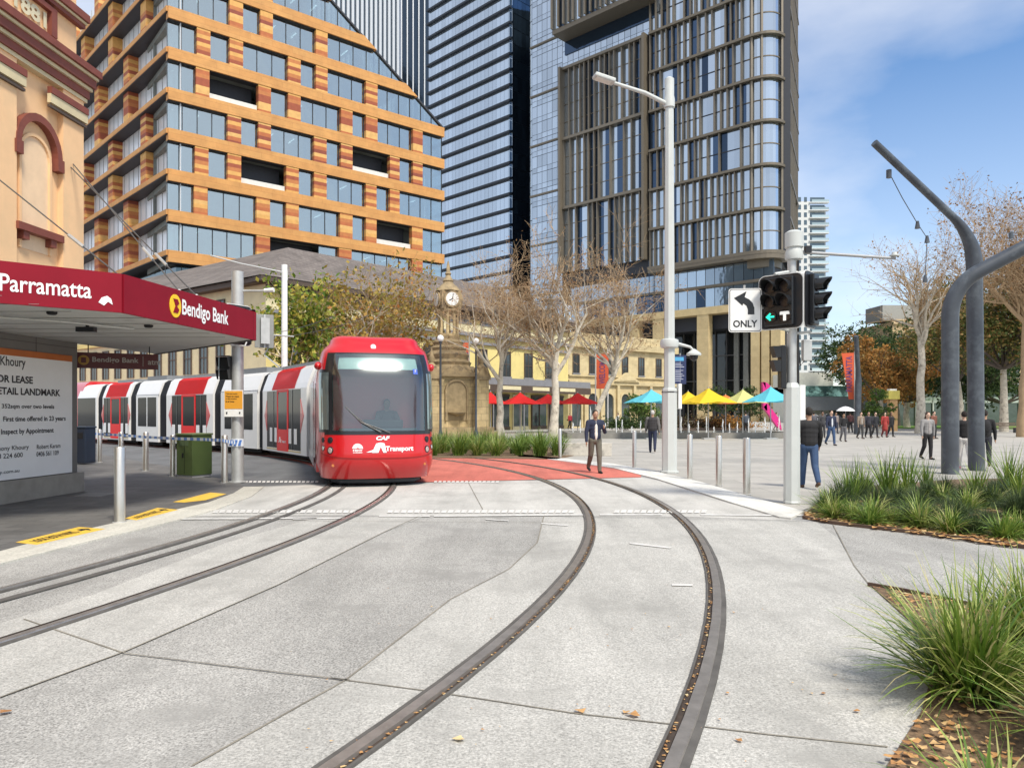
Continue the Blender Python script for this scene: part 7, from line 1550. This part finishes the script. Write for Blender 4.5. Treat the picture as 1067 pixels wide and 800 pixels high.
def person(label, x, y, H_, yaw, top, legs, hair=(.02,.015,.012), skin='a', coat=1.0, step=.22, armL=(-.12,.05), armR=(.15,.05), shoe=(.02,.02,.02), phone=False, sleeves=None, inner=None, hairlong=False, vox=.014, down=.0, bag=None, skirt=0.0, fingers=False, seated=False, z=.012, group='people walking on the plaza', hairtype=1):
    """yaw 0 faces the camera (-y); arm = (swing, elbow bend); local: x to the person's left, -y forwards"""
    t = thing('person', label, 'person', (0,0,0), group); h = H_; V = Vector
    hip = .52*h; sh = .815*h; hw = .055*h; sw = .112*h
    if seated: hip = .30*h; sh = hip+.30*h
    st = step
    def leg(s, sw_):
        p0 = V((s*hw,0,hip)); 
        if seated: return [p0, V((s*hw,-.25*h,hip)), V((s*hw,-.27*h,.03*h)), V((s*hw,-.36*h,.02*h))]
        L1, L2 = .245*h, .245*h; a = sw_; k = p0+V((0,-math.sin(a)*L1,-math.cos(a)*L1)); b = a-.10-(.35 if a < 0 else .02); an = k+V((0,-math.sin(b)*L2,-math.cos(b)*L2)); return [p0,k,an,None]
    lg = [leg(1, st), leg(-1, -st)]
    low = min(lg[0][2].z, lg[1][2].z)
    dz = 0 if seated else .036*h-low
    for L in lg:
        for i in range(3): L[i] = L[i]+V((0,0,dz))
        if L[3] is None: L[3] = L[2]+V((0,-.085*h,-.022*h)) if L[2].z < .06*h else L[2]+V((0,-.06*h,-.05*h))
    hip += dz; sh += dz; neck = V((0,-.005*h,sh+.03*h)); hc = V((0,-.012*h-down*.05,sh+.118*h-down*.02)); hr = (.043*h,.054*h,.066*h)
    def arm(s, a, e):
        p = V((s*sw,0,sh-.012*h)); k = p+V((s*.035*h,-math.sin(a)*.16*h,-math.cos(a)*.165*h)); b = a+e; inn = -s*.05*h if e > .8 else s*.006*h; w = k+V((inn,-math.sin(b)*.14*h,-math.cos(b)*.14*h)); d = (w-k).normalized(); return [p,k,w,w+d*.045*h], d
    aL, dL = arm(1, *armL); aR, dR = arm(-1, *armR)
    bd = MB(); bd.ball(hc, hr, 16, 12); bd.ball(hc+V((0,-.018*h,-.030*h)), (.030*h,.036*h,.034*h), 12, 8); bd.ball(hc+V((0,-.056*h,-.010*h)), (.007*h,.010*h,.012*h), 8, 6)
    for s in (-1,1): bd.ball(hc+V((s*.043*h,0,-.004*h)), (.006*h,.010*h,.015*h), 8, 6)
    limb(bd, [neck+V((0,0,-.03*h)), hc+V((0,.01*h,-.03*h))], [.034*h,.030*h])
    bd.ball((0,0,sh-.05*h), (.095*h,.06*h,.09*h)); bd.ball((0,0,hip+.08*h), (.085*h,.055*h,.12*h)); bd.ball((0,0,hip), (.088*h,.058*h,.06*h))
    for L in lg: limb(bd, L[:3], [.048*h,.033*h,.022*h]); limb(bd, [L[2],L[3]], [.020*h,.018*h])
    for A, d in ((aL,dL),(aR,dR)):
        limb(bd, A[:3], [.028*h,.023*h,.016*h]); bd.ball(A[3]-d*.012*h, (.016*h,.014*h,.026*h), 10, 8)
        sd = d.cross(V((0,1,0))); sd = sd.normalized() if sd.length > .2 else V((1,0,0)); fw = V((0,-1,0)) if abs(d.y) < .7 else V((0,0,-1)); s0 = .0065*h
        for q in range(4):
            b0 = A[3]+fw*(q-1.5)*s0*1.45+d*.004*h; ln = (.036,.042,.040,.030)[q]*h; cur = sd*(.008*h)*(1 if A is aL else -1); bd.tube([b0,b0+d*ln*.5+cur*.3,b0+d*ln+cur], [s0*.75,s0*.68,s0*.5], 6)
        b0 = A[3]-d*.028*h+fw*.012*h; bd.tube([b0,b0+fw*.016*h+d*.012*h,b0+fw*.018*h+d*.030*h], [s0*.9,s0*.8,s0*.6], 6)
    body = solid(bd, 'body', SKIN[skin], t, vox*.62)
    # jacket or shirt
    c = coat; jk = MB(); jk.ball((0,0,sh-.11*h), (.104*h*c,.073*h*c,.11*h)); jk.ball((0,0,sh-.21*h), (.099*h*c,.072*h*c,.11*h)); jk.ball((0,0,sh-.045*h), (.112*h*c,.074*h*c,.078*h)); jk.ball((0,0,sh-.16*h), (.100*h*c,.072*h*c,.14*h)); jk.ball((0,0,hip+.06*h), (.100*h*c,.074*h*c,.10*h)); limb(jk, [V((-sw*.8,0,sh-.005*h)),V((0,0,sh+.008*h)),V((sw*.8,0,sh-.005*h))], [.036*h,.034*h,.036*h])
    if skirt: limb(jk, [V((0,0,hip)),V((0,0,hip-skirt))], [.100*h,.112*h])
    slv = MB()
    for A in (aL,aR): limb(slv, A[:3], [.040*h*c,.033*h*c,.024*h*c])
    if sleeves: solid(slv, 'sleeves', pm(sleeves), t, vox, 2)
    else: jk.v += slv.v; n0 = len(jk.v)-len(slv.v); jk.f += [tuple(i+n0 for i in f) for f in slv.f]
    solid(jk, 'jacket', pm(top), t, vox, 8)
    if inner:
        m = MB(); m.ball((0,-.050*h*c,sh-.12*h), (.030*h,.030*h,.13*h)); m.ball((0,-.050*h*c,hip+.10*h), (.030*h,.031*h,.10*h)); m.ball((0,-.052*h*c,sh-.20*h), (.030*h,.030*h,.10*h)); solid(m, 'shirt', pm(inner), t, vox, 2)
    tr = MB(); tr.ball((0,0,hip-.005*h), (.094*h,.066*h,.065*h))
    for L in lg: limb(tr, [L[0],L[1],L[2].lerp(L[1],.05)], [.056*h,.043*h,.032*h])
    solid(tr, 'trousers', pm(legs), t, vox, 2)
    for L in lg:
        sm = MB(); d = (L[3]-L[2]); limb(sm, [L[2]+V((0,.018*h,-.018*h)),L[2].lerp(L[3],.5)+V((0,0,-.004*h)),L[3]+V((0,-.03*h,.000))], [.023*h,.024*h,.019*h]); solid(sm, 'shoe', pm(shoe), t, vox*.9, 1)
    ha = MB(); 
    if hairtype: ha.ball(hc+V((0,.010*h,.014*h)), (hr[0]*1.10,hr[1]*1.02,hr[2]*.95), 14, 10)
    if hairlong: limb(ha, [hc+V((0,.03*h,0)),hc+V((0,.045*h,-.06*h)),hc+V((0,.04*h,-.12*h))], [.040*h,.045*h,.030*h])
    if hairtype:
        ho = solid(ha, 'hair', pm(hair), t, vox*.8, 1)
    fc = MB()
    for s in (-1,1): fc.ball(hc+V((s*.017*h,-.0500*h,.002*h)), (.0065*h,.004*h,.004*h), 8, 6)
    fc.ball(hc+V((0,-.0525*h,-.035*h)), (.012*h,.003*h,.003*h), 8, 6); fc.build('eyes_and_mouth', pm((.05,.02,.02)), t)
    if phone: m = MB(); p = aR[3].lerp(aL[3],.5) if phone == 2 else aR[3]+V((.02*h,-.01*h,.02*h)); m.box(p.x-.035,p.x+.035,p.y-.01,p.y+.0,p.z-.02,p.z+.11); m.build('phone', M['black'], t)
    if bag: m = MB(); m.ball(bag[0], bag[1], 12, 8); solid(m, 'bag', pm(bag[2]), t, .02, 2)
    t.location = (x,y,z); t.rotation_euler = (0,0,yaw); return t
def at(px, py): return G(px, py, .012)
N_, JE, BK, GY = (.018,.025,.055), (.035,.07,.15), (.014,.014,.016), (.14,.14,.13)
g = at(620,492.5); person('man in a navy jacket and grey trousers looking down at his phone while crossing', g[0], g[1], 1.72, R(10), N_, (.12,.115,.09), skin='a', inner=(.70,.68,.62), armR=(.1,.12), armL=(.35,1.75), phone=False, step=.20, vox=.011, down=.5)
g = at(680,471.5); person('grey-haired person walking away in a dark vest with grey sleeves and navy trousers', g[0], g[1], 1.74, R(168), (.035,.033,.035), (.015,.02,.05), hair=(.50,.48,.45), sleeves=(.13,.125,.12), coat=1.22, step=.24, vox=.012, armR=(-.1,.15), armL=(.2,.3))
g = at(842,508.5); person('man in a black jacket and blue jeans walking away behind the traffic light pole', g[0]+.02, g[1], 1.76, R(172), (.018,.018,.020), JE, skin='a', step=.26, coat=1.05, shoe=(.09,.05,.03), vox=.011, armL=(.1,.1), armR=(.30,.28))
g = at(966.5,478.5); person('woman in a grey jacket and black trousers walking towards the camera, left of the masts', g[0], g[1], 1.66, R(4), (.24,.235,.235), BK, skin='b', hairlong=True, hair=(.06,.035,.025), inner=(.30,.28,.27), step=.10, vox=.012, coat=.95)
g = at(973,457); person('person in brown partly hidden behind the woman in grey', g[0], g[1], 1.72, R(20), (.16,.06,.04), BK, skin='b', step=.1, vox=.02)
g = at(1003,488); person('person in a black top and white trousers half hidden between the masts', g[0]+.05, g[1], 1.68, R(165), BK, (.72,.70,.68), skin='b', step=.2, shoe=(.75,.30,.35), vox=.014)
g = at(1027,487); person('person with a black backpack stepping out behind the taller mast', g[0]-.02, g[1], 1.72, R(150), BK, (.02,.022,.03), skin='a', step=.24, vox=.014, bag=(Vector((0,.17,1.22)),(.15,.12,.22),(.015,.015,.017)))
crowd = [(866,464,1.76,R(5),N_,JE,'b','man in an open navy jacket and blue jeans walking towards us',dict(inner=(.6,.62,.65))),
 (857,456,1.72,R(-10),(.05,.05,.055),(.03,.03,.035),'c','person in dark grey left of the man in blue jeans',{}),
 (879,460,1.60,R(0),BK,(.10,.10,.11),'a','person in black under the white parasol',dict(hairlong=True)),
 (897,457,1.68,R(12),(.22,.17,.13),(.05,.05,.05),'b','person in a brown jacket right of the far mast',dict(inner=(.35,.33,.30))),
 (905,456.3,1.70,R(-8),(.03,.03,.04),BK,'a','first of the two people in dark coats right of the brown jacket',{}),
 (912,456,1.68,R(8),(.02,.022,.028),(.03,.03,.035),'b','second of the two people in dark coats, slightly to the right',{}),
 (922,455.5,1.66,R(0),(.30,.035,.03),(.16,.03,.03),'b','person in a long red coat left of the tan column',dict(skirt=.30,hairlong=True)),
 (928.5,455,1.64,R(15),BK,BK,'c','person in black beside the red coat, in front of the tan column',dict(hairlong=True)),
 (777,453,1.70,R(175),(.06,.075,.10),BK,'b','person in a blue-grey top walking away under the lime umbrella',{}),
 (809,448.5,1.66,R(60),(.60,.60,.58),(.20,.19,.18),'b','person in a white top near the magenta sculpture',{}),
 (848,452,1.70,R(180),(.10,.10,.12),BK,'a','distant dark figure immediately right of the traffic light pole',{}),
 (871,451.5,1.66,R(10),(.35,.30,.28),(.06,.06,.08),'a','distant figure in beige behind the blue-jeans man',{}),
 (886,451,1.70,R(170),(.10,.04,.04),BK,'c','distant figure in maroon at the foot of the far mast',{}),
 (651,448,1.66,R(90),(.05,.05,.06),BK,'a','seated-height distant person in black left of the grey-haired walker',{}),
 (644,447.5,1.62,R(-90),(.55,.55,.55),(.1,.1,.12),'b','distant person in a pale top by the fountain jets',{}),
 (594,447,1.60,R(30),(.30,.02,.03),BK,'a','distant person in red below the rightmost red umbrella',{}),
 (505,449,1.66,R(0),(.05,.04,.05),(.05,.05,.06),'a','dark figure standing under the red umbrella by the monument',{})]
for (px,py,h,yw,tp_,lg_,sk,lb,kw) in crowd:
    g = at(px,py); person(lb, g[0], g[1], h, yw, tp_, lg_, skin=sk, step=random.Random(px).uniform(.08,.24), vox=.019, **kw)
# white parasol over the crowd
D = 42.3; x = X_(881,D); t = thing('parasol', 'white hand-held parasol above the crowd beside the far mast', 'parasol', (x,D,1.5), None); m = MB(); m.lathe([(.001,2.02),(.18,1.98),(.38,1.88),(.50,1.76),(.51,1.75),(.37,1.86),(.17,1.96),(.001,2.0)], (x,D-.0,0), 12); m.build('canopy', mat('parasol_white', (.75,.75,.75), .7), t); m = MB(); m.tube([(x,D,1.99),(x,D,1.25)], .012, 6); m.build('handle', M['grey'], t)
# driver in the cab
w0 = modframe(ends[0][0], ends[0][1]) @ Vector((1.25,-.28,.62))
person('tram driver in dark clothing seated behind the windscreen', w0.x, w0.y, 1.72, math.atan2(-(ends[0][0]-ends[0][1]).x, (ends[0][0]-ends[0][1]).y)+math.pi, (.015,.015,.02), BK, skin='c', seated=True, z=.62, vox=.016, armL=(.9,.3), armR=(.9,.3), group='tram crew')
# far parked vehicles under the canopy
def car(px, D, col, label):
    x = X_(px,D); t = thing('parked_car', label, 'car', (x,D,0), 'vehicles in the far street'); w = frame((x,D,0),(1,.15)); m = MB(w)
    m.plate([(-2.1,.35),(2.1,.35),(2.15,.85),(1.3,.95),(.7,1.42),(-1.0,1.45),(-1.7,.98),(-2.15,.88)], 0, 1.7); m.build('body', mat('car_paint', col, .3, coat=.6), t, bev=.05)
    m = MB(w); m.plate([(-1.5,.97),(1.1,.97),(.6,1.36),(-.95,1.38)], -.01, 1.71); m.build('glass', TP['glass'], t)
    for u in (-1.35,1.35):
        m = MB(w); m.lathe([(.32,-.02),(.32,.2)], (u,0,.32), 14, axis='y'); wh_ = m.build('wheel', M['black'], t); m = MB(w); m.lathe([(.18,-.03),(.18,.0)], (u,0,.32), 12, axis='y'); m.build('rim', M['steel'], wh_)
car(846,100,(.55,.56,.58),'silver car in the far street, left one under the canopy'); car(868,104,(.05,.06,.08),'dark car in the far street, right one under the canopy')
